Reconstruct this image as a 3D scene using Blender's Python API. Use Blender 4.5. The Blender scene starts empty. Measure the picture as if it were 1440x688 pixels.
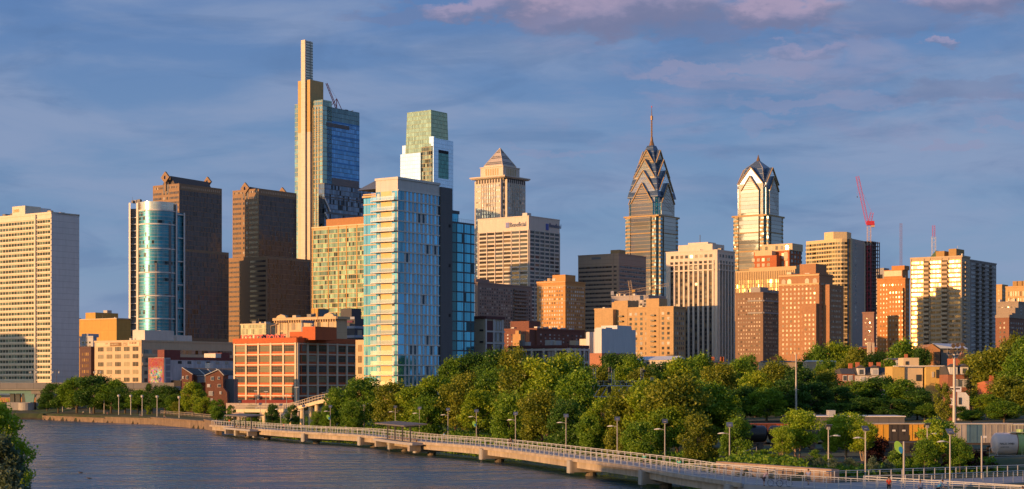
import bpy, math, random
import numpy as np
from mathutils import Vector
R = math.radians
rng = random.Random(7)
F, HZ, CZ = 2400.0, 540.0, 14.0          # focal length in photo pixels, horizon row, eye height above the water
scene = bpy.context.scene
col = scene.collection
# ---------------------------------------------------------------- camera
cam = bpy.data.cameras.new('camera'); camo = bpy.data.objects.new('camera', cam); col.objects.link(camo)
camo.location = (0, 0, CZ); camo.rotation_euler = (R(90), 0, 0)
cam.sensor_width = 36; cam.lens = 36*F/1440; cam.shift_y = (HZ-344)/1440
cam.clip_start = 1; cam.clip_end = 60000
scene.camera = camo
# ---------------------------------------------------------------- sun and sky
SUN_AZ, SUN_EL = 238.5, 5.6              # degrees clockwise from +Y
sl = bpy.data.lights.new('sun', 'SUN'); sl.energy = 5.0; sl.angle = R(.5); sl.color = (1, .52, .19)
so = bpy.data.objects.new('sun', sl); col.objects.link(so)
sd = Vector((math.sin(R(SUN_AZ))*math.cos(R(SUN_EL)), math.cos(R(SUN_AZ))*math.cos(R(SUN_EL)), math.sin(R(SUN_EL))))
so.rotation_euler = sd.to_track_quat('Z', 'Y').to_euler()
world = bpy.data.worlds.new('World'); scene.world = world; world.use_nodes = True
scene.view_settings.view_transform = 'Standard'; scene.view_settings.look = 'None'
scene.view_settings.exposure = 0.3; scene.view_settings.gamma = 1
cy = scene.cycles
cy.max_bounces = 5; cy.diffuse_bounces = 2; cy.glossy_bounces = 3; cy.transmission_bounces = 3; cy.transparent_max_bounces = 4
cy.caustics_reflective = False; cy.caustics_refractive = False; cy.sample_clamp_indirect = 4; cy.blur_glossy = .3

# ---------------------------------------------------------------- node helpers
class NT:
    def __init__(s, nt): s.nt = nt
    def n(s, t, _out=0, **kw):
        nd = s.nt.nodes.new('ShaderNode'+t)
        for k, v in kw.items():
            if k.startswith('p_'): setattr(nd, k[2:], v); continue
            key = int(k[1:]) if k[0] == 'i' and k[1:].isdigit() else k.replace('_', ' ')
            s.set(nd.inputs[key], v)
        return nd
    def set(s, sock, v):
        if isinstance(v, bpy.types.NodeSocket): s.nt.links.new(v, sock)
        elif isinstance(v, bpy.types.Node): s.nt.links.new(v.outputs[0], sock)
        else:
            if isinstance(v, (tuple, list)) and sock.type == 'RGBA' and len(v) == 3: v = (*v, 1)
            sock.default_value = v
    def m(s, op, a, b=0.0, c=0.0, clamp=False):
        nd = s.nt.nodes.new('ShaderNodeMath'); nd.operation = op; nd.use_clamp = clamp
        for i, v in enumerate((a, b, c)): s.set(nd.inputs[i], v)
        return nd.outputs[0]
    def vm(s, op, a, b=(0, 0, 0), sc=None):
        nd = s.nt.nodes.new('ShaderNodeVectorMath'); nd.operation = op
        s.set(nd.inputs[0], a); s.set(nd.inputs[1], b)
        if sc is not None: s.set(nd.inputs['Scale'], sc)
        return nd.outputs[0]
    def mix(s, f, a, b, mode='MIX'):
        nd = s.nt.nodes.new('ShaderNodeMix'); nd.data_type = 'RGBA'; nd.blend_type = mode
        s.set(nd.inputs[0], f); s.set(nd.inputs[6], a); s.set(nd.inputs[7], b)
        return nd.outputs[2]
    def sep(s, v):
        nd = s.n('SeparateXYZ', i0=v); return nd.outputs
    def ss(s, v, a, b):                      # smoothstep a..b
        nd = s.nt.nodes.new('ShaderNodeMapRange'); nd.interpolation_type = 'SMOOTHSTEP'
        s.set(nd.inputs[0], v); nd.inputs[1].default_value = a; nd.inputs[2].default_value = b
        return nd.outputs[0]
    def noise(s, v, scale, detail=3, rough=.55, dist=0.0, col=False):
        nd = s.n('TexNoise', Vector=v, Scale=scale, Detail=detail, Roughness=rough, Distortion=dist)
        return nd.outputs[1 if col else 0]

def sky():
    t = NT(world.node_tree); nt = world.node_tree; nt.nodes.clear()
    sk = t.n('TexSky', p_sky_type='NISHITA', p_sun_disc=False, p_sun_elevation=R(SUN_EL), p_sun_rotation=R(SUN_AZ), p_altitude=0, p_air_density=1.0, p_dust_density=.6, p_ozone_density=2.2)
    d = t.n('TexCoord').outputs['Generated']
    x, y, z = t.sep(d)
    az = t.m('ARCTAN2', x, y)
    hl = t.m('SQRT', t.m('ADD', t.m('MULTIPLY', x, x), t.m('MULTIPLY', y, y)))
    el = t.m('DIVIDE', z, t.m('MAXIMUM', hl, .02))
    # the side away from the sunset: clear evening blue over the skyline
    dt = t.m('ADD', t.m('MULTIPLY', x, -sd.x), t.m('MULTIPLY', y, -sd.y))
    east = t.mix(t.ss(el, -.01, .11), SKY['low'], SKY['mid']); east = t.mix(t.ss(el, .08, .26), east, SKY['high'])
    sk = t.mix(1.0, sk, (1.5, 1.5, 1.6), 'MULTIPLY')      # sunset-side sky brightened to add fill on shaded faces
    sk = t.mix(t.m('MULTIPLY', t.ss(dt, -.45, .15), .93), sk, east)
    # thin high haze clouds lying in long streaks all round the sky
    v = t.n('CombineXYZ', X=t.m('MULTIPLY', az, 6), Y=t.m('MULTIPLY', el, 24), Z=0.0)
    n1 = t.noise(v.outputs[0], 1.0, 6, .55, .4)
    n2 = t.noise(t.vm('ADD', v, (31, 17, 3)), 1.4, 6, .6, .8)
    veil = t.ss(n1, .40, .66)
    c = t.mix(t.m('MULTIPLY', veil, .75), sk, SKY['veil'])
    dark = t.ss(n2, .46, .68)
    c = t.mix(t.m('MULTIPLY', dark, .38), c, SKY['slate'])
    v3 = t.n('CombineXYZ', X=t.m('MULTIPLY', az, 13), Y=t.m('MULTIPLY', el, 46), Z=5.0).outputs[0]
    n3 = t.m('MULTIPLY', t.ss(t.noise(v3, 1.0, 7, .6, .5), .47, .68), t.m('MULTIPLY', t.ss(az, -.06, .09), t.ss(el, .10, .17)))
    c = t.mix(t.m('MULTIPLY', n3, .55), c, SKY['mauve'])
    n4 = t.m('MULTIPLY', t.ss(t.noise(t.vm('ADD', v3, (9, 4, 1)), .8, 6, .6, .5), .48, .7), t.m('MULTIPLY', t.ss(az, -.02, .12), t.ss(el, .07, .15)))
    c = t.mix(t.m('MULTIPLY', n4, .4), c, SKY['slate'])
    # puffs high over the skyline: (azimuth, slope, half width, half height)
    dn = t.n('TexNoise', Vector=t.n('CombineXYZ', X=t.m('MULTIPLY', az, 30), Y=t.m('MULTIPLY', el, 60), Z=2.0), Scale=1.0, Detail=7, Roughness=.62).outputs[1]
    ds = t.sep(dn)
    wa = t.m('ADD', az, t.m('MULTIPLY', t.m('SUBTRACT', ds[0], .5), .065))
    we = t.m('ADD', el, t.m('MULTIPLY', t.m('SUBTRACT', ds[1], .5), .04))
    def px(a, b, hw, hh): return ((a-720)/F, (540-b)/F, hw/F, hh/F)
    for (A, E, W, H_, s, kc) in [(*px(860, 12, 180, 46), .8, 'pink'), (*px(700, 12, 115, 22), .65, 'pink'), (*px(1098, 22, 100, 30), .8, 'pink'), (*px(1365, 12, 105, 36), .75, 'pink'), (*px(960, 40, 200, 26), .45, 'under'), (*px(1130, 75, 60, 12), .3, 'pink'), (*px(1300, 78, 28, 9), .5, 'pink'),
                             (*px(975, 104, 90, 11), .6, 'mauve'), (*px(1075, 96, 75, 16), .5, 'mauve'), (*px(1010, 118, 80, 8), .4, 'mauve'), (*px(1070, 178, 40, 12), .3, 'mauve'),
                             (*px(1330, 216, 50, 9), .45, 'mauve'), (*px(1400, 192, 60, 8), .4, 'mauve'), (*px(1150, 150, 160, 14), .4, 'mauve'), (*px(1250, 40, 120, 26), .35, 'under'), (*px(1340, 140, 110, 20), .35, 'under'), (*px(560, 20, 110, 14), .3, 'under'), (*px(780, 215, 90, 8), .3, 'mauve')]:
        ex = t.m('DIVIDE', t.m('SUBTRACT', wa, A), W); ey = t.m('DIVIDE', t.m('SUBTRACT', we, E), H_)
        r2 = t.m('ADD', t.m('MULTIPLY', ex, ex), t.m('MULTIPLY', ey, ey))
        mk = t.m('SUBTRACT', 1.0, t.ss(r2, .35, 1.1))
        colr = SKY[kc]
        if kc == 'pink':                     # cloud body is lilac, its flank turned to the sunset is pink
            colr = t.mix(t.ss(t.m('ADD', ey, t.m('MULTIPLY', ex, -.25)), -.6, .5), SKY['under'], SKY['pink'])
        c = t.mix(t.m('MULTIPLY', mk, s), c, colr)
    bg = t.n('Background', Color=c, Strength=SKY['strength'])
    o = t.n('OutputWorld', Surface=bg)
# sky-unit radiances (multiplied by the background strength like the sky itself)
SKY = dict(strength=.15, low=(1.24, 1.77, 2.7), mid=(.88, 1.49, 2.6), high=(.52, 1.05, 2.35), veil=(1.45, 1.85, 2.8), slate=(.52, .98, 1.95), pink=(2.35, 1.85, 2.55), under=(1.0, 1.1, 1.85), mauve=(1.55, 1.62, 2.5))
sky()

# ---------------------------------------------------------------- materials
MATS = {}
def newmat(name):
    m = bpy.data.materials.new(name); m.use_nodes = True; m.node_tree.nodes.clear(); return m, NT(m.node_tree)
def rnd_of(t):
    a = t.n('Attribute', p_attribute_name='rnd').outputs['Fac']
    o = t.n('ObjectInfo').outputs['Random']
    return t.m('FRACT', t.m('ADD', a, o))
def W(name, c, rough=.8, var=.12, ju=0, jv=0, jw=.12, jd=.55, streak=.12, brick=0):
    """opaque wall / paint: colour, mottling, optional joints every ju x jv metres"""
    if name in MATS: return MATS[name]
    m, t = newmat(name)
    uv = t.n('TexCoord').outputs['UV']; geo = t.n('NewGeometry').outputs['Position']
    n = t.noise(geo, .35, 5, .6); n2 = t.noise(t.vm('MULTIPLY', geo, (1, 1, .12)), .9, 4, .6)
    k = t.m('ADD', t.m('MULTIPLY', t.m('SUBTRACT', n, .5), var*2.2), t.m('MULTIPLY', t.m('SUBTRACT', n2, .5), streak*2.4))
    c1 = t.mix(1.0, c, t.n('CombineColor', Red=t.m('ADD', k, 1.0), Green=t.m('ADD', k, 1.0), Blue=t.m('ADD', k, 1.0)).outputs[0], 'MULTIPLY')
    u, v, _ = t.sep(uv)
    if brick:
        b = t.n('TexBrick', Vector=uv, Color1=(.9, .9, .9), Color2=(1.15, 1.1, 1.05), Mortar=(1.25, 1.2, 1.15), Scale=1.0, i4=1.0)
        b.inputs['Scale'].default_value = 1.0; b.inputs['Brick Width'].default_value = brick; b.inputs['Row Height'].default_value = brick*.35; b.inputs['Mortar Size'].default_value = brick*.03
        c1 = t.mix(1.0, c1, b.outputs[0], 'MULTIPLY')
    if ju or jv:
        ms = None
        for (w, j) in ((u, ju), (v, jv)):
            if not j: continue
            f = t.m('LESS_THAN', t.m('FRACT', t.m('DIVIDE', w, j)), jw/j)
            ms = f if ms is None else t.m('MAXIMUM', ms, f)
        c1 = t.mix(t.m('MULTIPLY', ms, 1-jd), c1, (c[0]*.25, c[1]*.25, c[2]*.25))
    p = t.n('BsdfPrincipled', Base_Color=c1, Roughness=rough)
    t.n('OutputMaterial', Surface=p); MATS[name] = m; return m
def G(name, tint, metal=.6, rough=.06, pw=0, ph=0, mc=(.5, .5, .5), mw=.15, mh=None, jit=.012, var=.25, dark=0.0, cell=True, lit=None):
    """window glass with panes pw x ph metres, mullions mc; every pane leans and tints a little by itself"""
    if name in MATS: return MATS[name]
    m, t = newmat(name)
    uv = t.n('TexCoord').outputs['UV']; u, v, _ = t.sep(uv)
    r0 = rnd_of(t)
    cu = t.m('FLOOR', t.m('DIVIDE', u, pw)) if pw else 0.0
    cv = t.m('FLOOR', t.m('DIVIDE', v, ph)) if ph else 0.0
    wn = t.n('TexWhiteNoise', Vector=t.n('CombineXYZ', X=cu, Y=cv, Z=t.m('MULTIPLY', r0, 57.0)))
    wn.noise_dimensions = '3D'
    r, rc = wn.outputs[0], wn.outputs[1]
    k = t.m('ADD', 1-var, t.m('MULTIPLY', r, 2*var))
    base = t.mix(1.0, tint, t.n('CombineColor', Red=k, Green=k, Blue=k).outputs[0], 'MULTIPLY')
    if dark: base = t.mix(t.m('LESS_THAN', t.sep(rc)[1], dark), base, (tint[0]*.12, tint[1]*.12, tint[2]*.12))
    nrm = t.vm('NORMALIZE', t.vm('ADD', t.n('NewGeometry').outputs['Normal'], t.vm('SCALE', t.vm('SUBTRACT', rc, (.5, .5, .5)), sc=jit*2)))
    wob = t.noise(t.n('NewGeometry').outputs['Position'], .22, 2, .5, col=True)
    nrm = t.vm('NORMALIZE', t.vm('ADD', nrm, t.vm('SCALE', t.vm('SUBTRACT', wob, (.5, .5, .5)), sc=jit*1.6)))
    p = t.n('BsdfPrincipled', Base_Color=base, Metallic=metal, Roughness=rough, IOR=1.6, Normal=nrm)
    p.inputs['Specular IOR Level'].default_value = .5 if rough < .2 else .35
    out = p
    if mw and (pw or ph):
        ms = None
        for (w, j, q) in ((u, pw, mw), (v, ph, mh if mh is not None else mw)):
            if not j or not q: continue
            f = t.m('LESS_THAN', t.m('FRACT', t.m('DIVIDE', w, j)), q/j)
            ms = f if ms is None else t.m('MAXIMUM', ms, f)
        if ms is not None:
            q = t.n('BsdfPrincipled', Base_Color=mc, Roughness=.5)
            out = t.n('MixShader', i0=ms, i1=p, i2=q)
    t.n('OutputMaterial', Surface=out); MATS[name] = m; return m
def WIN(name='window glass', c=(.05, .055, .06), blind=(.55, .5, .42), pb=.3, pw=0, ph=0, mc=(.4, .38, .34), mw=.08, metal=0.0, rough=.08, coat=.06, jit=.08):
    """punched windows: dark rooms behind glass, some with pale blinds"""
    if name in MATS: return MATS[name]
    m, t = newmat(name)
    uv = t.n('TexCoord').outputs['UV']; u, v, _ = t.sep(uv); r0 = rnd_of(t)
    wn = t.n('TexWhiteNoise', Vector=t.n('CombineXYZ', X=t.m('MULTIPLY', r0, 91.0), Y=t.m('MULTIPLY', r0, 13.0), Z=0.0)); wn.noise_dimensions = '3D'
    rr = t.sep(wn.outputs[1])
    base = t.mix(t.m('LESS_THAN', rr[0], pb), c, blind)
    base = t.mix(t.m('MULTIPLY', rr[1], .6), base, (c[0]*.5, c[1]*.5, c[2]*.5))
    nrm = t.vm('NORMALIZE', t.vm('ADD', t.n('NewGeometry').outputs['Normal'], t.vm('SCALE', t.vm('SUBTRACT', wn.outputs[1], (.5, .5, .5)), sc=jit)))
    p = t.n('BsdfPrincipled', Base_Color=base, Roughness=rough, Metallic=metal, IOR=1.4, Normal=nrm)
    p.inputs['Coat Weight'].default_value = coat; p.inputs['Coat Roughness'].default_value = .03
    out = p
    if pw or ph:
        ms = None
        for (w, j) in ((u, pw), (v, ph)):
            if not j: continue
            f = t.m('LESS_THAN', t.m('FRACT', t.m('DIVIDE', w, j)), mw/j)
            ms = f if ms is None else t.m('MAXIMUM', ms, f)
        q = t.n('BsdfPrincipled', Base_Color=mc, Roughness=.5); out = t.n('MixShader', i0=ms, i1=p, i2=q)
    t.n('OutputMaterial', Surface=out); MATS[name] = m; return m
def MET(name, c, rough=.45, metal=.0): 
    if name in MATS: return MATS[name]
    m, t = newmat(name)
    geo = t.n('NewGeometry').outputs['Position']; n = t.noise(geo, 1.3, 4, .6)
    k = t.m('ADD', .85, t.m('MULTIPLY', n, .3))
    c1 = t.mix(1.0, c, t.n('CombineColor', Red=k, Green=k, Blue=k).outputs[0], 'MULTIPLY')
    t.n('OutputMaterial', Surface=t.n('BsdfPrincipled', Base_Color=c1, Roughness=rough, Metallic=metal)); MATS[name] = m; return m
def LEAF(name, c1, c2, c3, tr=.25):
    if name in MATS: return MATS[name]
    m, t = newmat(name)
    a = t.n('Attribute', p_attribute_name='tone').outputs['Fac']; o = t.n('ObjectInfo').outputs['Random']
    x = t.m('ADD', t.m('MULTIPLY', a, .75), t.m('MULTIPLY', o, .25))
    c = t.mix(t.ss(x, .1, .55), c1, c2); c = t.mix(t.ss(x, .55, 1.0), c, c3)
    d = t.n('BsdfDiffuse', Color=c); tl = t.n('BsdfTranslucent', Color=t.mix(1.0, c, (1.5, 1.4, .5), 'MULTIPLY'))
    g = t.n('BsdfGlossy', Color=(.8, .8, .8), Roughness=.45)
    t.n('OutputMaterial', Surface=t.n('MixShader', i0=.02, i1=t.n('MixShader', i0=tr, i1=d, i2=tl), i2=g)); MATS[name] = m; return m

# ---------------------------------------------------------------- mesh helpers
class MB:
    def __init__(s): s.v, s.f = [], []
    def face(s, *ps):
        n = len(s.v); s.v += [tuple(p) for p in ps]; s.f.append(tuple(range(n, n+len(ps))))
    def box(s, x0, x1, y0, y1, z0, z1, bottom=True):
        if x0 > x1: x0, x1 = x1, x0
        if y0 > y1: y0, y1 = y1, y0
        n = len(s.v)
        s.v += [(x0, y0, z0), (x1, y0, z0), (x1, y1, z0), (x0, y1, z0), (x0, y0, z1), (x1, y0, z1), (x1, y1, z1), (x0, y1, z1)]
        s.f += [(n, n+1, n+5, n+4), (n+1, n+2, n+6, n+5), (n+2, n+3, n+7, n+6), (n+3, n, n+4, n+7), (n+4, n+5, n+6, n+7)]
        if bottom: s.f.append((n+3, n+2, n+1, n))
        return s
    def prism(s, pts, z0, z1, top_pts=None):
        """extrude a counter-clockwise plan polygon"""
        tp = top_pts or pts; n = len(s.v); k = len(pts)
        s.v += [(p[0], p[1], z0) for p in pts] + [(p[0], p[1], z1) for p in tp]
        for i in range(k): s.f.append((n+i, n+(i+1) % k, n+k+(i+1) % k, n+k+i))
        s.f.append(tuple(n+k+i for i in range(k))); s.f.append(tuple(n+k-1-i for i in range(k)))
        return s
    def poly_ext(s, pts, d):
        """closed planar polygon of 3-D points pushed along vector d"""
        n = len(s.v); k = len(pts)
        s.v += [tuple(p) for p in pts] + [tuple(Vector(p)+Vector(d)) for p in pts]
        for i in range(k): s.f.append((n+i, n+k+i, n+k+(i+1) % k, n+(i+1) % k))
        s.f.append(tuple(n+i for i in range(k))); s.f.append(tuple(n+2*k-1-i for i in range(k)))
        return s
    def tube(s, pts, rad, n=6, cap=True):
        pts = [Vector(p) for p in pts]; rr = rad if isinstance(rad, (list, tuple)) else [rad]*len(pts)
        base = len(s.v)
        for i, p in enumerate(pts):
            d = (pts[min(i+1, len(pts)-1)]-pts[max(i-1, 0)]).normalized()
            a = Vector((0, 0, 1)) if abs(d.z) < .9 else Vector((1, 0, 0))
            e1 = d.cross(a).normalized(); e2 = d.cross(e1)
            for k in range(n):
                th = 2*math.pi*(k+.5)/n
                s.v.append(tuple(p+(e1*math.cos(th)+e2*math.sin(th))*rr[i]))
        for i in range(len(pts)-1):
            for k in range(n):
                a = base+i*n+k; b = base+i*n+(k+1) % n; s.f.append((a, b, b+n, a+n))
        if cap:
            s.f.append(tuple(base+n-1-k for k in range(n))); e = base+(len(pts)-1)*n; s.f.append(tuple(e+k for k in range(n)))
        return s
    def bar(s, a, b, w=.2): return s.tube([a, b], w*.7, 4)
    def mesh(s, name, mat, smooth=False, rnd=False, fix=False):
        me = bpy.data.meshes.new(name); me.from_pydata(s.v, [], s.f); me.materials.append(mat)
        if fix:
            import bmesh
            bm = bmesh.new(); bm.from_mesh(me); bmesh.ops.remove_doubles(bm, verts=bm.verts, dist=1e-4); bmesh.ops.recalc_face_normals(bm, faces=bm.faces); bm.to_mesh(me); bm.free()
        nl = len(me.loops); nf = len(me.polygons)
        if nl:
            co = np.empty(len(me.vertices)*3); me.vertices.foreach_get('co', co); co = co.reshape(-1, 3)
            li = np.empty(nl, int); me.loops.foreach_get('vertex_index', li)
            nm = np.empty(nf*3); me.polygons.foreach_get('normal', nm); nm = nm.reshape(-1, 3)
            lt = np.empty(nf, int); me.polygons.foreach_get('loop_total', lt)
            nn = np.repeat(nm, lt, 0); p = co[li]
            h = np.hypot(nn[:, 0], nn[:, 1]); hs = np.maximum(h, 1e-6)
            u = (-nn[:, 1]*p[:, 0]+nn[:, 0]*p[:, 1])/hs*1.0; u = np.where(nn[:, 0] < -.7, -u, u)
            flat = np.abs(nn[:, 2]) > .8
            uv = np.stack([np.where(flat, p[:, 0], np.abs(u)), np.where(flat, p[:, 1], p[:, 2])], 1)
            l = me.uv_layers.new(name='UVMap'); l.data.foreach_set('uv', uv.ravel())
        if rnd:
            at = me.attributes.new('rnd', 'FLOAT', 'FACE'); g = np.random.RandomState(len(s.f)+3)
            at.data.foreach_set('value', np.repeat(g.rand(nf//rnd+1), rnd)[:nf])
        if smooth: me.polygons.foreach_set('use_smooth', [True]*nf)
        return me
    def build(s, name, mat, parent=None, smooth=False, rnd=False, fix=False, loc=None, rot=None, label=None):
        return link(name, s.mesh(name, mat, smooth, rnd, fix), parent, loc, rot, label)
def link(name, me, parent=None, loc=None, rot=None, label=None):
    o = bpy.data.objects.new(name, me); col.objects.link(o)
    if parent: o.parent = parent
    if loc is not None: o.location = loc
    if rot is not None: o.rotation_euler = rot
    if label: o['label'] = label
    return o
def tag(o, label, cat, group=None):
    o['label'] = label; o['category'] = cat
    if group: o['group'] = group
    return o
def struct(o): o['kind'] = 'structure'; return o
def stuff(o): o['kind'] = 'stuff'; return o
def empty(name, loc, rz=0, label=None, cat=None, group=None):
    o = bpy.data.objects.new(name, None); o.empty_display_size = .5; col.objects.link(o); o.location = loc; o.rotation_euler = (0, 0, rz)
    if label: tag(o, label, cat, group)
    return o
def kids(o): return [c for c in ALLC.get(o.name, [])]
def copy_tree(src, loc, rz, label, group=None, scale=None):
    r = src.copy(); col.objects.link(r); r.location = loc; r.rotation_euler = (0, 0, rz); r['label'] = label
    if group: r['group'] = group
    if scale: r.scale = scale
    for ch in src.children:
        c = ch.copy(); col.objects.link(c); c.parent = r
        for g in ch.children:
            d = g.copy(); col.objects.link(d); d.parent = c
    return r
def X(px, Y): return (px-720)*Y/F
def Z(py, Y): return CZ+(HZ-py)*Y/F
def text(name, s, size, mat, parent, loc, rot, depth=.05, sx=1.0, align='LEFT', off=0.0):
    cu = bpy.data.curves.new(name, 'FONT'); cu.body = s; cu.size = size; cu.extrude = depth; cu.align_x = align
    cu.resolution_u = 2; cu.offset = off; tmp = bpy.data.objects.new('tmp', cu); col.objects.link(tmp)
    me = bpy.data.meshes.new_from_object(tmp.evaluated_get(bpy.context.evaluated_depsgraph_get())) if False else tmp.to_mesh().copy()
    tmp.to_mesh_clear(); bpy.data.objects.remove(tmp); me.materials.clear(); me.materials.append(mat); me.name = name
    o = link(name, me, parent, loc, rot); o.scale = (sx, 1, 1); return o

# ---------------------------------------------------------------- buildings
BLDS = []
class Bld:
    """corner (xc) nearest the viewer at depth Y; left face reaches photo column xl, right face xr"""
    def __init__(s, name, label, xl, xc, xr, yt, Y, a=54, zb=8, wl=None, wr=None, wall=None, cat='building', group=None, body=True, bname='wall'):
        s.Y = Y; s.Xc = X(xc, Y); s.a = R(a); s.dR = (math.cos(s.a), math.sin(s.a)); s.dL = (-s.dR[1], s.dR[0])
        s.root = empty(name, (s.Xc, Y, zb), s.a, label, cat, group)
        s.zb = zb; s.wl = s.uL(xl) if xl is not None else wl; s.wr = s.uR(xr) if xr is not None else wr
        if wl: s.wl = wl
        if wr: s.wr = wr
        s.H = s.z(yt); BLDS.append(s)
        if body: s.box(bname, wall, 0, s.wr, 0, s.wl, 0, s.H)
    def z(s, py): return Z(py, s.Y)-s.zb              # local height at the near corner
    def zs(s, py, u, face):                           # local height of a photo row at distance u along a face
        d = s.dL if face == 'L' else s.dR
        return Z(py, s.Y+u*d[1])-s.zb
    def _u(s, px, d, ox=0, oy=0):
        t = (px-720)/F; x0, y0 = s.Xc+ox, s.Y+oy
        return (t*y0-x0)/(d[0]-t*d[1])
    def uL(s, px, x=0): return s._u(px, s.dL, x*s.dR[0], x*s.dR[1])
    def uR(s, px, y=0): return s._u(px, s.dR, y*s.dL[0], y*s.dL[1])
    def box(s, name, mat, x0, x1, y0, y1, z0, z1, label=None, parent=None):
        return MB().box(x0, x1, y0, y1, z0, z1, False).build(name, mat, parent or s.root, label=label)
    def slab(s, mb, face, u0, u1, z0, z1, pl=0, out=.1, inn=0):
        """box lying on a face: pl = plane offset inward, out = how far it stands proud"""
        if face == 'L': mb.box(pl-out, pl+inn, u0, u1, z0, z1)
        else: mb.box(u0, u1, pl-out, pl+inn, z0, z1)
        return mb
    def cols(s, face, p0, p1, n, pl=0):
        f = s.uL if face == 'L' else s.uR
        a, b = f(p0, pl), f(p1, pl)
        if a > b: a, b = b, a
        w = (b-a)/n
        return [(a+w*i, w) for i in range(n)]
    def grid(s, face, cols, z0, z1, rows, mat, fw=.6, fh=.55, pl=0, out=.07, name='window', cap=100, skip=None, oz=.5):
        """separate windows on a face; the first `cap` are parts, the rest one part"""
        h = (z1-z0)/rows; ph = h*fh; cache = {}; rest = MB(); k = 0
        for r in range(rows-1, -1, -1):
            for (u, w) in cols:
                pw = w*fw; zz = z0+h*r+(h-ph)*oz; uu = u+(w-pw)/2
                if skip and skip(r, u): continue
                if k < cap:
                    key = round(pw, 3)
                    if key not in cache:
                        mb = MB(); s.slab(mb, face, 0, pw, 0, ph, 0, out); cache[key] = mb.mesh(name, mat)
                    link(name, cache[key], s.root, (pl, uu, zz) if face == 'L' else (uu, pl, zz)); k += 1
                else: s.slab(rest, face, uu, uu+pw, zz, zz+ph, pl, out)
        if rest.f: stuff(rest.build(name, mat, s.root, rnd=6))
        return s
    def ribbons(s, face, u0, u1, z0, z1, rows, mat, fh=.55, pl=0, out=.07, name='window_band', oz=.5):
        h = (z1-z0)/rows
        for r in range(rows):
            mb = MB(); zz = z0+h*r+h*(1-fh)*oz; s.slab(mb, face, min(u0, u1), max(u0, u1), zz, zz+h*fh, pl, out); mb.build(name, mat, s.root)
        return s
    def piers(s, face, us, w, z0, z1, mat, pl=0, out=.35, name='pier'):
        for u in us:
            mb = MB(); s.slab(mb, face, u-w/2, u+w/2, z0, z1, pl, out); mb.build(name, mat, s.root)
        return s
    def bands(s, face, u0, u1, zz, h, mat, pl=0, out=.3, name='spandrel'):
        for z in zz:
            mb = MB(); s.slab(mb, face, min(u0, u1), max(u0, u1), z, z+h, pl, out); mb.build(name, mat, s.root)
        return s
    def parapet(s, mat, z=None, h=1.0, o=.25, x0=0, x1=None, y0=0, y1=None, name='parapet'):
        x1 = s.wr if x1 is None else x1; y1 = s.wl if y1 is None else y1; z = s.H if z is None else z
        mb = MB(); mb.box(x0-o, x1+o, y0-o, y0+.4, z-.3, z+h); mb.box(x0-o, x0+.4, y0+.4, y1+o, z-.3, z+h)
        mb.box(x1-.4, x1+o, y0+.4, y1+o, z-.3, z+h); mb.box(x0+.4, x1-.4, y1-.4, y1+o, z-.3, z+h)
        return mb.build(name, mat, s.root)
# ---------------------------------------------------------------- the lie of the land
DECK = 2.6
def plane_pt(px, py, z=DECK): Y = (CZ-z)*F/(py-HZ); return (X(px, Y), Y)
edge_px = [(296, 598), (400, 606.7), (500, 612), (548, 617), (589, 622), (683, 629.5), (805, 645.4), (900, 658), (950, 667), (1045, 681)]
ctrl = [plane_pt(*p) for p in edge_px]
def catmull(P, n=14):
    P = [np.array(p, float) for p in P]; P = [2*P[0]-P[1]]+P+[2*P[-1]-P[-2]]; out = []
    for i in range(1, len(P)-2):
        for k in range(n):
            t = k/n
            out.append(.5*((2*P[i])+(-P[i-1]+P[i+1])*t+(2*P[i-1]-5*P[i]+4*P[i+1]-P[i+2])*t*t+(-P[i-1]+3*P[i]-3*P[i+1]+P[i+2])*t**3))
    out.append(P[-2]); return np.array(out)
EDGE = catmull(ctrl)
for _ in range(14): EDGE[1:-1] = (EDGE[:-2]+2*EDGE[1:-1]+EDGE[2:])/4
SEG = np.r_[0, np.cumsum(np.hypot(*np.diff(EDGE, axis=0).T))]; LEN = SEG[-1]
def path(s, off=0.0):
    """point at s metres along the boardwalk's river edge, off metres landward; also heading"""
    s = min(max(s, 0), LEN); x = np.interp(s, SEG, EDGE[:, 0]); y = np.interp(s, SEG, EDGE[:, 1])
    x2 = np.interp(min(s+2, LEN), SEG, EDGE[:, 0]); y2 = np.interp(min(s+2, LEN), SEG, EDGE[:, 1])
    x1 = np.interp(max(s-2, 0), SEG, EDGE[:, 0]); y1 = np.interp(max(s-2, 0), SEG, EDGE[:, 1])
    d = np.array([x2-x1, y2-y1]); d /= np.hypot(*d); return x-d[1]*off, y+d[0]*off, math.atan2(d[1], d[0])
def s_at_px(px, off=0.0):
    ss = np.linspace(0, LEN, 800); pp = np.array([path(s, off)[:2] for s in ss]); q = 720+F*pp[:, 0]/pp[:, 1]
    return float(ss[np.argmin(abs(q-px))])
SHORE = [(-2500, 760), (-700, 735), (-320, 705), plane_pt(45, 590, 0), plane_pt(150, 594.5, 0), plane_pt(215, 597, 0), plane_pt(290, 603.5, 0)]
for s in np.linspace(14, LEN-24, 14): SHORE.append(path(s, 9.5 if s < LEN-60 else 8)[:2])
SHORE += [(23.8, 206), (26.4, 194.2), (38, 179.6), (62, 156), (100, 118), (200, 20), (400, -180), (900, -700)]
SHORE = np.array(SHORE, float)
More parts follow.
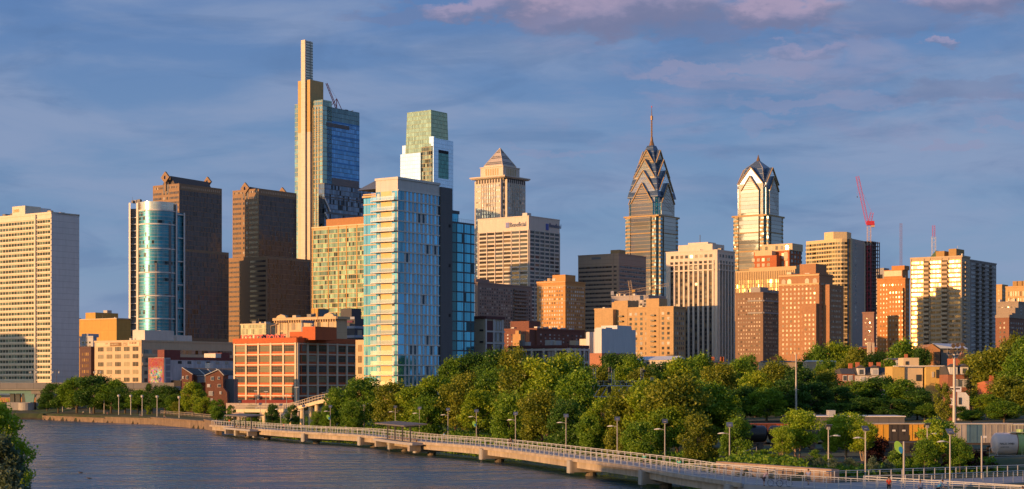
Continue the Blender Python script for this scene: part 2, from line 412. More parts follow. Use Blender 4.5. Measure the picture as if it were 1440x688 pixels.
def shore_dist(x, y):
    """distance inland from the river's east bank (negative on the water)"""
    P = np.stack([np.ravel(x), np.ravel(y)], 1); best = np.full(len(P), 1e9); sgn = np.ones(len(P))
    for a, b in zip(SHORE[:-1], SHORE[1:]):
        d = b-a; L2 = d@d; t = np.clip(((P-a)@d)/L2, 0, 1); q = a+t[:, None]*d; r = P-q; ds = np.hypot(r[:, 0], r[:, 1])
        side = d[0]*r[:, 1]-d[1]*r[:, 0]; up = ds < best-1e-9
        best = np.where(up, ds, best); sgn = np.where(up, np.sign(side), sgn)
    return (best*sgn).reshape(np.shape(x))
def ground_z(x, y):
    x = np.asarray(x, float); y = np.asarray(y, float); d = shore_dist(x, y)
    park = np.clip(((-88)-x)/6, 0, 1)
    zp = np.where(d < 0, -3, 2.3+np.clip(d, 0, 90)*.035)
    zb = np.interp(d, [-9, 0, 6, 14, 60, 200, 500], [-3, .05, 2.2, 3.0, 5.2, 7.5, 8])
    near = np.clip((224-y)/4, 0, 1)
    wallside = (x*1.0+0*y)
    # the paved strip by the ramps is level, the planted bed behind its wall stands 1.5 m higher
    bed = (x-26.7)*.876+(y-216)*.482
    zn = np.where(d < 0, -3+np.clip(d+4, 0, 4)*.3, np.where((bed > .4) & (x < 35.5), 4.0, 2.5))
    zn = np.where((x >= 35.5) & (d > 0), np.interp(y-(200+(x-40)*.5), [-30, 3, 9, 30], [2.5, 2.5, 2.9, 2.9]), zn)
    z = zb*(1-near)+zn*near
    z = z*(1-park)+zp*park
    rail = np.clip((x-30)/10, 0, 1)*np.clip((y-231)/6, 0, 1)*np.clip((345-y)/25, 0, 1)
    z = z*(1-rail)+2.7*rail
    return z
def gz(x, y): return float(ground_z(np.array([x]), np.array([y]))[0])
def land():
    xs = np.unique(np.r_[np.linspace(-24000, -500, 10), np.linspace(-500, -220, 24), np.arange(-220, 141, 2.5), np.linspace(145, 700, 40), np.linspace(900, 24000, 9)])
    ys = np.unique(np.r_[np.linspace(-900, 90, 20), np.arange(100, 730, 2.5), np.linspace(740, 1600, 30), np.linspace(2000, 45000, 10)])
    Xg, Yg = np.meshgrid(xs, ys); Zg = ground_z(Xg, Yg)
    g = np.random.RandomState(3).randn(*Zg.shape)*.06; Zg = Zg+np.where((Zg > .3) & (Yg > 230), g, 0)
    nx, ny = len(xs), len(ys); V = np.stack([Xg, Yg, Zg], -1).reshape(-1, 3)
    i = np.arange(ny-1)[:, None]*nx+np.arange(nx-1)[None]; Fc = np.stack([i, i+1, i+1+nx, i+nx], -1).reshape(-1, 4)
    me = bpy.data.meshes.new('ground'); me.from_pydata(V.tolist(), [], Fc.tolist())
    m, t = newmat('ground'); geo = t.n('NewGeometry').outputs['Position']
    n = t.noise(geo, .12, 6, .6); n2 = t.noise(geo, 2.2, 3, .6)
    c = t.mix(t.ss(n, .38, .62), (.035, .055, .015), (.075, .062, .035)); c = t.mix(t.m('MULTIPLY', n2, .5), c, (.05, .085, .02))
    z = t.sep(geo)[2]; c = t.mix(t.m('SUBTRACT', 1.0, t.ss(z, .3, 1.0)), c, (.045, .035, .022))
    t.n('OutputMaterial', Surface=t.n('BsdfPrincipled', Base_Color=c, Roughness=.95)); me.materials.append(m)
    me.polygons.foreach_set('use_smooth', [True]*len(me.polygons)); struct(link('ground', me))
land()
def waterm():
    m, t = newmat('river water'); geo = t.n('NewGeometry').outputs['Position']
    v1 = t.vm('MULTIPLY', geo, (1.0, .55, 1)); n1 = t.noise(v1, 1.1, 4, .6, .3); n2 = t.noise(geo, .16, 3, .5); n3 = t.noise(geo, .02, 3, .6)
    h = t.m('ADD', t.m('MULTIPLY', n1, .5), t.m('MULTIPLY', n2, 1.1))
    b = t.n('Bump', Strength=1.0, Distance=1.3, Height=h)
    p = t.n('BsdfPrincipled', Base_Color=t.mix(n3, (.030, .078, .112), (.048, .10, .135)), Roughness=t.m('ADD', .09, t.m('MULTIPLY', t.ss(t.noise(t.vm('MULTIPLY', geo, (.35, 1.3, 1)), .12, 4, .65), .35, .65), .26)), IOR=1.45, Normal=b)
    t.n('OutputMaterial', Surface=p)
    s = MB(); s.face((-25000, -2500, 0), (25000, -2500, 0), (25000, 3000, 0), (-25000, 3000, 0)); struct(s.build('water', m))
waterm()
# the river's near bank at lower left, where the big tree stands
def near_bank():
    s = MB(); pts = [(-34, -100), (-30.5, 40), (-31.5, 70), (-35, 97), (-60, 150), (-120, 210), (-300, 300), (-900, 500), (-900, -100)]
    s.prism([(p[0], p[1]) for p in reversed(pts)] if False else pts, -2, 2.0)
    struct(s.build('riverbank', bpy.data.materials['ground'], fix=True))
near_bank()

def ribbon_sheet(name, mat, s0, s1, o0, o1, z0, z1, parent=None, step=3.0, cb=None):
    n = max(2, int((s1-s0)/step)); mb = MB(); prev = None
    for k in range(n+1):
        s = s0+(s1-s0)*k/n; a = path(s, o0)[:2]; b = path(s, o1)[:2]
        cur = [(a[0], a[1], z0), (b[0], b[1], z0), (b[0], b[1], z1), (a[0], a[1], z1)]
        if prev:
            for i in range(4): mb.face(prev[i], cur[i], cur[(i+1) % 4], prev[(i+1) % 4])
        else: mb.face(*cur)
        prev = cur
    mb.face(*reversed(prev)); return mb.build(name, mat, parent, fix=True)
conc = W('concrete tan', (.33, .275, .22), var=.4, streak=.5, ju=0, jv=0)
conc_grey = W('concrete grey', (.30, .29, .28), var=.25)
conc_deck = W('deck concrete', (.30, .29, .30), var=.12)
steel = MET('galvanised steel', (.46, .46, .46), .5)
darkst = MET('dark steel', (.10, .10, .105), .5)
seaw = W('seawall stone', (.17, .12, .08), var=.5, ju=7, jv=0, jw=.15, streak=.6)

# ---- seawall along the park
def seawall():
    pts = [plane_pt(62, 590.6, 0), plane_pt(150, 594.5, 0), plane_pt(215, 597, 0), plane_pt(290, 603.5, 0), (-86.5, 500), (-80.5, 468)]
    mb = MB()
    for i, (a, b) in enumerate(zip(pts[:-1], pts[1:])):
        a, b = Vector((*a, 0)), Vector((*b, 0)); d = (b-a).normalized(); n = Vector((d.y, -d.x, 0))
        h0 = [.9, 1.3, 1.7, 2.2, 2.3][i]; o = n*.0
        q = [a+n*.6, b+n*.6, b-n*.9, a-n*.9]
        mb.prism([(p.x, p.y) for p in q], -1, h0+.5+i*.02)
        mb.prism([(p.x, p.y) for p in [a+n*.85, b+n*.85, b-n*1.1, a-n*1.1]], h0+.52+i*.02, h0+.8+i*.02)
    o = mb.build('seawall', seaw, fix=True); tag(o, 'long tan stone wall holding the park edge above the river', 'river wall')
seawall()

# ---- boardwalk
def railing_panels(pt, s0, s1, off, post_p, parent, z=DECK, cap=100, label=None):
    n = int(round((s1-s0)/post_p)); pm = MB().box(-.07, .07, -.07, .07, 0, 1.33).mesh('post', steel)
    inner = MB(); rest = MB()
    for k in range(n+1):
        s = s1-(s1-s0)*k/n; x, y, h = pt(s, off)
        if k < cap: link('post', pm, parent, (x, y, z), (0, 0, h))
        else: rest.box(x-.07, x+.07, y-.07, y+.07, z, z+1.33)
    if rest.f: stuff(rest.build('post', steel, parent))
    for zz, w in ((1.33, .065), (1.12, .03), (.16, .03), (.64, .022)):
        pts = [(*pt(s, off)[:2], z+zz) for s in np.linspace(s0, s1, max(3, int((s1-s0)/4)))]
        mb = MB(); mb.tube(pts, w, 4); mb.build('rail' if zz > 1.2 else 'cross_rail', steel, parent)
bw = empty('boardwalk', (EDGE[0][0], EDGE[0][1], 0), 0, 'long curving concrete boardwalk on piers over the river edge, with steel railings', 'boardwalk')
bw.location = (0, 0, 0)
ribbon_sheet('deck', conc_deck, 0, LEN, -.1, 5.6, DECK-.28, DECK, bw)
ribbon_sheet('edge_beam', conc, 0, LEN, -.34, -.1, DECK-.36, DECK+.12, bw)
for off in (.35, 4.6):
    marks = [0]+[s_at_px(p) for p in (334, 360, 429, 509, 587, 681, 806, 907)]+[LEN]
    for a, b in zip(marks[:-1], marks[1:]): ribbon_sheet('girder', conc, a+.6, b-.6, off, off+.55, DECK-1.35, DECK-.29, bw)
railing_panels(path, 1, LEN-1, .12, 2.55, bw)
railing_panels(path, 3, LEN-3, 5.3, 2.55, bw)
for p in (334, 360, 429, 509, 551, 587, 681, 806, 907, 1030):
    s = s_at_px(p); x, y, h = path(s, 2.7); 
    pr = MB().box(-.9, .9, -3.3, 3.1, DECK-2.0, DECK-.37).build('pier_cap', conc, bw, loc=(x, y, 0), rot=(0, 0, h))
    MB().box(-.75, .75, -3.45, -2.75, DECK-2.15, DECK-.2).build('bearing_block', conc_grey, bw, loc=(x, y, 0), rot=(0, 0, h))
    MB().tube([(0, .2, -3), (0, .2, DECK-2.0)], .85, 14).build('pile', W('pile stained', (.13, .105, .08), var=.5, streak=.7), bw, loc=(x, y, 0), rot=(0, 0, h), smooth=False)
    x2, y2, _ = path(s, -.55); mb = MB()
    if p in (681, 551, 907):
        for k in range(7): mb.box(-.3, .3, -.04, .04, .1+k*.32, .16+k*.32)
        mb.box(-.34, -.28, -.05, .05, 0, 2.5); mb.box(.28, .34, -.05, .05, 0, 2.5); mb.build('ladder', darkst, bw, loc=(x2, y2, 0), rot=(0, 0, h))
# widened platforms with shelters
def shelter(px0, px1, label):
    s0, s1 = s_at_px(px0), s_at_px(px1); sm = (s0+s1)/2
    ribbon_sheet('platform', conc_deck, s0-2, s1+2, -2.6, -.36, DECK-.5, DECK-.012, bw)
    for q in (s0, s1):
        x, y, h = path(q, -1.4); MB().box(-.6, .6, -1.2, 1.1, DECK-1.7, DECK-.51).build('bracket', conc, bw, loc=(x, y, 0), rot=(0, 0, h))
    x, y, h = path(sm, -.6); L = s1-s0
    sh = empty('shelter', (x, y, DECK), h, label, 'shelter', 'shade shelters on the boardwalk')
    mb = MB(); mb.poly_ext([(-L/2, -2.2, 3.05), (L/2, -2.2, 3.05), (L/2, -2.2, 3.3), (-L/2, -2.2, 3.3)], (0, 4.6, .35)); mb.build('canopy', W('canopy grey', (.13, .12, .12)), sh)
    for k in range(4):
        u = -L/2+L*(k+.5)/4
        MB().box(u-.12, u+.12, -.3, -.06, 0, 3.06).build('post', darkst, sh)
        MB().box(u-.1, u+.1, -2.0, 2.1, 2.9, 3.04).build('beam', darkst, sh)
    mb = MB(); mb.box(-L/2+1, L/2-1, .4, .9, .42, .5); 
    for u in (-L/2+1.5, 0, L/2-1.5): mb.box(u-.05, u+.05, .5, .8, 0, .42)
    mb.build('bench_seat', W('bench wood', (.25, .16, .09)), sh)
shelter(330, 362, 'flat grey shade shelter at the far end of the boardwalk near the park')
shelter(545, 592, 'flat grey shade shelter on the boardwalk where it bends below the blue glass apartment tower')

# ---- solar lamps
solar = G('solar cell', (.11, .13, .17), .3, .25, jit=.002)
lampm = MET('lamp grey', (.34, .32, .30), .45)
def solar_lamp(h=6.65):
    r = empty('street_lamp', (0, 0, 0), 0, 'x', 'street lamp', 'solar lamps along the boardwalk')
    MB().tube([(0, 0, 0), (0, 0, h-.5)], [.10, .07], 8).build('pole', lampm, r)
    MB().box(-.2, .2, -.2, .2, 0, .12).build('base_plate', lampm, r)
    mb = MB(); mb.tube([(0, 0, h-1.75), (-.55, 0, h-1.6), (-.85, 0, h-1.62)], .04, 5); mb.build('arm', lampm, r)
    mb = MB(); mb.tube([(-.6, 0, h-1.6), (-.8, 0, h-1.58), (-1.15, 0, h-1.6), (-1.55, 0, h-1.66)], [.04, .09, .10, .03], 8); mb.build('lamp_head', MET('lamp white', (.7, .7, .68)), r)
    a = R(38); c, s_ = math.cos(a), math.sin(a); mb = MB()
    P = [Vector((-.4, -.42*c, -.42*s_)), Vector((.4, -.42*c, -.42*s_)), Vector((.4, .42*c, .42*s_)), Vector((-.4, .42*c, .42*s_))]
    mb.poly_ext([p+Vector((0, 0, h-.45)) for p in P], (0, s_*.06, -c*.06)); mb.build('solar_panel', solar, r)
    MB().box(-.18, .18, -.15, .15, h-.85, h-.5).build('battery_box', lampm, r)
    return r
proto = solar_lamp(); first = True
LAMPS = [(1026, 219.6), (935, 240), (868, 257), (796, 281), (725, 302), (670, 331), (630, 350), (590, 369), (556, 390), (512, 415), (464.6, 397), (427, 408), (395, 428), (366, 465), (337, 520)]
ordn = ['first', 'second', 'third', 'fourth', 'fifth', 'sixth', 'seventh', 'eighth', 'ninth', 'tenth', 'eleventh', 'twelfth', 'thirteenth', 'fourteenth', 'fifteenth', 'sixteenth', 'seventeenth', 'eighteenth', 'nineteenth', 'twentieth']
UND = [(1026, 'below the cream striped tower'), (935, 'below the tower with the tallest spire'), (868, 'below the dark brown office block'), (796, 'below the orange brick tower'), (725, 'below the bank tower'), (670, 'just right of the blue glass tower'), (630, 'below the blue glass tower'), (590, 'beside the nearer shelter'), (556, 'just left of the nearer shelter'), (512, 'below the balconies of the glass tower'), (464.6, 'at the end of the curved footbridge'), (427, 'before the footbridge columns'), (395, 'between the footbridge and the railing'), (366, 'at the low end of the footbridge'), (337, 'by the far shelter')]
for i, (px, Y) in enumerate(LAMPS):
    loc = (X(px, Y), Y, DECK if Y < 440 else max(gz(X(px, Y), Y), 2.4)); lab = 'solar lamp on the boardwalk, %s from the right, %s' % (ordn[i], UND[i][1])
    if first: proto.location = loc; proto.rotation_euler = (0, 0, R(0)); proto['label'] = lab; first = False
    else: copy_tree(proto, loc, rng.uniform(-.15, .15), lab)
for i, (px, Y, rz, lab) in enumerate([(1165, 211, 180, 'behind the pale retaining wall, arm pointing right'), (1217, 203, 0, 'beside the dark red shrub left of the leaf banner'), (1304, 219, 180, 'carrying the smaller leaf banner'), (1336, 190, 0, 'standing nearest of all, right of the leaf banners')]):
    copy_tree(proto, (X(px, Y), Y, 2.55), R(rz+10), 'grey solar lamp by the ramps, '+lab, 'solar lamps by the ramps')
# park lamps
pl = empty('street_lamp', (0, 0, 0), 0, 'x', 'street lamp', 'lamp posts along the park wall')
MB().tube([(0, 0, 0), (0, 0, 6.5)], [.16, .12], 8).build('pole', MET('park lamp', (.5, .46, .42)), pl)
MB().tube([(0, 0, 6.5), (0, 0, 6.7), (0, 0, 7.3), (0, 0, 7.45)], [.2, .5, .55, .1], 10).build('lamp_head', MET('park lamp', (.5, .46, .42)), pl)
ref = ['beside the bridge abutment', 'beneath the big dark park tree', 'second right of the abutment', 'below the white slab tower', 'below the cream office block', 'below the cream office banner', 'left of the tall mural', 'below the mural', 'below the brick gables', 'right of the brick gables']
for i, (px, Y) in enumerate([(70, 705), (88, 682), (107, 668), (126.5, 655), (146.5, 645), (167, 630), (184, 620), (200, 610), (221, 600), (252, 575)]):
    loc = (X(px, Y), Y, gz(X(px, Y), Y)); lab = 'park lamp post by the river, %s from the left, %s' % (ordn[i], ref[i])
    if i == 0: pl.location = loc; pl['label'] = lab
    else: copy_tree(pl, loc, 0, lab)

# ---- ramps, plaza and walls at lower right
def strip(P, Q, z0, z1, mat, name, parent=None):
    mb = MB(); mb.prism([P[0], *P[1:], *reversed(Q)], z0, z1); return mb.build(name, mat, parent, fix=True)
pz = MB()
pz.prism([(26.3, 194.1), (38, 179.4), (62, 155.8), (90, 128), (94, 132), (66, 160), (50.8, 168.9), (46, 189), (62, 199.5), (110, 226), (106, 236), (63, 211), (40, 198), (36.6, 196.8), (26.8, 214.5), (21.5, 216)], 1.6, DECK-.004)
struct(pz.build('plaza', conc_deck, fix=True))
def line_rail(pts, label, z=DECK, name='railing'):
    r = empty(name, (pts[0][0], pts[0][1], z), 0, label, 'railing', 'steel railings by the ramps')
    L = [Vector((p[0]-pts[0][0], p[1]-pts[0][1], 0)) for p in pts]; seg = [0]
    for a, b in zip(L[:-1], L[1:]): seg.append(seg[-1]+(b-a).length)
    n = int(seg[-1]/1.7); pm = MB().box(-.05, .05, -.05, .05, 0, 1.32).mesh('post', steel)
    for k in range(n+1):
        s = seg[-1]*k/n; i = max(j for j in range(len(seg)) if seg[j] <= s+1e-6); i = min(i, len(L)-2)
        p = L[i].lerp(L[i+1], (s-seg[i])/(seg[i+1]-seg[i])); link('post', pm, r, p)
    for zz, w in ((1.32, .06), (1.1, .025), (.62, .02), (.15, .025)):
        MB().tube([(p.x, p.y, zz) for p in L], w, 4).build('rail' if zz > 1.2 else 'cross_rail', steel, r)
line_rail([(26.6, 194.2), (38.1, 179.7), (61.8, 156.2), (88, 130)], 'steel railing nearest the viewer, on the river side of the ramp')
line_rail([(21.9, 215.7), (27.2, 213), (36.2, 196.6), (40.4, 199), (62.5, 211.6), (105, 235)], 'steel railing at the foot of the pale retaining wall and along the far path')
line_rail([(38.5, 186), (50.4, 169.4), (64.5, 160.8), (92, 134)], 'second steel railing, between the walkers and the gap beside the ramp')
line_rail([(38.6, 187.2), (46.2, 189.6), (61.6, 200), (100, 221)], 'steel railing along the near side of the upper path')
rw = MB(); rw.prism([(26.0, 217.3), (36.9, 197.2), (37.9, 197.7), (27.0, 217.9)], 1.5, 4.12)
tag(rw.build('retaining_wall', W('pink concrete', (.27, .195, .15), var=.4, ju=4, jw=.08, streak=.3), fix=True), 'low pinkish concrete retaining wall under the planted bed', 'wall')
aw = MB(); aw.prism([(52, 172.3), (70, 184), (71, 183), (53, 171.3)], 1.0, 2.58); tag(aw.build('ramp_wall', W('stained wall', (.40, .33, .26), var=.5, ju=.9, jw=.1, streak=.9), fix=True), 'stained concrete wall in the gap between the two ramps', 'wall')

# ---- curved footbridge on columns
def footbridge():
    r = empty('footbridge', (X(400, 460), 460, 3), 0, 'cream curved footbridge on round columns rising to the brick loft building', 'footbridge')
    P = [(332, 575.5, 500), (366, 575.5, 470), (392, 575.5, 456), (412, 573, 448), (430, 568, 442), (448, 563, 438), (468, 560, 436), (478, 558, 446)]
    W3 = [Vector((X(a, y), y, Z(b, y))) for a, b, y in P]; o = r.location
    top = catmull([tuple(w) for w in W3], 6); cream = W('footbridge cream', (.62, .50, .33), var=.15)
    dk = MB(); prev = None
    for i, p in enumerate(top):
        d = top[min(i+1, len(top)-1)]-top[max(i-1, 0)]; d = d/np.hypot(d[0], d[1]); n = np.array([-d[1], d[0], 0])
        a, b = p, p+n*3.4
        cur = [tuple(np.array(q)-np.array(o)) for q in (a-[0, 0, .9], b-[0, 0, .9], b, a)]
        if prev:
            for k in range(4): dk.face(prev[k], cur[k], cur[(k+1) % 4], prev[(k+1) % 4])
        else: dk.face(*cur)
        prev = cur
    dk.face(*reversed(prev)); dk.build('deck', cream, r, fix=True)
    for off in (0.1, 3.3):
        line = []
        for i, p in enumerate(top):
            d = top[min(i+1, len(top)-1)]-top[max(i-1, 0)]; d = d/np.hypot(d[0], d[1]); n = np.array([-d[1], d[0], 0]); line.append(p+n*off-np.array(o))
        for zz in (1.3, .7): MB().tube([tuple(q+[0, 0, zz]) for q in line], .06, 4).build('rail', MET('warm rail', (.5, .42, .33)), r)
        pm = MB().box(-.07, .07, -.07, .07, 0, 1.3).mesh('post', MET('warm rail', (.5, .42, .33)))
        L = np.array(line); sg = np.r_[0, np.cumsum(np.hypot(*np.diff(L[:, :2], axis=0).T))]
        for s in np.arange(0, sg[-1], 1.2):
            if off > 1 and s > 50: continue
            link('post', pm, r, tuple(np.interp(s, sg, L[:, k]) for k in range(3)))
    for px in (372, 408, 424, 434.5, 445, 457.5, 470):
        k = np.argmin(abs(720+F*top[:, 0]/top[:, 1]-px)); p = top[k]; 
        x, y = p[0]-o[0], p[1]-o[1]+1.6
        MB().tube([(x, y, -2), (x, y, p[2]-o[2]-.85)], .62, 12).build('column', cream, r)
footbridge()
# ---- road bridge at far left
def roadbridge():
    Y = 705; r = empty('road_bridge', (X(-20, Y), Y, 0), 0, 'grey concrete road bridge with green steel girders crossing the river at far left', 'bridge')
    x = lambda p: X(p, Y)-X(-20, Y)
    MB().box(x(-90), x(245), 0, 16, 11.4, 13.0).build('deck', conc_grey, r)
    MB().box(x(-90), x(245), -.4, 0, 12.0, 14.5).build('parapet', W('parapet grey', (.22, .21, .20), ju=4, jw=.15), r)
    teal = MET('green girder paint', (.16, .30, .26), .5)
    for yy in (1.5, 8, 14): MB().box(x(-90), x(43), yy, yy+.5, 10.0, 11.39).build('girder', teal, r)
    MB().box(x(43), x(240), 1, 15, 9.9, 11.39).build('box_girder', W('pier grey', (.27, .25, .23)), r)
    for px in (40, -35):
        mb = MB(); mb.poly_ext([(x(px)-2.2, 1.6, 9.98), (x(px)+2.2, 1.6, 9.98), (x(px)+1.3, 1.6, 4.2), (x(px)-1.3, 1.6, 4.2)], (0, .8, 0)); mb.build('pier_bracket', teal, r)
    for px in (14, 22, 31): 
        mb = MB(); mb.box(x(px)-.9, x(px)+.9, 3, 4.5, 1.5, 9.98); mb.build('pier', W('dark pier', (.10, .11, .10)), r)
    MB().box(x(12), x(45), -2.5, 8, -2, 6.4).build('abutment', W('white abutment', (.33, .31, .29), ju=3), r)
    MB().tube([(x(40), -3, -2), (x(40), -3, 6.2)], 3.2, 20).build('pier_column', W('white abutment', (.33, .31, .29), ju=3), r)
    for px in (52, 95, 132, 170, 205, 236): MB().box(x(px)-1, x(px)+1, 2, 14, 2, 9.88).build('pier', W('pier grey', (.27, .25, .23)), r)
    for px in (79, 47, 137): 
        l = empty('street_lamp', (X(px, Y+3), Y+3, 13.0), 0, {79: 'twin headed lamp post on the road bridge before the blank slab wall', 47: 'twin headed lamp post on the road bridge below the slab tower windows', 137: 'twin headed lamp post on the road bridge before the dark brick building'}[px], 'street lamp', 'lamps on the road bridge')
        MB().tube([(0, 0, 0), (0, 0, 6.6)], .12, 6).build('pole', darkst, l)
        MB().tube([(-1.2, 0, 6.3), (-.7, 0, 6.9), (0, 0, 6.6), (.7, 0, 6.9), (1.2, 0, 6.3)], .08, 5).build('arm', darkst, l)
        for sx in (-1, 1): MB().tube([(sx*1.25, 0, 6.35), (sx*1.25, 0, 5.9), (sx*1.25, 0, 5.4)], [.1, .42, .3], 8).build('lamp_head', MET('lamp pale', (.45, .45, .42)), l)
roadbridge()
# ---- rail signal gantry
def gantry():
    Y = 360; r = empty('signal_gantry', (X(825, Y), Y, 6), 0, 'steel rail signal gantry rising out of the trees, with black signal heads', 'gantry')
    z = lambda py: Z(py, Y)-6; L = X(935, Y)-X(825, Y); st = MET('gantry steel', (.42, .42, .43), .5)
    for yy in (0, 1.2):
        for py in (542.5, 558): MB().box(0, L, yy, yy+.16, z(py)-.1, z(py)+.12).build('chord', st, r)
        mb = MB(); n = 11
        for k in range(n):
            u = L*k/n; mb.bar((u, yy+.06, z(558)), (u+L/n, yy+.06, z(542.5)), .11); 
            if k % 2: mb.bar((u, yy+.12, z(558)), (u, yy+.12, z(542.5)), .06)
        mb.build('bracing', st, r)
    mb = MB(); 
    for k in range(12): u = L*.8*k/11; mb.box(u-.04, u+.04, 0, .08, z(542), z(536))
    mb.tube([(0, 0, z(536)), (L*.8, 0, z(536))], .05, 4); mb.tube([(0, 0, z(539)), (L*.8, 0, z(539))], .03, 4); mb.build('handrail', st, r)
    MB().box(0, L, .2, 1.2, z(542.4), z(542.4)+.08).build('walkway', st, r)
    for u in (-.2, L): MB().box(u, u+.4, .3, .9, -2, z(541)).build('leg', st, r)
    for px, tp in ((858, 517), (903, 517), (836, 517), (862, 519), (917, 530)):
        u = X(px, Y)-X(825, Y); mb = MB(); mb.box(u-.3, u-.22, .3, .38, z(542), z(tp)); mb.box(u+.22, u+.3, .3, .38, z(542), z(tp))
        for k in range(8): zz = z(542)+(z(tp)-z(542))*k/8; mb.box(u-.22, u+.22, .32, .36, zz, zz+.06)
        mb.build('signal_mast', st, r)
    for px, a, b in ((857, 516, 524), (857, 533, 539), (857, 543, 555), (905, 520, 524), (906, 535, 539)):
        u = X(px, Y)-X(825, Y); mb = MB(); mb.tube([(u, -.5, z(b)), (u, -.5, z(b)+.2), (u, -.5, z(a)-.2), (u, -.5, z(a))], [.2, .36, .36, .2], 10); mb.build('signal_head', W('signal black', (.012, .012, .014), .5), r)
gantry()
# ---------------------------------------------------------------- trees
def leaf_cards(P, size, g, tone, up=.25):
    """one small bent leaf spray at each point"""
    n = len(P); nrm = g.randn(n, 3); nrm[:, 2] += up*.5; nrm[:, 1] -= .1
    nrm /= np.linalg.norm(nrm, axis=1)[:, None]
    a = np.cross(nrm, g.randn(n, 3)); a /= np.linalg.norm(a, axis=1)[:, None]; b = np.cross(nrm, a)
    sz = size*g.uniform(.6, 1.35, n)[:, None]
    V = np.stack([P-a*sz*.5, P+b*sz*.32+nrm*sz*.06, P+a*sz*.55, P-b*sz*.32+nrm*sz*.06], 1).reshape(-1, 3)
    Fc = np.arange(n*4).reshape(-1, 4); return V, Fc, tone
def crown_pts(g, H, Rr, base, n, lobes, kind='round'):
    pts, tone, lob = [], [], []
    for k in range(lobes):
        th = g.uniform(0, 2*math.pi); t = (k+.5)/lobes
        z = base+(H-base)*(.08+.88*t)
        q = (z-base)/(H-base)
        prof = {'round': math.sqrt(max(.03, 1-(2*q-.86)**2/1.35)), 'cone': (1-q)*.95+.08, 'column': .55+.45*math.sin(math.pi*min(1, q*1.05)), 'vase': .45+.65*q if q < .7 else .95*(1-(q-.7)/.36), 'shrub': math.sqrt(max(.05, 1-q*q*.9))}[kind]
        rr = Rr*prof*math.sqrt(g.uniform(.12, 1))*.78
        lr = Rr*g.uniform(.20, .36)*(1 if kind != 'column' else .8)
        lob.append((rr*math.cos(th), rr*math.sin(th), z, lr))
    w = np.array([l[3]**2 for l in lob]); w /= w.sum()
    for (x, y, z, lr), ww in zip(lob, w):
        m = int(n*ww); d = g.randn(m, 3); d /= np.linalg.norm(d, axis=1)[:, None]
        r = lr*(1-.42*g.rand(m)**2.4); p = d*r[:, None]*[1, 1, .72]; p += g.randn(m, 3)*lr*.08
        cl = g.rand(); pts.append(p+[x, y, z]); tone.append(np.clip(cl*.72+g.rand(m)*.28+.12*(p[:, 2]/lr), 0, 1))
    # sprays that break the outline
    m = n//9; k = g.randint(0, lobes, m); L = np.array(lob)[k]; d = g.randn(m, 3); d[:, 2] = np.abs(d[:, 2]); d /= np.linalg.norm(d, axis=1)[:, None]
    pts.append(L[:, :3]+d*L[:, 3:]*(1+g.rand(m, 1)*.5)*[1, 1, .9]); tone.append(g.rand(m))
    return np.concatenate(pts), np.concatenate(tone), lob
def cards_mesh(name, V, Fc, tone, mat):
    me = bpy.data.meshes.new(name); me.vertices.add(len(V)); me.vertices.foreach_set('co', V.ravel())
    me.loops.add(Fc.size); me.loops.foreach_set('vertex_index', Fc.ravel().astype(np.int32))
    me.polygons.add(len(Fc)); me.polygons.foreach_set('loop_start', np.arange(0, Fc.size, 4).astype(np.int32)); me.polygons.foreach_set('loop_total', np.full(len(Fc), 4, np.int32))
    me.update(); at = me.attributes.new('tone', 'FLOAT', 'FACE'); at.data.foreach_set('value', tone.astype(np.float32)); me.materials.append(mat); me.update(); return me
bark = W('bark', (.10, .075, .05), .9, .4); bark_pale = W('bark pale', (.30, .22, .16), .9, .4)
def tree_meshes(seed, kind, n, leaf, mats, H=12.0, Rr=5.0, trunk=True, lobes=34, size=.34, bk=None):
    g = np.random.RandomState(seed); base = {'round': H*.16, 'cone': H*.08, 'column': H*.06, 'vase': H*.24, 'shrub': .1}[kind]
    P, tone, lob = crown_pts(g, H, Rr, base, n, lobes, kind); V, Fc, tone = leaf_cards(P, size, g, tone)
    cr = cards_mesh('crown', V, Fc, tone, mats); tk = None
    if trunk:
        mb = MB(); lean = g.uniform(-.04, .04, 2)*H; top = (lean[0], lean[1], H*.78)
        stems = 3 if kind == 'vase' else 1
        for q in range(stems):
            o = g.uniform(-.35, .35, 2) if stems > 1 else (0, 0)
            mb.tube([(o[0], o[1], -.3), (o[0]*2, o[1]*2, H*.12), (lean[0]*.4+o[0]*4, lean[1]*.4+o[1]*4, H*.4), (top[0]+o[0]*5, top[1]+o[1]*5, top[2])], [.30/stems**.4, .24/stems**.4, .17/stems**.4, .05], 7)
        for (x, y, z, lr) in lob[::3]:
            z0 = max(H*.15, z-H*.2); mb.tube([(lean[0]*z0/H*.6, lean[1]*z0/H*.6, z0), (x*.55, y*.55, (z0+z)/2+.3), (x, y, z)], [.10, .06, .025], 5, False)
        tk = mb.mesh('trunk', bk or bark)
    return cr, tk
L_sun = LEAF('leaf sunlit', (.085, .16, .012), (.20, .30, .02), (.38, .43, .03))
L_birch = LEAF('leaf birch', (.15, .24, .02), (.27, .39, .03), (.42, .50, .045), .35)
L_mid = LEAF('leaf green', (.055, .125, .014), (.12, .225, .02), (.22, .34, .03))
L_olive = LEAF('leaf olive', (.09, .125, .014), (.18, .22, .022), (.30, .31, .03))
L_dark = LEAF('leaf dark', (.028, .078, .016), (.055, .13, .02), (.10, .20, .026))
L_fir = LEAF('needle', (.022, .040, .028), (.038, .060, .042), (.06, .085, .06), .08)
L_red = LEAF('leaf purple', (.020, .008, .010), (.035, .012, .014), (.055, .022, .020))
L_sage = LEAF('leaf sage', (.07, .11, .07), (.12, .17, .11), (.19, .24, .17))
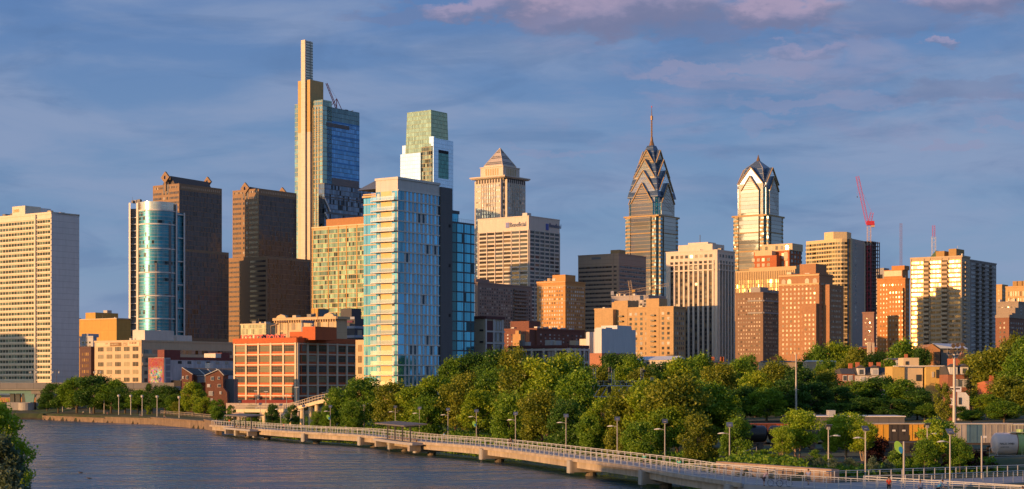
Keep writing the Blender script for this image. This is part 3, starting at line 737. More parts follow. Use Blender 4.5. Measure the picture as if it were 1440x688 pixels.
KM = {'sun': L_sun, 'mid': L_mid, 'olive': L_olive, 'dark': L_dark, 'fir': L_fir, 'red': L_red, 'sage': L_sage, 'birch': L_birch}
VAR = {}
def variant(kind, matk, i):
    key = (kind, matk, i)
    if key not in VAR:
        sd = zlib.crc32(repr(key).encode()) % 9999
        n = {'round': 9500, 'cone': 6000, 'column': 6000, 'vase': 6500, 'shrub': 2600}[kind]
        VAR[key] = tree_meshes(sd, kind, n, None, KM[matk], 12.0, 5.0 if kind != 'shrub' else 8.0, kind != 'shrub', {'round': 46, 'cone': 40, 'column': 34, 'vase': 36, 'shrub': 16}[kind], .43 if kind != 'shrub' else .8, bark_pale if kind == 'vase' else None)
    return VAR[key]
import zlib
LAND = [(-40, 'the frame edge'), (10, 'the white slab tower'), (60, 'the slab tower corner'), (100, 'the blank slab wall'), (150, 'the cream office with the banner'), (190, 'the orange windowless block'), (215, 'the tall mural'), (245, 'the round blue glass tower'), (275, 'the brick gables'), (310, 'the white walled block'), (350, 'the red rooftop letters'), (400, 'the brick loft building'), (450, 'the loft building corner'), (490, 'the shaded end of the loft'), (530, 'the glass tower balconies'), (590, 'the blue glass tower'), (640, 'the dark blade of the glass tower'), (690, 'the grey warehouse'), (735, 'the brown balcony block'), (785, 'the orange brick tower'), (840, 'the white ribbed building'), (890, 'the tan stepped apartments'), (920, 'the tallest spire'), (965, 'the cream striped tower'), (1010, 'the striped tower corner'), (1060, 'the smaller blue spire'), (1095, 'the shaded brown hotel'), (1140, 'the tall brown hotel'), (1190, 'the curved balcony tower'), (1222, 'the red tower crane'), (1255, 'the narrow orange tower'), (1300, 'the glaring apartment slab'), (1340, 'the floodlight mast'), (1385, 'the slab shaded wing'), (1425, 'the far right roofs')]
def near_lm(px): return min(LAND, key=lambda q: abs(q[0]-px))[1]
USED = {}; PLANTED = []
KW = {('round', 'sun'): 'broad yellow-green tree', ('round', 'mid'): 'round green tree', ('round', 'olive'): 'golden olive tree', ('round', 'dark'): 'dark green tree', ('cone', 'fir'): 'blue-grey conifer', ('cone', 'mid'): 'pointed green tree', ('column', 'olive'): 'tall narrow golden tree', ('column', 'sun'): 'slim yellow-green tree', ('column', 'mid'): 'slim green tree', ('vase', 'birch'): 'pale-stemmed bright tree', ('vase', 'sun'): 'pale-stemmed yellow-green tree', ('vase', 'mid'): 'pale-stemmed green tree', ('shrub', 'red'): 'dark purple shrub', ('shrub', 'mid'): 'low green shrub', ('shrub', 'sun'): 'low yellow-green shrub', ('shrub', 'dark'): 'low dark shrub', ('shrub', 'sage'): 'pale sage-green shrub', ('shrub', 'olive'): 'low golden shrub', ('column', 'dark'): 'slim dark tree', ('shrub', 'fir'): 'low grey shrub'}
def plant(px, ytop, wpx, Y, kind, matk, belt, zb=None, i=None, note=None):
    x = X(px, Y); z0 = gz(x, Y) if zb is None else zb; ht = max(1.0, Z(ytop, Y)-z0); wid = wpx*Y/F
    cr, tk = variant(kind, matk, (rng.randrange(3) if i is None else i))
    shr = kind == 'shrub'; b = KW[(kind, matk)]
    big = '' if shr else ('tall ' if ht > 15 and 'tall' not in b else 'small ' if ht < 8 and 'small' not in b else '')
    lab = '%s%s %s, below %s' % (big, b, belt, near_lm(px)) if not note else note
    k = USED.get(lab, 0); USED[lab] = k+1
    grp = ('shrubs ' if shr else 'trees ')+belt
    r = empty('shrub' if shr else ('pine_tree' if kind == 'cone' and matk == 'fir' else 'tree'), (x, Y, z0), rng.uniform(0, 6.28), lab, 'shrub' if shr else 'tree', grp)
    sx = wid/(16.0 if shr else 10.0); r.scale = (sx, sx, ht/12.0)
    link('crown', cr, r)
    if tk: link('trunk', tk, r)
    PLANTED.append((r, px)); return r
# front row on the river bank behind the boardwalk: (x, top, width, depth, kind, colour)
B1 = 'in the riverbank row'
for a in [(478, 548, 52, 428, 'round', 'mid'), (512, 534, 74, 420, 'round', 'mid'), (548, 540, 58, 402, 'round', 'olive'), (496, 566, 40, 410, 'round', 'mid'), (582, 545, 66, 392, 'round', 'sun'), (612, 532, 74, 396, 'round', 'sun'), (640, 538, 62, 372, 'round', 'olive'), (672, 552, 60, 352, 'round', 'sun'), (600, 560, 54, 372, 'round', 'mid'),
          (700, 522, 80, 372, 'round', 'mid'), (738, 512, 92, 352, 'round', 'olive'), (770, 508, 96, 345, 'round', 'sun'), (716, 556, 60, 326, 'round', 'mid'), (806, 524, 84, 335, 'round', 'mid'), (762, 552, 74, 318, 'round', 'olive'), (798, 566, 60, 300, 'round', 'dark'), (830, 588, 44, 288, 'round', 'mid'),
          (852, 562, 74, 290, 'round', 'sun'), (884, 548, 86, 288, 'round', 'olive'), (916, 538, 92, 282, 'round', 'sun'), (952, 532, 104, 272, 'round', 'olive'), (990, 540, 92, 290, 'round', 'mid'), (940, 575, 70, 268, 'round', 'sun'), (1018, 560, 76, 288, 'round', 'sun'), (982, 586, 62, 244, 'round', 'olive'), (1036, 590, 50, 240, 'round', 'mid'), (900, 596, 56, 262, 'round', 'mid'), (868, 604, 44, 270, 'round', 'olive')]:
    plant(*a, B1)
# second row, taller, across the tracks
B2 = 'beyond the tracks'
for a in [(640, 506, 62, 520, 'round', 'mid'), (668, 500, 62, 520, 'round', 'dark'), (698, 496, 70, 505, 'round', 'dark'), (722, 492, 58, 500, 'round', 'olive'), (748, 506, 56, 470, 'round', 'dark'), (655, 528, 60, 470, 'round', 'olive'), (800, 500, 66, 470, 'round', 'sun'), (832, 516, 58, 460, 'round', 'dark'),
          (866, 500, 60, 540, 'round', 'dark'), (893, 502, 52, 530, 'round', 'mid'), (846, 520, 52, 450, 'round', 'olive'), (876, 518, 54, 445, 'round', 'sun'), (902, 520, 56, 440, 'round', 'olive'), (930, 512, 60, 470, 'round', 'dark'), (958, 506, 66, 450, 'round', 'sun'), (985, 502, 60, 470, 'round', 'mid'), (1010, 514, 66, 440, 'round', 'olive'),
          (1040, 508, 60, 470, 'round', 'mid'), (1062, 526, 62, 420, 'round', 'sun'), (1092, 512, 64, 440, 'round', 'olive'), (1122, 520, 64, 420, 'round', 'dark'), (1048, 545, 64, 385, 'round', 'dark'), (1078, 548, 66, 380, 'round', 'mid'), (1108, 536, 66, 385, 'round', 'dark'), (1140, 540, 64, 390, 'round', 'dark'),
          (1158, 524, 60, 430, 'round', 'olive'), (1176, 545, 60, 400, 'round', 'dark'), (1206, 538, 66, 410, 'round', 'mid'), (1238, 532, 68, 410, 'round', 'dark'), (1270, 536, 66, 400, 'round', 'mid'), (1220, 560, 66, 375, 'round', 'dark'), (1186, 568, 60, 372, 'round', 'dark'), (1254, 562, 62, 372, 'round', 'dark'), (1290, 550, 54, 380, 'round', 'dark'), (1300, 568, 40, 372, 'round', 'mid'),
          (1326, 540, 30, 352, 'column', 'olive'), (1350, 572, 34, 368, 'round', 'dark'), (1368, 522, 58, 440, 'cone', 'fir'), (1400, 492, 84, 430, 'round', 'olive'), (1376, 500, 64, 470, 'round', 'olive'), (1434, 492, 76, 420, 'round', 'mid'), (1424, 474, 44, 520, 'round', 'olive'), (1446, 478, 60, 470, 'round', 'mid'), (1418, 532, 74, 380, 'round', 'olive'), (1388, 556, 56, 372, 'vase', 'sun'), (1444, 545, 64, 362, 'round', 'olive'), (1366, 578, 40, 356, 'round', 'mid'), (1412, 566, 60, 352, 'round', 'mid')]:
    plant(*a, B2)
B3 = 'among the distant rooftops'
for a in [(1150, 489, 46, 760, 'round', 'mid'), (1178, 485, 54, 760, 'round', 'sun'), (1206, 492, 46, 720, 'round', 'olive'), (1232, 498, 50, 660, 'round', 'olive'), (1270, 482, 62, 700, 'round', 'mid'), (1298, 492, 34, 690, 'round', 'dark'), (1160, 508, 44, 600, 'round', 'mid'), (1190, 512, 50, 580, 'round', 'olive'), (1128, 508, 48, 640, 'round', 'mid'), (1398, 500, 40, 620, 'round', 'mid'), (1052, 502, 40, 640, 'round', 'mid'), (1095, 503, 34, 660, 'round', 'olive'), (1250, 508, 40, 590, 'round', 'mid')]:
    plant(*a, B3, zb=8)
B4 = 'in the riverside park'
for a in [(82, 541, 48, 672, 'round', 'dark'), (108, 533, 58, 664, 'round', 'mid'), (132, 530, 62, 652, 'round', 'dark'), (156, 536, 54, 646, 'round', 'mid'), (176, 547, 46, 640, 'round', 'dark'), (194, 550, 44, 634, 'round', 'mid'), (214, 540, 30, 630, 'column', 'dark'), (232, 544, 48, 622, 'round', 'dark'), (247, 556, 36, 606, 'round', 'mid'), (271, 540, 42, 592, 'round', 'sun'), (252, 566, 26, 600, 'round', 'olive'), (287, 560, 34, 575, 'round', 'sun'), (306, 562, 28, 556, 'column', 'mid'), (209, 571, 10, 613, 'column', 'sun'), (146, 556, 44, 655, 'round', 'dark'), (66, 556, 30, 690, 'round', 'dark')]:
    plant(*a, B4)
B5 = 'by the curved footbridge'
for a in [(354, 571, 26, 490, 'round', 'mid'), (325, 570, 18, 510, 'column', 'mid'), (383, 570, 24, 450, 'round', 'dark'), (410, 570, 24, 440, 'column', 'dark'), (446, 580, 22, 430, 'round', 'mid'), (305, 572, 20, 530, 'round', 'mid'), (464, 572, 30, 424, 'round', 'mid')]:
    plant(*a, B5)
B6 = 'in the raised bed'
for a in [(1124, 579, 76, 222, 'vase', 'birch'), (1100, 602, 42, 219, 'vase', 'birch'), (1190, 583, 78, 226, 'vase', 'birch'), (1214, 594, 58, 222, 'vase', 'sun'), (1166, 600, 38, 224, 'vase', 'birch'), (1320, 592, 70, 221, 'vase', 'birch'), (1300, 618, 44, 212, 'vase', 'mid'), (1350, 618, 40, 213, 'round', 'mid')]:
    plant(*a, B6, zb=4.1 if a[0] < 1230 else 2.9)
B7 = 'behind the ramp railings'
for a in [(1236, 618, 52, 222, 'shrub', 'red'), (1372, 636, 60, 219, 'shrub', 'red'), (1336, 638, 36, 218, 'shrub', 'red'), (1262, 632, 36, 216, 'shrub', 'mid'), (1290, 640, 30, 216, 'shrub', 'mid'), (1144, 634, 30, 216, 'shrub', 'mid'), (1070, 633, 30, 226, 'shrub', 'mid'), (1048, 637, 26, 230, 'shrub', 'sun'), (1090, 640, 26, 217, 'shrub', 'olive'), (1165, 640, 22, 213, 'shrub', 'mid'), (1136, 645, 20, 209, 'shrub', 'sage'), (1152, 646, 20, 207, 'shrub', 'sage'), (1172, 648, 22, 205, 'shrub', 'sage'), (1196, 648, 24, 206, 'shrub', 'sage'), (1226, 645, 26, 210, 'shrub', 'sage'), (1248, 647, 22, 209, 'shrub', 'sage'), (1110, 645, 20, 213, 'shrub', 'dark'), (1430, 648, 30, 226, 'shrub', 'dark'), (1062, 645, 20, 221, 'shrub', 'sage')]:
    plant(*a, B7, zb=4.0 if a[0] < 1225 else 2.6)
# the big tree on the near bank, lower left
def near_tree():
    g = np.random.RandomState(5)
    def one(x, y, H, Rr, n, mat, lab, base=.15):
        P, tone, lob = crown_pts(g, H, Rr, H*base, n, 70, 'round'); V, Fc, tone = leaf_cards(P, .17, g, tone)
        r = empty('tree', (x, y, 2), 0, lab, 'tree', 'trees on the near bank'); link('crown', cards_mesh('crown', V, Fc, tone, mat), r)
        mb = MB(); mb.tube([(0, 0, -.5), (.1, 0, H*.3), (0, .2, H*.75)], [.4, .3, .08], 8)
        for (a, b, c, lr) in lob[::3]: mb.tube([(0, 0, max(1.5, c-2.5)), (a*.5, b*.5, c-1), (a, b, c)], [.13, .08, .03], 5, False)
        mb.build('trunk', bark, r)
    one(X(-12, 93), 93, Z(563, 93)-2, 2.35, 34000, L_birch, 'leafy green tree at the lower left corner, taller and farther from the viewer', .12)
    one(X(-6, 80), 80, Z(612, 80)-2, 1.75, 24000, L_sage, 'grey-green tree at the lower left corner, lower and nearest the viewer', .1)
near_tree()
# undergrowth on the bank and in the beds: nobody could count it
def undergrowth():
    g = np.random.RandomState(11); P = []; T = []
    S = g.uniform(30, LEN-22, 26000); O = g.uniform(8.2, 17, 26000)
    q = np.array([path(s, o)[:2] for s, o in zip(S, O)]); z = ground_z(q[:, 0], q[:, 1]); P.append(np.c_[q, z+g.rand(len(q))**1.5*1.6]); T.append(g.rand(len(q)))
    x = g.uniform(-200, -84, 5000); y = 700-(x+200)*1.6+g.uniform(4, 8, 5000)
    x = g.uniform(20, 40, 9000); y = g.uniform(204, 232, 9000); k = ((x-26.7)*.876+(y-216)*.482 > .8); x, y = x[k], y[k]; P.append(np.c_[x, y, ground_z(x, y)+g.rand(len(x))**2*.9]); T.append(g.rand(len(x)))
    x = g.uniform(38, 63, 7000); y = 203+(x-38)*.5+g.uniform(2, 16, 7000); P.append(np.c_[x, y, ground_z(x, y)+g.rand(len(x))**2*.8]); T.append(g.rand(len(x)))
    x = g.uniform(-90, 20, 14000); y = np.interp(x, [-90, -50, 0, 20], [500, 440, 340, 280])+g.uniform(0, 60, 14000); P.append(np.c_[x, y, ground_z(x, y)+g.rand(len(x))**2*1.5]); T.append(g.rand(len(x)))
    P = np.concatenate(P); T = np.concatenate(T); V, Fc, T = leaf_cards(P, .5, g, T, .6)
    stuff(link('undergrowth', cards_mesh('undergrowth', V, Fc, T, L_mid)))['label'] = 'tangled green undergrowth covering the bank'
undergrowth()
def lawn():
    m, t = newmat('grass'); geo = t.n('NewGeometry').outputs['Position']; n = t.noise(geo, .3, 5, .6)
    t.n('OutputMaterial', Surface=t.n('BsdfPrincipled', Base_Color=t.mix(n, (.035, .075, .012), (.07, .12, .02)), Roughness=.95))
    mb = MB(); xs = np.linspace(-196, -92, 40)
    for a, b in zip(xs[:-1], xs[1:]):
        f = lambda x, o: (x, np.interp(x, [-194, -167, -90], [690, 622, 522])+o, 0)
        q = []
        for (x, o) in ((a, 3), (b, 3), (b, 45), (a, 45)): X_, Y_, _ = f(x, o); q.append((X_, Y_, gz(X_, Y_)+.12))
        mb.face(*q)
    struct(mb.build('grass', m))
lawn()
def finish_plants():
    by = {}
    for r, px in PLANTED: by.setdefault(r['label'], []).append((px, r))
    for lab, v in by.items():
        if len(v) > 1:
            v.sort(key=lambda q: q[0]); wd = {2: ['left of two', 'right of two'], 3: ['left of three', 'middle of three', 'right of three']}.get(len(v)) or [ordn[k]+' from left' for k in range(len(v))]
            for (px, r), w in zip(v, wd): r['label'] = lab+', '+w
finish_plants()
# ---------------------------------------------------------------- the skyline
cream = W('cream concrete', (.66, .59, .47), ju=3.6, jv=2.8, jw=.1, jd=.8)
roofm = W('roof gravel', (.16, .15, .14))
wdark = WIN('window dark'); wpale = WIN('window pale', pb=.75, blind=(.62, .56, .46))
wgreen = WIN('window green', c=(.02, .05, .045), blind=(.10, .17, .13), pb=.4, pw=.95, mw=.1, mc=(.35, .30, .22))
def acbox(b, x, y, z, w=4, d=3, h=2.5, name='roof_plant', m=None): return b.box(name, m or MET('plant grey', (.38, .37, .36)), x, x+w, y, y+d, z, z+h)

def slab2400():
    b = Bld('apartment_slab', 'long cream apartment slab at far left, windowed side and blank pale end wall', -60, 72, 111, 300, 900, wall=cream)
    b.root['category'] = 'apartment block'
    MB().box(.0, b.wr, -.25, -.02, 0, b.H+.6).build('end_wall', W('pale panel', (.60, .60, .60), ju=0, jv=3.17, jw=.28, jd=.7, var=.08), b.root)
    n = 30; z0 = b.z(535); z1 = b.z(307)
    c = b.cols('L', 71, 52.5, 5)+b.cols('L', 48.5, 0, 12)+b.cols('L', 0, -58, 12)
    b.grid('L', c, z0, z1, n, wgreen, .84, .52)
    b.piers('L', [b.uL(50.5)], 1.2, 0, b.H, cream, out=.9)
    b.bands('L', 0, b.uL(-60), [z0+(z1-z0)/n*k-.2 for k in range(n+1)], .5, cream, out=.45)
    b.parapet(cream, h=.8)
    y0, y1 = b.uL(32), b.uL(14); x1 = b.uR(62, b.uL(32))
    b.box('penthouse', cream, 1.5, 12, y0, y1, b.H, b.H+5.6); b.box('penthouse', W('pale panel', (.42, .42, .42)), 12.01, 19, y0+.3, y1-.3, b.H, b.H+5.2)
    b.box('roof_plant', roofm, 2, 5, y1+.5, y1+2.5, b.H, b.H+2.2)
    text('sign_lettering', '2400', 2.4, W('gold letters', (.65, .33, .05)), b.root, (1.42, y1-.8, b.H+2.4), (R(90), 0, R(-90)), .04, 1.05)
slab2400()

def roundglass():
    Y = 1250; b = Bld('round_glass_tower', 'round teal glass apartment tower with white crown and horizontal white rings', None, 194, 248, 283, Y, wl=18, wall=None, body=False)
    b.root['category'] = 'apartment tower'
    # curved front: plan polygon through photo columns, bulging towards the viewer
    o = Vector((b.Xc, Y)); ca, sa = math.cos(-b.a), math.sin(-b.a)
    def loc(px, dy):
        y = Y+dy; p = Vector((X(px, y), y))-o; return (p.x*ca-p.y*sa, p.x*sa+p.y*ca)
    front = [loc(p, d) for p, d in ((194, 9), (197, 4), (203, .5), (211, -1.5), (220, -1.5), (229, .5), (238, 4.5), (244, 9), (247.5, 13))]
    fr3 = catmull([(p[0], p[1]) for p in front], 5); front = [tuple(p) for p in fr3]
    back = [loc(249, 40), loc(194, 40)]
    plan = list(front)+back; gl = G('teal curtain wall', (.045, .27, .38), .5, .38, 1.5, 3.0, (.30, .42, .46), .10, .2, .006, .2, dark=.06)
    rings = [b.z(y) for y in (480, 449, 417, 384, 350.5, 316)]; zs = [0]+rings+[b.z(296)]
    for z0, z1 in zip(zs[:-1], zs[1:]): MB().prism(plan, z0, z1-.02).build('curtain_wall', gl, b.root)
    wh = W('white metal', (.62, .60, .58))
    def ring(z, h, e, m, name):
        c = Vector(loc(222, 20)); q = [tuple(c+(Vector(p)-c)*e) for p in plan]; MB().prism(q, z, z+h).build(name, m, b.root)
    for z in rings: ring(z, .9, 1.02, wh, 'ring')
    fl = np.linspace(b.z(520), b.z(300), 47)
    for z in fl: ring(z, .22, 1.008, W('ring grey', (.4, .42, .42)), 'floor_line')
    ring(b.z(296.5), 1.0, 1.02, wh, 'ring')
    crown = G('crown screen', (.75, .66, .52), .75, .16, 1.6, 1.6, (.6, .5, .4), .12, .12, .006, .1)
    c = Vector(loc(222, 20)); q = [tuple(c+(Vector(p)-c)*.995) for p in plan]; MB().prism(q, b.z(295), b.z(283.5)).build('crown', crown, b.root)
    # balcony column at left and blade at right
    w0, w1 = loc(181, 10), loc(193, 8); w2, w3 = loc(193.5, 30), loc(181, 30)
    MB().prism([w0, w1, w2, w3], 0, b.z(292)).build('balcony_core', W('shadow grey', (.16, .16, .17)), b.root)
    for k in range(24):
        z = b.z(520)+(b.z(296)-b.z(520))*k/24; a0, a1 = loc(180.7, 8.5), loc(193.4, 6.5); MB().prism([a0, a1, loc(193.4, 12), loc(180.7, 13)], z, z+.5).build('balcony', wh, b.root)
    for p0, p1 in ((181, 183.5), (191.5, 194.5)): MB().prism([loc(p0, 7), loc(p1, 5.5), loc(p1, 14), loc(p0, 15)], 0, b.z(284)).build('pier', wh, b.root)
    MB().prism([loc(247.2, 10), loc(249.4, 11), loc(249.6, 38), loc(247.2, 38)], 0, b.z(285)).build('pier', wh, b.root)
    MB().prism([loc(249.6, 14), loc(258.5, 20), loc(258.5, 40), loc(249.6, 38)], 0, b.z(296.5)).build('side_wing', gl, b.root)
    MB().prism([loc(258.2, 17), loc(260.2, 18), loc(260.4, 40), loc(258.2, 40)], 0, b.z(296)).build('pier', wh, b.root)
    for k in range(7): z = b.z(300+k*33.3); MB().prism([loc(249.6, 12.5), loc(258.5, 18), loc(258.5, 20), loc(249.6, 15)], z, z+.8).build('ring', wh, b.root)
    for k, (pa, pb, y0, y1) in enumerate(((237.5, 241, 312, 520), (218, 220.5, 370, 470))):
        d = 4.2 if k == 0 else -1.6
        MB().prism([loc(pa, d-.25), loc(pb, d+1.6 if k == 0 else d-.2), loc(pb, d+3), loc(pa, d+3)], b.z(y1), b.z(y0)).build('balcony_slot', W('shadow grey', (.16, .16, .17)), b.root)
roundglass()

def diamond_tower(name, label, xl, xc, xr, yt, Y, low, fl, dia, dia2):
    gran = W('brown granite '+name, (.27, .17, .10), ju=3, jv=3.9, jw=.12, jd=.75); gr2 = gran
    b = Bld('twin_tower', label, xl, xc, xr, yt, Y, wall=gran, group='twin brown granite towers with diamond ends'); b.root['category'] = 'office tower'
    gl = G('bronze band glass', (.035, .035, .042), .15, .12, 1.6, 0, (.2, .12, .08), .5, 0, .02, .4, dark=.2)
    z1, z0 = b.z(yt+9), b.z(470); n = int((470-yt-9)/6.9); W_ = b.wl
    b.ribbons('L', .8, W_*.36, z0, z1, n, gl, .46); b.ribbons('L', W_*.66, W_-.8, z0, z1, n, gl, .46)
    b.grid('L', [(W_*.42, W_*.06), (W_*.54, W_*.06)], z0, z1, n, wdark, .9, .5)
    b.ribbons('R', .4, b.wr-.4, z0, z1, n, gl, .9)
    # arcade of small openings under the roof line
    wo = W('lit soffit', (.55, .42, .30))
    b.grid('R', [(2+k*(b.wr-4)/20, (b.wr-4)/20) for k in range(20)], b.H-4.3, b.H-1.4, 1, wo, .3, .6, name='opening')
    b.grid('L', [(2+k*1.5, 1.5) for k in range(8)]+[(W_-14+k*1.5, 1.5) for k in range(8)], b.H-4, b.H-1.2, 1, wdark, .5, .6, name='opening')
    # the long prism on the roof, its two diamond ends
    cy_ = W_/2; r0 = b.z(yt+2); top = b.z(dia[0]+6); hw = W_*.24
    mb = MB(); mb.poly_ext([(3, cy_-hw, b.H), (3, cy_+hw, b.H), (3, cy_+hw*.35, top), (3, cy_-hw*.35, top)][::-1], (b.wr-6, 0, -1.0)); mb.build('roof_ridge', W('roof slate', (.10, .08, .075), ju=1.5, jw=.2), b.root, fix=True)
    def dmd(x, zc, h, w, th=1.6):
        mb = MB(); q = w*.27; outer = [(0, -h), (-w, 0), (0, h), (w, 0)]; inner = [(0, -q*1.2), (-q, -0), (0, q*1.2), (q, 0)]
        inner = [(-q*.8, -q), (-q*.8, q), (q*.8, q), (q*.8, -q)]; outer = [(0, -h), (-w, 0), (0, h), (w, 0)]
        for s_ in (0, 1):
            xx = x+s_*th
            ring = [(outer[0], inner[0], inner[3]), (outer[1], inner[1], inner[0]), (outer[2], inner[2], inner[1]), (outer[3], inner[3], inner[2])]
            for k in range(4):
                a, i1, i2 = ring[k]; nx_ = outer[(k+1) % 4]
                f1 = [(xx, cy_+a[0], zc+a[1]), (xx, cy_+nx_[0], zc+nx_[1]), (xx, cy_+i1[0], zc+i1[1])]; f2 = [(xx, cy_+a[0], zc+a[1]), (xx, cy_+i1[0], zc+i1[1]), (xx, cy_+i2[0], zc+i2[1])]
                for f in (f1, f2): mb.face(*(f if s_ else f[::-1]))
        for pol in (outer, inner):
            for k in range(4):
                a, c = pol[k], pol[(k+1) % 4]; f = [(x, cy_+a[0], zc+a[1]), (x+th, cy_+a[0], zc+a[1]), (x+th, cy_+c[0], zc+c[1]), (x, cy_+c[0], zc+c[1])]; mb.face(*f)
        mb.build('diamond', gran, b.root, fix=True)
    h = (dia[1]-dia[0])/2*Y/F; dmd(-1.2, b.z((dia[0]+dia[1])/2), h, h*1.0)
    b.box('stem', gran, -1.0, 1.2, cy_-.9, cy_+.9, b.z(yt+9), b.z(dia[1])+1.5)
    h2 = (dia2[1]-dia2[0])/2*(Y+b.wr*b.dR[1])/F; zc2 = Z((dia2[0]+dia2[1])/2, Y+b.wr*b.dR[1])-b.zb; dmd(b.wr-2, zc2, h2, h2)
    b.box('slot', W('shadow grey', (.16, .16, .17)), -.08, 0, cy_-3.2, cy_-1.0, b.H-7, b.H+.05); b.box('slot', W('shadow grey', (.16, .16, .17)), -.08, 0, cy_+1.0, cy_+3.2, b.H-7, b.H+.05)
    # lower, wider part
    ly, le, lf, lr = low; zl = b.z(ly)
    b.box('lower_wing', gran, -1.0, b.wr+lr, -lf, W_+le, 0, zl)
    m = int((475-ly)/6.9); zb_ = b.z(475)
    b.ribbons('L', -lf+1, W_*.3, zb_, zl-2, m, gl, .42, pl=-1.0); b.ribbons('L', W_*.66, W_+le-.8, zb_, zl-2, m, gl, .36, pl=-1.0)
    b.ribbons('R', .2, b.wr+lr-.4, zb_, zl-2, m, gl, .9, pl=-lf)
diamond_tower('a', 'left and taller-looking of the two brown granite towers with diamond roof ends', 215, 252, 312, 258, 1380, (350, 3, 3, 5), 30, (239.5, 256.5), (247, 262))
diamond_tower('b', 'right of the two brown granite towers with diamond roof ends, beside the tallest tower', 327, 364, 417, 265, 1450, (361, 4, 10, 7), 27, (255, 272), (262, 277))

def spire_tower():
    Y = 1600; b = Bld('tallest_tower', 'tallest glass tower with gold stone core and slender lantern spire at its left edge', 414.5, 453.5, 505.5, 148.5, Y, wall=None, body=False)
    b.root['category'] = 'skyscraper'
    blue = G('deep blue curtain wall', (.13, .30, .52), .8, .05, 3.0, 4.3, (.05, .10, .16), .25, .5, .015, .22)
    grn = G('green curtain wall', (.28, .42, .36), .7, .08, 3.0, 4.3, (.30, .28, .18), .3, .6, .02, .2)
    y1 = b.uL(414.5); ys = b.uL(438); zt = b.H
    b.box('curtain_wall', blue, 6, b.wr, 0, y1-4, 0, b.z(169.0)); b.box('crown_screen', G('grey green screen', (.14, .24, .26), .6, .15, 3.0, 4.3, (.05, .08, .09), .2, .4, .01, .2), 6, b.wr, 0, y1-4, b.z(168.9), zt)
    b.box('shoulder', grn, 0, 13, 0, ys, 0, b.z(140)); b.box('side_glass', grn, 0, 10, b.uL(419), y1, 0, b.z(142))
    gold = W('gold stone', (.50, .34, .14), ju=3, jv=4.3, jw=.2, jd=.8); crm = W('cream stone', (.60, .50, .38), ju=3, jv=4.3, jw=.2, jd=.85)
    c0, c1 = b.uL(436, -3), b.uL(419, -3)
    xr = 15.5
    b.box('stone_core', gold, -3, xr, c0, c1, b.z(184), b.z(110.5)); b.box('stone_core', crm, -3, xr, c0, c1, 0, b.z(184.1))
    s0, s1 = b.uL(429, -5), b.uL(423.3, -5)
    lan = G('lantern glass', (.70, .68, .55), .25, .25, 1.7, 2.2, (.35, .38, .34), .35, .5, .01, .12)
    b.box('spire', W('spire white', (.62, .55, .46), ju=0, jv=4.3, jw=.15), -5, -3.9, s0, s1, 0, b.z(54))
    b.box('lantern', lan, -3.88, 6, s0+.4, s1-.3, b.z(110.5), b.z(54.5))
    for k in range(14): b.box('lantern_band', W('lantern band', (.22, .27, .26)), -3.6, 6.15, s0+.25, s0+.4, b.z(108-k*3.9), b.z(108-k*3.9)+.9)
    for px in (440.5, 444.5, 448.5): b.piers('L', [b.uL(px)], .8, 0, b.z(150), W('gold fin', (.42, .33, .18)), out=.5, name='fin')
    b.bands('L', 0, ys, [b.z(148+k*6.1) for k in range(50)], .5, W('gold fin', (.42, .33, .18)), out=.25)
    br = MET('bright blue band', (.02, .20, .55), .3)
    for y in (169.5, 190, 208, 227, 246): b.bands('R', 13.2, b.wr-.2, [b.z(y)], 1.2, br, out=.25, name='blue_band')
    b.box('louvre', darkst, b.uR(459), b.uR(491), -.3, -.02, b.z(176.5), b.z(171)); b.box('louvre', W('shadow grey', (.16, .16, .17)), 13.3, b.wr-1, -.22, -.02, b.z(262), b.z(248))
    # small works crane on the roof
    r = empty('roof_crane', (b.Xc, Y, b.zb+b.H), b.a, 'small dark red derrick crane on the roof of the tallest tower', 'crane'); red = MET('derrick red', (.42, .05, .04))
    u = lambda p: b.uR(p, 8); zz = lambda y: Z(y, Y+u(475)*b.dR[1])-b.zb-b.H
    mb = MB(); 
    for dy in (0, 1.6): mb.bar((u(474), 8+dy, zz(152)), (u(460), 8+dy, zz(119)), .5)
    for k in range(9): a = k/9; mb.bar((u(474-14*a), 8, zz(152-33*a)), (u(474-14*(a+.09)), 9.6, zz(152-33*(a+.09))), .14)
    mb.build('jib', red, r)
    mb = MB(); mb.bar((u(473.5), 8, zz(152)), (u(473.5), 8, zz(138)), .6); mb.bar((u(473.5), 8, zz(138)), (u(481), 8, zz(153)), .45); mb.bar((u(473.5), 8, zz(138)), (u(465.5), 8, zz(150)), .45); mb.build('mast', red, r)
    MB().bar((u(460), 8, zz(119)), (u(473.5), 8, zz(138)), .1).build('stay', darkst, r)
    mb = MB(); mb.box(u(471), u(479), 6.5, 10, -.2, 1.4); mb.build('cab', darkst, r)
    l = empty('boom_lift', (b.Xc, Y, b.zb+b.H), b.a, 'yellow boom resting on the tallest tower roof right of the derrick', 'machine')
    MB().tube([(u(484), 6, zz(153.5)), (u(491), 6, zz(153)), (u(494.5), 6, zz(151))], [.5, .45, .25], 6).build('boom', MET('lift yellow', (.6, .35, .08)), l)
    MB().box(u(482.5), u(486), 4.5, 7.5, -.3, 1.6).build('chassis', darkst, l)
spire_tower()

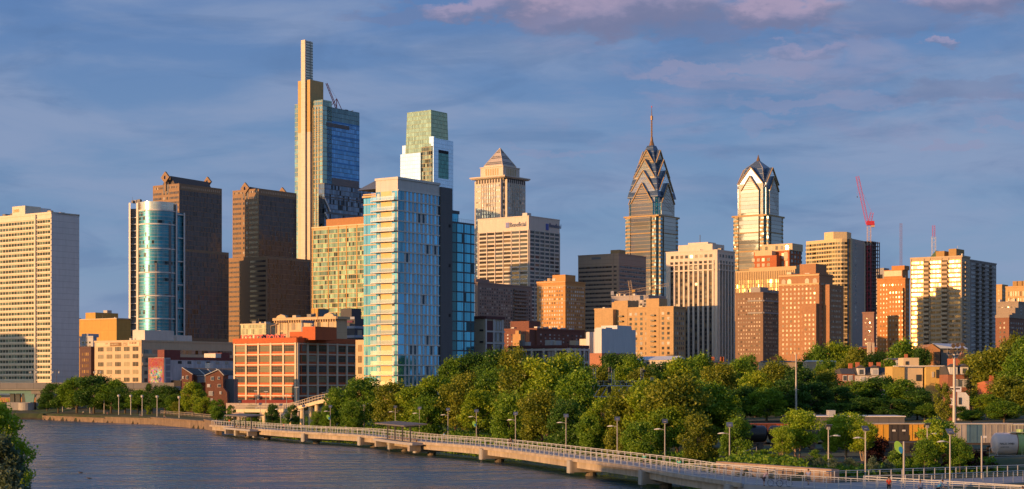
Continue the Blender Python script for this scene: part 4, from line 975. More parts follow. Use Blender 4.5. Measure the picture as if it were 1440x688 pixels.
def brace_block():
    Y = 1490; b = Bld('glass_office_block', 'dark glass block with white diagonal braces at the foot of the tallest tower', 448, 456, 522, 258.5, Y, wall=G('dark braced glass', (.14, .18, .24), .65, .05, 2.2, 4.3, (.06, .07, .08), .15, .5, .03, .4, dark=.15))
    for k in range(6): b.bands('R', 0, b.wr, [b.z(277+k*22)], .9, MET('band dark', (.08, .09, .10)), out=.35)
    wb = MET('brace white', (.6, .6, .6))
    for (xa, ya, xb, yb) in ((453.5, 280, 463.5, 297), (453.5, 299, 462, 312)):
        mb = MB(); ua, ub = b.uR(max(xa, 456.2)), b.uR(xb); mb.tube([(ua, -.8, b.z(ya)), (ub, -.8, b.z(yb))], .7, 4); mb.build('brace', wb, b.root)
    b.parapet(MET('band dark', (.08, .09, .10)), h=.6)
brace_block()

def gridblock():
    Y = 1150; wall = W('yellow beige', (.48, .36, .18)); b = Bld('glass_grid_block', 'mid-rise block with a yellow-green glass grid, directly left of the blue glass tower', 438.5, 560, 590, 312, Y, wall=wall)
    b.root['category'] = 'apartment block'
    gl = G('yellow green glass', (.22, .31, .19), .5, .12, 1.7, 0, (.34, .30, .17), .16, 0, .03, .5, dark=.16)
    z1, z0 = b.z(316), b.z(470); u0, u1 = .3, b.wl-.3
    b.ribbons('L', u0, u1, z0, z1, 23, gl, .88, out=.1)
    b.bands('L', 0, b.wl, [z0+(z1-z0)/23*k for k in range(24)], .35, W('slab edge cream', (.60, .50, .33)), out=.3, name='slab_edge')
    b.piers('L', [b.uL(p) for p in (440, 462, 476, 487.5, 502)], .7, 0, b.H, W('orange pier', (.50, .28, .08)), out=.3)
    b.box('penthouse', W('orange penthouse', (.38, .18, .07)), 2, 16, b.uL(515), b.uL(456), b.H, b.H+5.5)
    b.parapet(W('slab edge cream', (.60, .50, .33)), h=.5)
gridblock()

def comcast():
    Y = 1770; b = Bld('tapered_glass_tower', 'silvery glass tower with a green-gold glass crown and dark window slot on its right face', 563, 607, 636.5, 190, Y, wall=None, body=False)
    b.root['category'] = 'skyscraper'
    sil = G('silver curtain wall', (.58, .72, .84), .8, .16, 3.2, 4.2, (.40, .50, .58), .12, .25, .0025, .05); gld = G('green gold glass', (.42, .50, .30), .7, .07, 1.6, 4.2, (.20, .26, .14), .25, .5, .015, .15, )
    y1 = b.uL(563); yc = b.uL(591)
    b.box('curtain_wall', sil, 3, b.wr, .2, y1-.1, 0, b.z(200)); 
    b.box('side_wall', sil, 0, 12, yc-.3, y1, 0, b.z(213)); b.box('front_wall', sil, 4.9, b.wr+.3, -.6, .2, 0, b.z(193.5))
    b.box('corner_fin', sil, 2.4, 5.0, -.62, 5, 0, b.z(191.5))
    b.box('glass_notch', G('bronze notch glass', (.22, .24, .16), .7, .06, 2.4, 4.2, (.25, .20, .10), .3, .6, .03, .5, dark=.2), 1.4, 2.9, 1.0, yc-.3, 0, b.z(205))
    # inset tapering crown
    x0, x1, ya, yb = 2.2, b.wr-3.2, 2.5, y1-5; t = 1.6; z0, z1 = b.z(214), b.z(153.5)
    mb = MB(); mb.prism([(x0, ya), (x1, ya), (x1, yb), (x0, yb)], z0, z1, [(x0+t*.6, ya+t*.6), (x1-t, ya+t*.6), (x1-t, yb-t), (x0+t*.6, yb-t)]); mb.build('crown', gld, b.root)
    b.box('slot', W('slot black', (.015, .015, .018)), b.uR(616), b.uR(630), -.75, -.61, b.z(213.5), b.z(209))
    b.box('slot_glass', G('slot green glass', (.12, .28, .24), .75, .05, 1.6, 4.2, (.05, .10, .08), .2, .4, .02, .2), b.uR(616), b.uR(630), -.74, -.61, b.z(249), b.z(213.6))
comcast()

def pyramid_tower():
    Y = 1640; P = W('pinkish stone', (.58, .50, .42), var=.1); cx = X(703, Y); a = R(54)
    r = empty('pyramid_tower', (cx, Y+24, 8), a, 'pale stone tower with flared cornice and lattice pyramid roof', 'skyscraper'); YY = Y+24
    z = lambda py: Z(py, YY-24)-8
    h = 19.6; b = MB().box(-h+3, h-3, -h+3, h-3, 0, z(247)).build('shaft', P, r)
    gl = G('pale stone glass', (.42, .44, .42), .45, .1, 1.4, 3.6, (.5, .42, .33), .35, .9, .02, .35, dark=.1)
    for (sx, sy) in ((0, -1), (-1, 0), (1, 0), (0, 1)):
        f = 'front_bay' 
        w = 15.2
        lo, hi = (-w, w)
        if sx == 0: MB().box(lo, hi, min(sy*h, sy*(h-3)), max(sy*h, sy*(h-3)), 0, z(252)).build('bay', P, r)
        else: MB().box(min(sx*h, sx*(h-3)), max(sx*h, sx*(h-3)), lo, hi, 0, z(252)).build('bay', P, r)
    # glass strips between stone fins, on the two faces towards the river
    for face in 'RL':
        for (u0, u1) in ((-14.5, -9.2), (9.2, 14.5)):
            for k in range(26):
                zz = z(262)-k*5.4
                if zz < 20: break
                mb = MB(); (mb.box(u0, u1, -h-.12, -h+.1, zz, zz+2.6) if face == 'R' else mb.box(-h-.12, -h+.1, u0, u1, zz, zz+2.6)); mb.build('window', gl, r)
        for k in range(6):
            u = -8+k*2.75; mb = MB(); (mb.box(u, u+1.7, -h-.12, -h+.1, 20, z(268.5)) if face == 'R' else mb.box(-h-.12, -h+.1, u, u+1.7, 20, z(268.5))); mb.build('window_strip', gl, r)
            mb = MB(); (mb.box(u, u+1.7, -h-.12, -h+.1, z(266.5), z(258.5)) if face == 'R' else mb.box(-h-.12, -h+.1, u, u+1.7, z(266.5), z(258.5))); mb.build('window_strip', gl, r)
            for q in (-.65, 2.0): 
                u2 = u+q; mb = MB(); (mb.box(u2-.3, u2+.3, -h-.6, -h, 20, z(257)) if face == 'R' else mb.box(-h-.6, -h, u2-.3, u2+.3, 20, z(257))); mb.build('fin', P, r)
        # corner slits with dark glass
        for k in range(24):
            zz = z(254)-k*5.4
            if zz < 20: break
            for u in (-15.6, 15.6):
                mb = MB(); (mb.box(u-.01-1.2*(u > 0)*0, u+1.0*(1 if u > 0 else -1), -h+2.8, -h+3.2, zz, zz+3.2) if face == 'R' else mb.box(-h+2.8, -h+3.2, min(u, u+(1 if u > 0 else -1)), max(u, u+(1 if u > 0 else -1)), zz, zz+3.2)); mb.build('corner_window', wdark, r)
    # arcade under the flared cornice
    for face in 'RL':
        for k in range(9):
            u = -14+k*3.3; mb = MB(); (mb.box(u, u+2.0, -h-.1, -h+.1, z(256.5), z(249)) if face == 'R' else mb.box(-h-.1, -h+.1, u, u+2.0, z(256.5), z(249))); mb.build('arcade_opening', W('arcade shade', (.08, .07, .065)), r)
    def fr(h0, h1, z0, z1, name, m):
        q = lambda s: [(-s, -s), (s, -s), (s, s), (-s, s)]
        MB().prism(q(h0), z0, z1, q(h1)).build(name, m, r)
    fr(19.8, 21.3, z(250), z(248.2), 'cornice', P); fr(21.3, 21.3, z(248.2), z(247)+.1, 'cornice', P)
    fr(13.6, 13.6, z(247), z(233), 'upper_stage', P); fr(14.2, 14.2, z(233), z(232), 'cornice', P); fr(11.4, 11.4, z(232), z(229.5), 'pyramid_base', P)
    for face in 'RL':
        for k in range(6):
            u = -8+k*2.8; mb = MB(); (mb.box(u, u+1.5, -13.75, -13.5, z(244.5), z(235)) if face == 'R' else mb.box(-13.75, -13.5, u, u+1.5, z(244.5), z(235))); mb.build('opening', W('gold fin', (.42, .33, .18)), r)
    m, t = newmat('lattice roof'); uv = t.n('TexCoord').outputs['UV']; u, v, _ = t.sep(uv)
    k1 = t.m('FRACT', t.m('DIVIDE', t.m('ADD', u, v), 2.4)); k2 = t.m('FRACT', t.m('DIVIDE', t.m('SUBTRACT', u, v), 2.4))
    ms = t.m('MULTIPLY', t.m('GREATER_THAN', k1, .42), t.m('GREATER_THAN', k2, .42))
    t.n('OutputMaterial', Surface=t.n('BsdfPrincipled', Base_Color=t.mix(ms, (.44, .39, .36), (.10, .10, .11)), Roughness=.7))
    fr(10.9, .05, z(229.5), z(204), 'pyramid_roof', m)
    s_ = .966; r.location = (cx*s_, YY*s_, CZ-6*s_); r.scale = (s_,)*3
    for (sx, sy) in ((-1, -1), (1, -1), (-1, 1)): MB().tube([(sx*10.9, sy*10.9, z(229.5)), (0, 0, z(203.6))], .45, 5).build('hip_rib', P, r)
pyramid_tower()

def bank():
    Y = 1450; wh = W('white precast', (.60, .53, .46), var=.06, ju=7, jw=.12); b = Bld('bank_tower', 'white gridded office tower with dark windows and a blue-square bank sign near the top', 672, 743.6, 787, 304, Y, wall=wh); b.root['category'] = 'office tower'
    n = 24; z1, z0 = b.z(323), b.z(323+24*5.75)
    gl = WIN('bank window', c=(.045, .045, .05), blind=(.25, .19, .12), pb=.18, pw=1.3, mw=.1, mc=(.10, .09, .08))
    cL = b.cols('L', 742.6, 673.5, 6); cR = b.cols('R', 744.6, 786.2, 6)
    b.grid('L', cL, z0, z1, n, gl, .86, .62, cap=100); b.grid('R', cR, z0, z1, n, gl, .86, .62, cap=60)
    b.piers('L', [u for u, w in cL]+[b.wl-.5], .7, 0, z1, wh, out=.5); b.piers('R', [u for u, w in cR]+[b.wr-.4], .7, 0, z1, wh, out=.5)
    wd = W('sign letters', (.10, .12, .22)); bl = MET('sign blue', (.03, .07, .35), .4)
    b.box('sign_logo', bl, -.5, -.02, b.uL(716.2), b.uL(711.5), b.z(318.6), b.z(311.2))
    text('sign_lettering', 'Beneficial', 5.6, wd, b.root, (-.3, b.uL(717), b.z(317.8)), (R(90), 0, R(-90)), .12, .82)
    b.box('sign_logo', bl, b.uR(767.5), b.uR(771), -.5, -.02, b.z(311.5)-5.5, b.z(311.5))
    text('sign_lettering', 'Beneficial', 5.4, wd, b.root, (b.uR(772), -.3, b.z(316)), (R(90), 0, 0), .12, .9)
    acbox(b, b.uR(752), 8, b.H, 6, 5, 4); b.parapet(wh, h=.5)
bank()

def liberty(Y, cpx, name, label, base_y, tiers, hb, hs, apex, roof0, spikes, shaft_y):
    a = R(54); r = empty('spired_tower', (X(cpx, Y+28), Y+28, 8), a, label, 'skyscraper'); z = lambda py: Z(py, Y)-8
    gold = W('gold granite', (.42, .28, .13), ju=0, jv=3.9, jw=.1); 
    gA = G('liberty stripes', (.22, .34, .40), .5, .08, 1.5, 3.9, (.40, .27, .13), .12, 1.5, .02, .4, dark=.1)
    gB = G('liberty white glass', (.74, .84, .88), .78, .06, 1.5, 3.9, (.30, .26, .2), .10, .25, .006, .08)
    gC = G('liberty gold glass', (.36, .37, .34), .65, .055, 1.5, 3.9, (.30, .20, .11), .3, .35, .008, .12)
    roofb = G('liberty roof', (.07, .12, .18), .6, .15, 1.4, 1.4, (.16, .2, .26), .2, .2, .004, .2)
    blue = G('liberty notch glass', (.05, .26, .34), .8, .05, 1.4, 3.9, (.05, .12, .16), .15, .3, .01, .2)
    q = lambda s: [(-s, -s), (s, -s), (s, s), (-s, s)]
    # lower body: square with notched corners
    MB().prism(q(hb-3.2), 0, z(base_y)+.3).build('inner_body', blue, r)
    for face in range(2):
        for (u0, u1, m) in ((-hb, -hb*.62, gA), (-hb*.56, hb*.56, gC), (hb*.62, hb, gA)):
            out = hb if abs(u0) == hb or u1 == hb else hb+.8
            lo, hi = (max(u0, -hb+3.4), min(u1, hb-3.4)) if m is gA else (u0, u1)
            for s in (-1, 1):
                x0, x1 = sorted((s*out, s*(hb-3.3)))
                (MB().box(lo, hi, x0, x1, 0, z(base_y)) if face == 0 else MB().box(x0, x1, lo, hi, 0, z(base_y))).build('bay', m, r)
            if m is gC:
                for s in (-1,):
                    for k in range(3): 
                        zz = z(base_y+24+k*26)
                        (MB().box(lo-.3, hi+.3, -out-.3, -out, zz, zz+1.1) if face == 0 else MB().box(-out-.3, -out, lo-.3, hi+.3, zz, zz+1.1)).build('band', gold, r)
            elif m is gA:
                for k in range(34):
                    zz = z(base_y)-1.2-k*3.9
                    if zz < 40: break
                    (MB().box(lo-.1, hi+.1, -out-.25, -out, zz, zz+1.3) if face == 0 else MB().box(-out-.25, -out, lo-.1, hi+.1, zz, zz+1.3)).build('band', gold, r)
    MB().prism(q(hb+.1), z(base_y), z(base_y)+1.6).build('cornice', gold, r)
    # shaft with chamfered look
    MB().prism(q(hs-3), z(base_y)+1.6, z(roof0)).build('shaft', blue, r)
    # sloping roof behind the gables
    for (h0, y0, h1, y1) in spikes: MB().prism(q(h0), z(y0), z(y1), q(h1)).build('roof', roofb, r)
    for (hw, ext, ey, py, mat) in tiers:
        m = {'white': gB, 'gold': gC}[mat]; ze, zp, zb_ = z(ey), z(py), z(base_y)+1.6
        for ax in range(2):
            def P(u, w, zz): return (u, w, zz) if ax == 0 else (w, u, zz)
            for s in (-1, 1):
                e0, e1 = s*ext, s*2.0
                fr = MB(); poly = [P(-hw, e0, zb_), P(hw, e0, zb_), P(hw, e0, ze), P(0, e0, zp), P(-hw, e0, ze)]
                fr.poly_ext(poly, tuple(Vector(P(0, -s*.8, 0)))); fr.build('gable', m, r, fix=True)
                sd = MB(); sd.face(P(-hw, e0-s*.8, zb_), P(-hw, e1, zb_), P(-hw, e1, ze), P(-hw, e0-s*.8, ze)); sd.face(P(hw, e0-s*.8, zb_), P(hw, e1, zb_), P(hw, e1, ze), P(hw, e0-s*.8, ze)); sd.build('gable_side', blue, r)
                rf = MB()
                for k in (-1, 1):
                    rf.poly_ext([P(k*(hw+.3), e0+s*.3, ze-.2), P(0, e0+s*.3, zp+.5), P(0, e1, zp+.5), P(k*(hw+.3), e1, ze-.2)], (0, 0, .5))
                rf.build('gable_roof', roofb, r, fix=True)
                ed = MB()
                for k in (-1, 1): ed.tube([P(k*hw, e0+s*.5, ze), P(0, e0+s*.5, zp+.6)], .55, 4)
                ed.build('gable_edge', gold, r)
    return r, z
g1, z1_ = liberty(1737, 916.5, 'one', 'blue glass skyscraper with stacked chevron gables and the tallest needle spire', 304,
    [(13, 19.6, 284, 256, 'gold'), (14.2, 17.2, 266, 238, 'white'), (12, 14.2, 246, 222, 'white'), (8.5, 10, 226, 208, 'gold')], 21, 19.2, 0, 275, [(18.5, 276, 12.5, 238), (12.5, 238, 5.2, 207), (5.2, 207, 3.4, 200)], 0)
gm = MET('spire bronze', (.20, .12, .06), .5, .2)
MB().tube([(0, 0, z1_(204)), (0, 0, z1_(199)), (0, 0, z1_(193)), (0, 0, z1_(187))], [4.2, 2.8, 1.5, 1.0], 8).build('spire', gm, g1)
mb = MB(); mb.tube([(0, 0, z1_(187)), (0, 0, z1_(160)), (0, 0, z1_(145))], [.8, .55, .2], 6)
for k in range(10):
    zz = z1_(186-k*2.3); mb.box(-1.1, 1.1, -.2, .2, zz, zz+.5); mb.box(-.2, .2, -1.1, 1.1, zz, zz+.5)
mb.box(-.9, .9, -.9, .9, z1_(163), z1_(157)); mb.build('mast', gm, g1)
MB().tube([(0, 0, z1_(145)), (0, 0, z1_(143))], .5, 6).build('beacon', MET('beacon red', (.6, .05, .04)), g1)
g2, z2_ = liberty(1680, 1066.3, 'two', 'blue glass skyscraper with a hipped crystal roof and one pair of gables', 303,
    [(9.8, 17.8, 266, 246, 'gold'), (13.6, 15.8, 256, 233.5, 'white')], 19.4, 16.6, 0, 262, [(15.3, 262, 9.6, 233), (9.6, 233, .6, 220)], 0)
MB().tube([(0, 0, z2_(222)), (0, 0, z2_(217)), (0, 0, z2_(212))], [2.2, 1.1, .1], 6).build('spire', gm, g2)
for (sx, sy) in ((-1, -1), (1, -1), (-1, 1)): MB().tube([(sx*15.3, sy*15.3, z2_(262)), (sx*9.6, sy*9.6, z2_(233)), (0, 0, z2_(220))], .4, 4).build('hip_rib', MET('rib pale', (.45, .42, .36)), g2)

def striped():
    Y = 1250; wh = W('striped white', (.62, .53, .44), var=.08); b = Bld('striped_tower', 'cream tower with tall white piers and dark window strips, flat roof box on top', 936.6, 1008.7, 1033.5, 352, Y, wall=wh); b.root['category'] = 'office tower'
    gl = WIN('striped tower window', c=(.04, .04, .045), blind=(.22, .17, .11), pb=.25)
    dk = W('strip dark', (.10, .08, .065))
    cL = b.cols('L', 1003, 942, 9); cR = b.cols('R', 1011, 1031.5, 5)
    zt, zb_ = b.z(366), b.z(508)
    for face, cc in (('L', cL), ('R', cR)):
        for u, w in cc:
            mb = MB(); b.slab(mb, face, u+w*.22, u+w*.78, zb_, zt, 0, .05); mb.build('window_strip', dk, b.root)
        b.grid(face, cc, zb_, zt, 24, gl, .5, .62, out=.12, cap=100 if face == 'L' else 60)
        b.piers(face, [u for u, w in cc]+[cc[-1][0]+cc[-1][1]], cc[0][1]*.38, 0, zt+.2, wh, out=.7)
        b.grid(face, [(u, w) for u, w in cc], b.z(362), b.z(356.5), 1, gl, .6, .8, name='top_window')
        b.bands(face, cc[0][0]-1, cc[-1][0]+cc[-1][1]+1, [b.z(371.5), b.z(380)], .9, wh, out=.9)
    b.parapet(wh, h=.6); b.box('penthouse', wh, 4, 22, b.uL(998), b.uL(950), b.H, b.H+5.4); b.box('penthouse', wh, 8, 20, b.uL(988), b.uL(960), b.H+5.4, b.H+7.2)
    MB().tube([(10, b.uL(975), b.H+7), (10, b.uL(975), b.H+13)], .25, 5).build('mast', darkst, b.root)
striped()

def brown_office():
    Y = 1500; br = W('brown office', (.40, .28, .20), var=.1, ju=0, jv=3.4, jw=.2); b = Bld('brown_office_block', 'wide dark brown office block with long window bands, mostly in shade', 813, 870, 908.5, 357, Y, wall=br); b.root['category'] = 'office block'
    gl = G('brown office glass', (.11, .10, .10), .35, .1, 1.5, 0, (.12, .08, .06), .35, 0, .03, .5, dark=.2)
    z1, z0 = b.z(372), b.z(372+18*6.1)
    for p0, p1, f in ((814, 867, 'L'), (871.5, 908, 'R')):
        u0, u1 = (b.uL(p1), b.uL(p0)) if f == 'L' else (b.uR(p0), b.uR(p1)); b.ribbons(f, u0, u1, z0, z1, 18, gl, .40)
        b.bands(f, u0, u1, [z0+(z1-z0)/18*k for k in range(19)], .5, W('brown sill', (.45, .33, .24)), out=.3)
    b.piers('L', [b.uL(851)*0+b.uL(862)], 1.5, 0, b.H, br, out=.5); b.parapet(br, h=.4)
    b.box('penthouse', W('penthouse ochre', (.36, .22, .10)), 10, 20, b.uL(868)+4, b.uL(850), b.H, b.H+4.5)
    b.box('louvre', W('shadow grey', (.16, .16, .17)), -.06, 0, b.uL(845), b.uL(832), b.H-4, b.H-2)
brown_office()
def punched(name, label, xl, xc, xr, yt, Y, wallm, nL, nR, rows, ybot, fw=.5, fh=.5, wm=None, pent=None, capL=100, capR=60, inset=1.5, ytop=5, cat='apartment block', par=.6, wl=None, wr=None, zb=8):
    b = Bld(name, label, xl, xc, xr, yt, Y, wall=wallm, wl=wl, wr=wr, zb=zb); b.root['category'] = cat; wm = wm or wdark
    z1, z0 = b.z(yt+ytop), b.z(ybot)
    if nL: b.grid('L', [(inset+k*(b.wl-2*inset)/nL, (b.wl-2*inset)/nL) for k in range(nL)], z0, z1, rows, wm, fw, fh, cap=capL)
    if nR: b.grid('R', [(inset+k*(b.wr-2*inset)/nR, (b.wr-2*inset)/nR) for k in range(nR)], z0, z1, rows, wm, fw, fh, cap=capR)
    if par: b.parapet(wallm, h=par)
    if pent:
        for (p0, p1, d0, d1, h) in pent: b.box('penthouse', wallm, d0, d1, b.uL(p1), b.uL(p0), b.H, b.H+h)
    return b
def hall_left():
    o = W('orange beige', (.50, .29, .07), ju=8, jv=7, jw=.25, jd=.75)
    b = Bld('windowless_block', 'windowless orange block with a smaller box on its roof, right of the slab tower', 90, 164, 184, 448, 1150, wall=o)
    b.box('penthouse', o, 2, 22, b.uL(131), b.uL(117), b.H, b.H+4.7); b.parapet(W('orange cap', (.55, .42, .28)), h=.35, o=.3); acbox(b, 14, b.uL(131)+2, b.H+4.7, 4, 4, 2)
    b2 = punched('small_white_building', 'small white stepped building between the slab tower and the cream office', 112, 131, 136, 474, 1000, W('white blue', (.45, .47, .52)), 3, 1, 4, 500, .5, .5, pent=[(115, 124, 0, 8, 2)])
    b3 = punched('dark_brick_building', 'narrow dark brick building beside the blank slab wall', 112, 128, 133.5, 489, 860, W('dark brick', (.085, .045, .045), brick=.6), 4, 0, 5, 535, .4, .5, WIN('amber window', c=(.30, .16, .05), blind=(.5, .3, .1), pb=.4), cat='building')
hall_left()

def cream_office():
    Y = 830; cr = W('cream office wall', (.55, .42, .28), var=.08, ju=6, jv=4.2, jw=.12, jd=.8); b = Bld('cream_office', 'long cream office building with a rooftop banner and rows of dark windows', 133, 199, 328, 479.5, Y, wall=cr, zb=6); b.root['category'] = 'office building'
    wn = WIN('office window', c=(.05, .045, .04), blind=(.34, .28, .18), pb=.25, pw=1.05, mw=.16, mc=(.5, .42, .3))
    cL = b.cols('L', 197, 136, 5)
    for k, y in enumerate((487.5, 498, 509, 520, 531)): b.grid('L', cL, b.z(y+6), b.z(y), 1, wn, .66, 1.0)
    g = G('office strip glass', (.20, .24, .22), .4, .12, 2.2, 0, (.25, .22, .2), .2, 0, .03, .5, dark=.25)
    for y in (491.5, 503.5): b.ribbons('R', b.uR(202), b.wr-1, b.z(y+7.5), b.z(y), 1, g, 1.0)
    b.grid('R', b.cols('R', 201, 209, 1), b.z(540), b.z(508), 3, wn, .6, .5)
    b.bands('R', b.uR(200), b.wr, [b.z(y) for y in (501.5, 514)], 1.4, cr, out=.4); b.parapet(cr, h=.5)
    b.box('banner', W('banner cream', (.62, .50, .34)), -.3, -.05, b.uL(197), b.uL(136), b.z(486.5), b.z(480.8))
    b.box('banner_panel', W('banner brown', (.22, .12, .05)), -.4, -.31, b.uL(171.5), b.uL(155.5), b.z(486.2), b.z(481.2))
    lt = W('banner ink', (.30, .14, .07)); lc = W('banner pale letters', (.68, .6, .45))
    text('banner_lettering', 'LAB OFFICE', 1.15, lc, b.root, (-.45, b.uL(156.2), b.z(484.9)), (R(90), 0, R(-90)), .02, .98)
    text('banner_lettering', 'OFFICES', 1.0, lt, b.root, (-.35, b.uL(173.2), b.z(483.4)), (R(90), 0, R(-90)), .02, .95); text('banner_lettering', 'for LEASE', .85, lt, b.root, (-.35, b.uL(173.2), b.z(485.6)), (R(90), 0, R(-90)), .02, 1)
    text('banner_lettering', '215 400 2700', 1.35, lt, b.root, (-.35, b.uL(182.6), b.z(483.6)), (R(90), 0, R(-90)), .02, .68)
    text('banner_lettering', 'LOFT', 1.0, lt, b.root, (-.35, b.uL(149), b.z(483.6)), (R(90), 0, R(-90)), .02, .8)
    wh = W('white penthouse', (.60, .55, .50)); 
    b.box('penthouse', wh, 3, 22, b.uL(197), b.uL(180), b.H, b.H+5.4); b.box('penthouse', wh, 26, 36, -0+3, 11, b.H, b.H+3.4); b.box('penthouse', wh, 24, 31, 13, 18, b.H, b.H+6)
    for k in range(4): acbox(b, 24+k*9, 22, b.H, 3, 3, 1.8)
cream_office()

def mural_block():
    Y = 720; wh = W('white painted wall', (.42, .43, .45), var=.2, streak=.4, ju=9, jw=.15); b = Bld('warehouse', 'white walled warehouse with dark red upper band and a tall colourful mural on its end', 208.5, 231, 330, 503, Y, wall=wh, zb=5)
    red = W('oxblood brick', (.16, .045, .04), brick=.6)
    m, t = newmat('mural paint'); uv = t.n('TexCoord').outputs['Object']
    nz = t.noise(uv, .25, 3, .6, 1.5, True); v = t.n('TexVoronoi', Vector=t.vm('ADD', uv, t.vm('SCALE', nz, sc=2.0)), Scale=1.5)
    hs = t.n('HueSaturation', i0=.5, Color=v.outputs['Color']); hs.inputs['Saturation'].default_value = .9; hs.inputs['Value'].default_value = .5; hs.inputs['Hue'].default_value = .5
    x, y, z = t.sep(uv); ed = t.m('MAXIMUM', t.ss(t.m('ABSOLUTE', t.m('SUBTRACT', y, 5.0)), 2.6, 4.8), t.ss(z, 14.5, 17))
    c = t.mix(t.m('MULTIPLY', ed, .85), hs.outputs[0], (.30, .035, .03)); t.n('OutputMaterial', Surface=t.n('BsdfPrincipled', Base_Color=c, Roughness=.8))
    b.box('mural', m, -.15, -.02, .2, b.wl-.2, 2, b.z(503.5))
    b.box('upper_storey', red, -.1, 9, -.1, 4, b.z(503), b.z(492)); b.box('upper_band', red, b.uR(240), b.wr+.1, -.15, 10, b.z(506), b.z(502)); b.box('tower_room', red, b.uR(312), b.uR(323), 0, 8, b.z(503), b.z(493)-.5); b.box('stair_room', W('white penthouse', (.60, .55, .50)), b.uR(303), b.uR(311), 0, 7, b.z(503), b.z(494)-.5)
    b.grid('R', b.cols('R', 246, 325, 6), b.z(512), b.z(507), 1, wdark, .4, .8); b.grid('R', [(b.uR(233), b.uR(240)-b.uR(233))], b.z(540), b.z(504), 4, W('grey shutter', (.22, .23, .26)), .85, .8, name='shutter')
    b.box('lean_to', W('white painted wall', (.42, .43, .45)), b.uR(272), b.uR(300), -9, -.2, 0, b.z(519)); b.box('roof_box', W('white penthouse', (.60, .55, .50)), b.uR(279), b.uR(284), -7, -4, b.z(519), b.z(510))
    d = W('slot black', (.015, .015, .018))
    b.box('parking_deck', d, b.uR(240.5), b.uR(254), -6, -.1, 0, b.z(535)); 
    for y in (534, 545): b.box('deck_edge', conc, b.uR(240), b.uR(254.5), -6.5, -6.02, b.z(y+1), b.z(y))
    b.box('rail', MET('rail red', (.3, .12, .08)), b.uR(240.5), b.uR(254), -6.3, -6.2, b.z(532), b.z(531.5))
mural_block()

def gables():
    bk = W('red brick gable', (.15, .062, .042), brick=.5); sl = W('slate roof', (.07, .07, .075), ju=.5, jw=.05); wh = W('white trim', (.6, .58, .55)); Y = 610; zb = 4
    b = Bld('brick_townhouses', 'brick townhouses with slate roofs, white trimmed gables and small windows', 254, 320, 328, 530, Y, a=20, wall=bk, body=False, zb=zb); b.root['category'] = 'houses'; b.root['label'] = 'row of red brick townhouses with slate roofs and white trimmed gable ends'
    # two gabled blocks seen from their left-front, built in view-aligned plan
    b.root.rotation_euler.z = 0; X0 = b.Xc
    def gab(p0, p1, yl, yp, yr, y0, y1, ppk, wins, slope_right=False):
        x0, x1, xp = X(p0, Y)-X0, X(p1, Y)-X0, X(ppk, Y)-X0
        z = lambda py: Z(py, Y)-zb
        poly = [(x0, y0, 0), (x1, y0, 0), (x1, y0, z(yr)), (xp, y0, z(yp)), (x0, y0, z(yl))]
        if slope_right: poly = [(x0, y0, 0), (x1+1.6, y0, 0), (x1+1.4, y0, z(552)), (x1, y0, z(545)), (x1, y0, z(yr)), (xp, y0, z(yp)), (x0, y0, z(yl))]
        mb = MB(); mb.poly_ext(poly, (0, y1-y0, 0)); mb.build('wall', bk, b.root, fix=True)
        rf = MB()
        if xp > x0+.2: rf.poly_ext([(x0-.3, y0-.2, z(yl)), (xp, y0-.2, z(yp)+.1), (xp, y1, z(yp)+.1), (x0-.3, y1, z(yl))], (0, 0, .25))
        rf.poly_ext([(xp, y0-.2, z(yp)+.1), (x1+.3, y0-.2, z(yr)), (x1+.3, y1, z(yr)), (xp, y1, z(yp)+.1)], (0, 0, .25)); rf.build('roof', sl, b.root, fix=True)
        tr = MB(); 
        if xp > x0+.2: tr.tube([(x0-.3, y0-.3, z(yl)+.1), (xp, y0-.3, z(yp)+.3)], .16, 4)
        tr.tube([(xp, y0-.3, z(yp)+.3), (x1+.3, y0-.3, z(yr)+.1)], .16, 4); tr.build('verge_trim', wh, b.root)
        for (px, py, w, h) in wins:
            xx = X(px, Y)-X0; f = MB().box(xx-w/2-.12, xx+w/2+.12, y0-.14, y0-.02, z(py)-h/2-.12, z(py)+h/2+.12).build('window_frame', wh, b.root); MB().box(xx-w/2, xx+w/2, y0-.2, y0-.141, z(py)-h/2, z(py)+h/2).build('pane', WIN('house window', c=(.10, .12, .14), blind=(.6, .6, .6), pb=.6), f)
    gab(255.5, 270, 518, 518, 527, 0, 9, 256, [(263, 531, .6, 1.1), (263, 541, .5, .9), (257.5, 531, .4, .7), (257.5, 551, .4, .7)])
    gab(290.5, 315, 528.5, 521, 528.5, -2, 9, 308.5, [(300, 532.5, .9, 1.1), (309, 532, .5, .8), (295, 542.5, .9, .9), (309.5, 542.5, .9, .9), (298, 553.5, 1.3, 1.4), (311.5, 552.5, .5, .8), (298, 562, 1.2, .7)], True)
    z = lambda py: Z(py, Y)-zb
    x0, x1 = X(270, Y)-X0, X(290.5, Y)-X0
    MB().box(x0, x1, 4, 12, 0, z(529)).build('wall', bk, b.root); MB().box(x0+1.5, x1-.3, 2.5, 3.98, z(538), z(530)).build('bay', W('blue grey bay', (.12, .15, .19)), b.root)
    mb = MB(); mb.poly_ext([(X(256, Y)-X0, 9, z(518)), (X(322, Y)-X0, 9, z(519)), (X(325, Y)-X0, 5, z(528)), (x0, 3.6, z(528))][::-1], (0, 0, .25)); mb.build('roof', sl, b.root, fix=True)
    for k in range(3): p = 272+k*13; MB().tube([(X(p, Y)-X0, 8.8, z(518.4)), (X(p+14, Y)-X0, 3.5, z(527.5))], .16, 4).build('roof_trim', wh, b.root)
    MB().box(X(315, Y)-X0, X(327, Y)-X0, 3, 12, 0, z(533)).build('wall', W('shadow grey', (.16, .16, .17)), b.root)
gables()

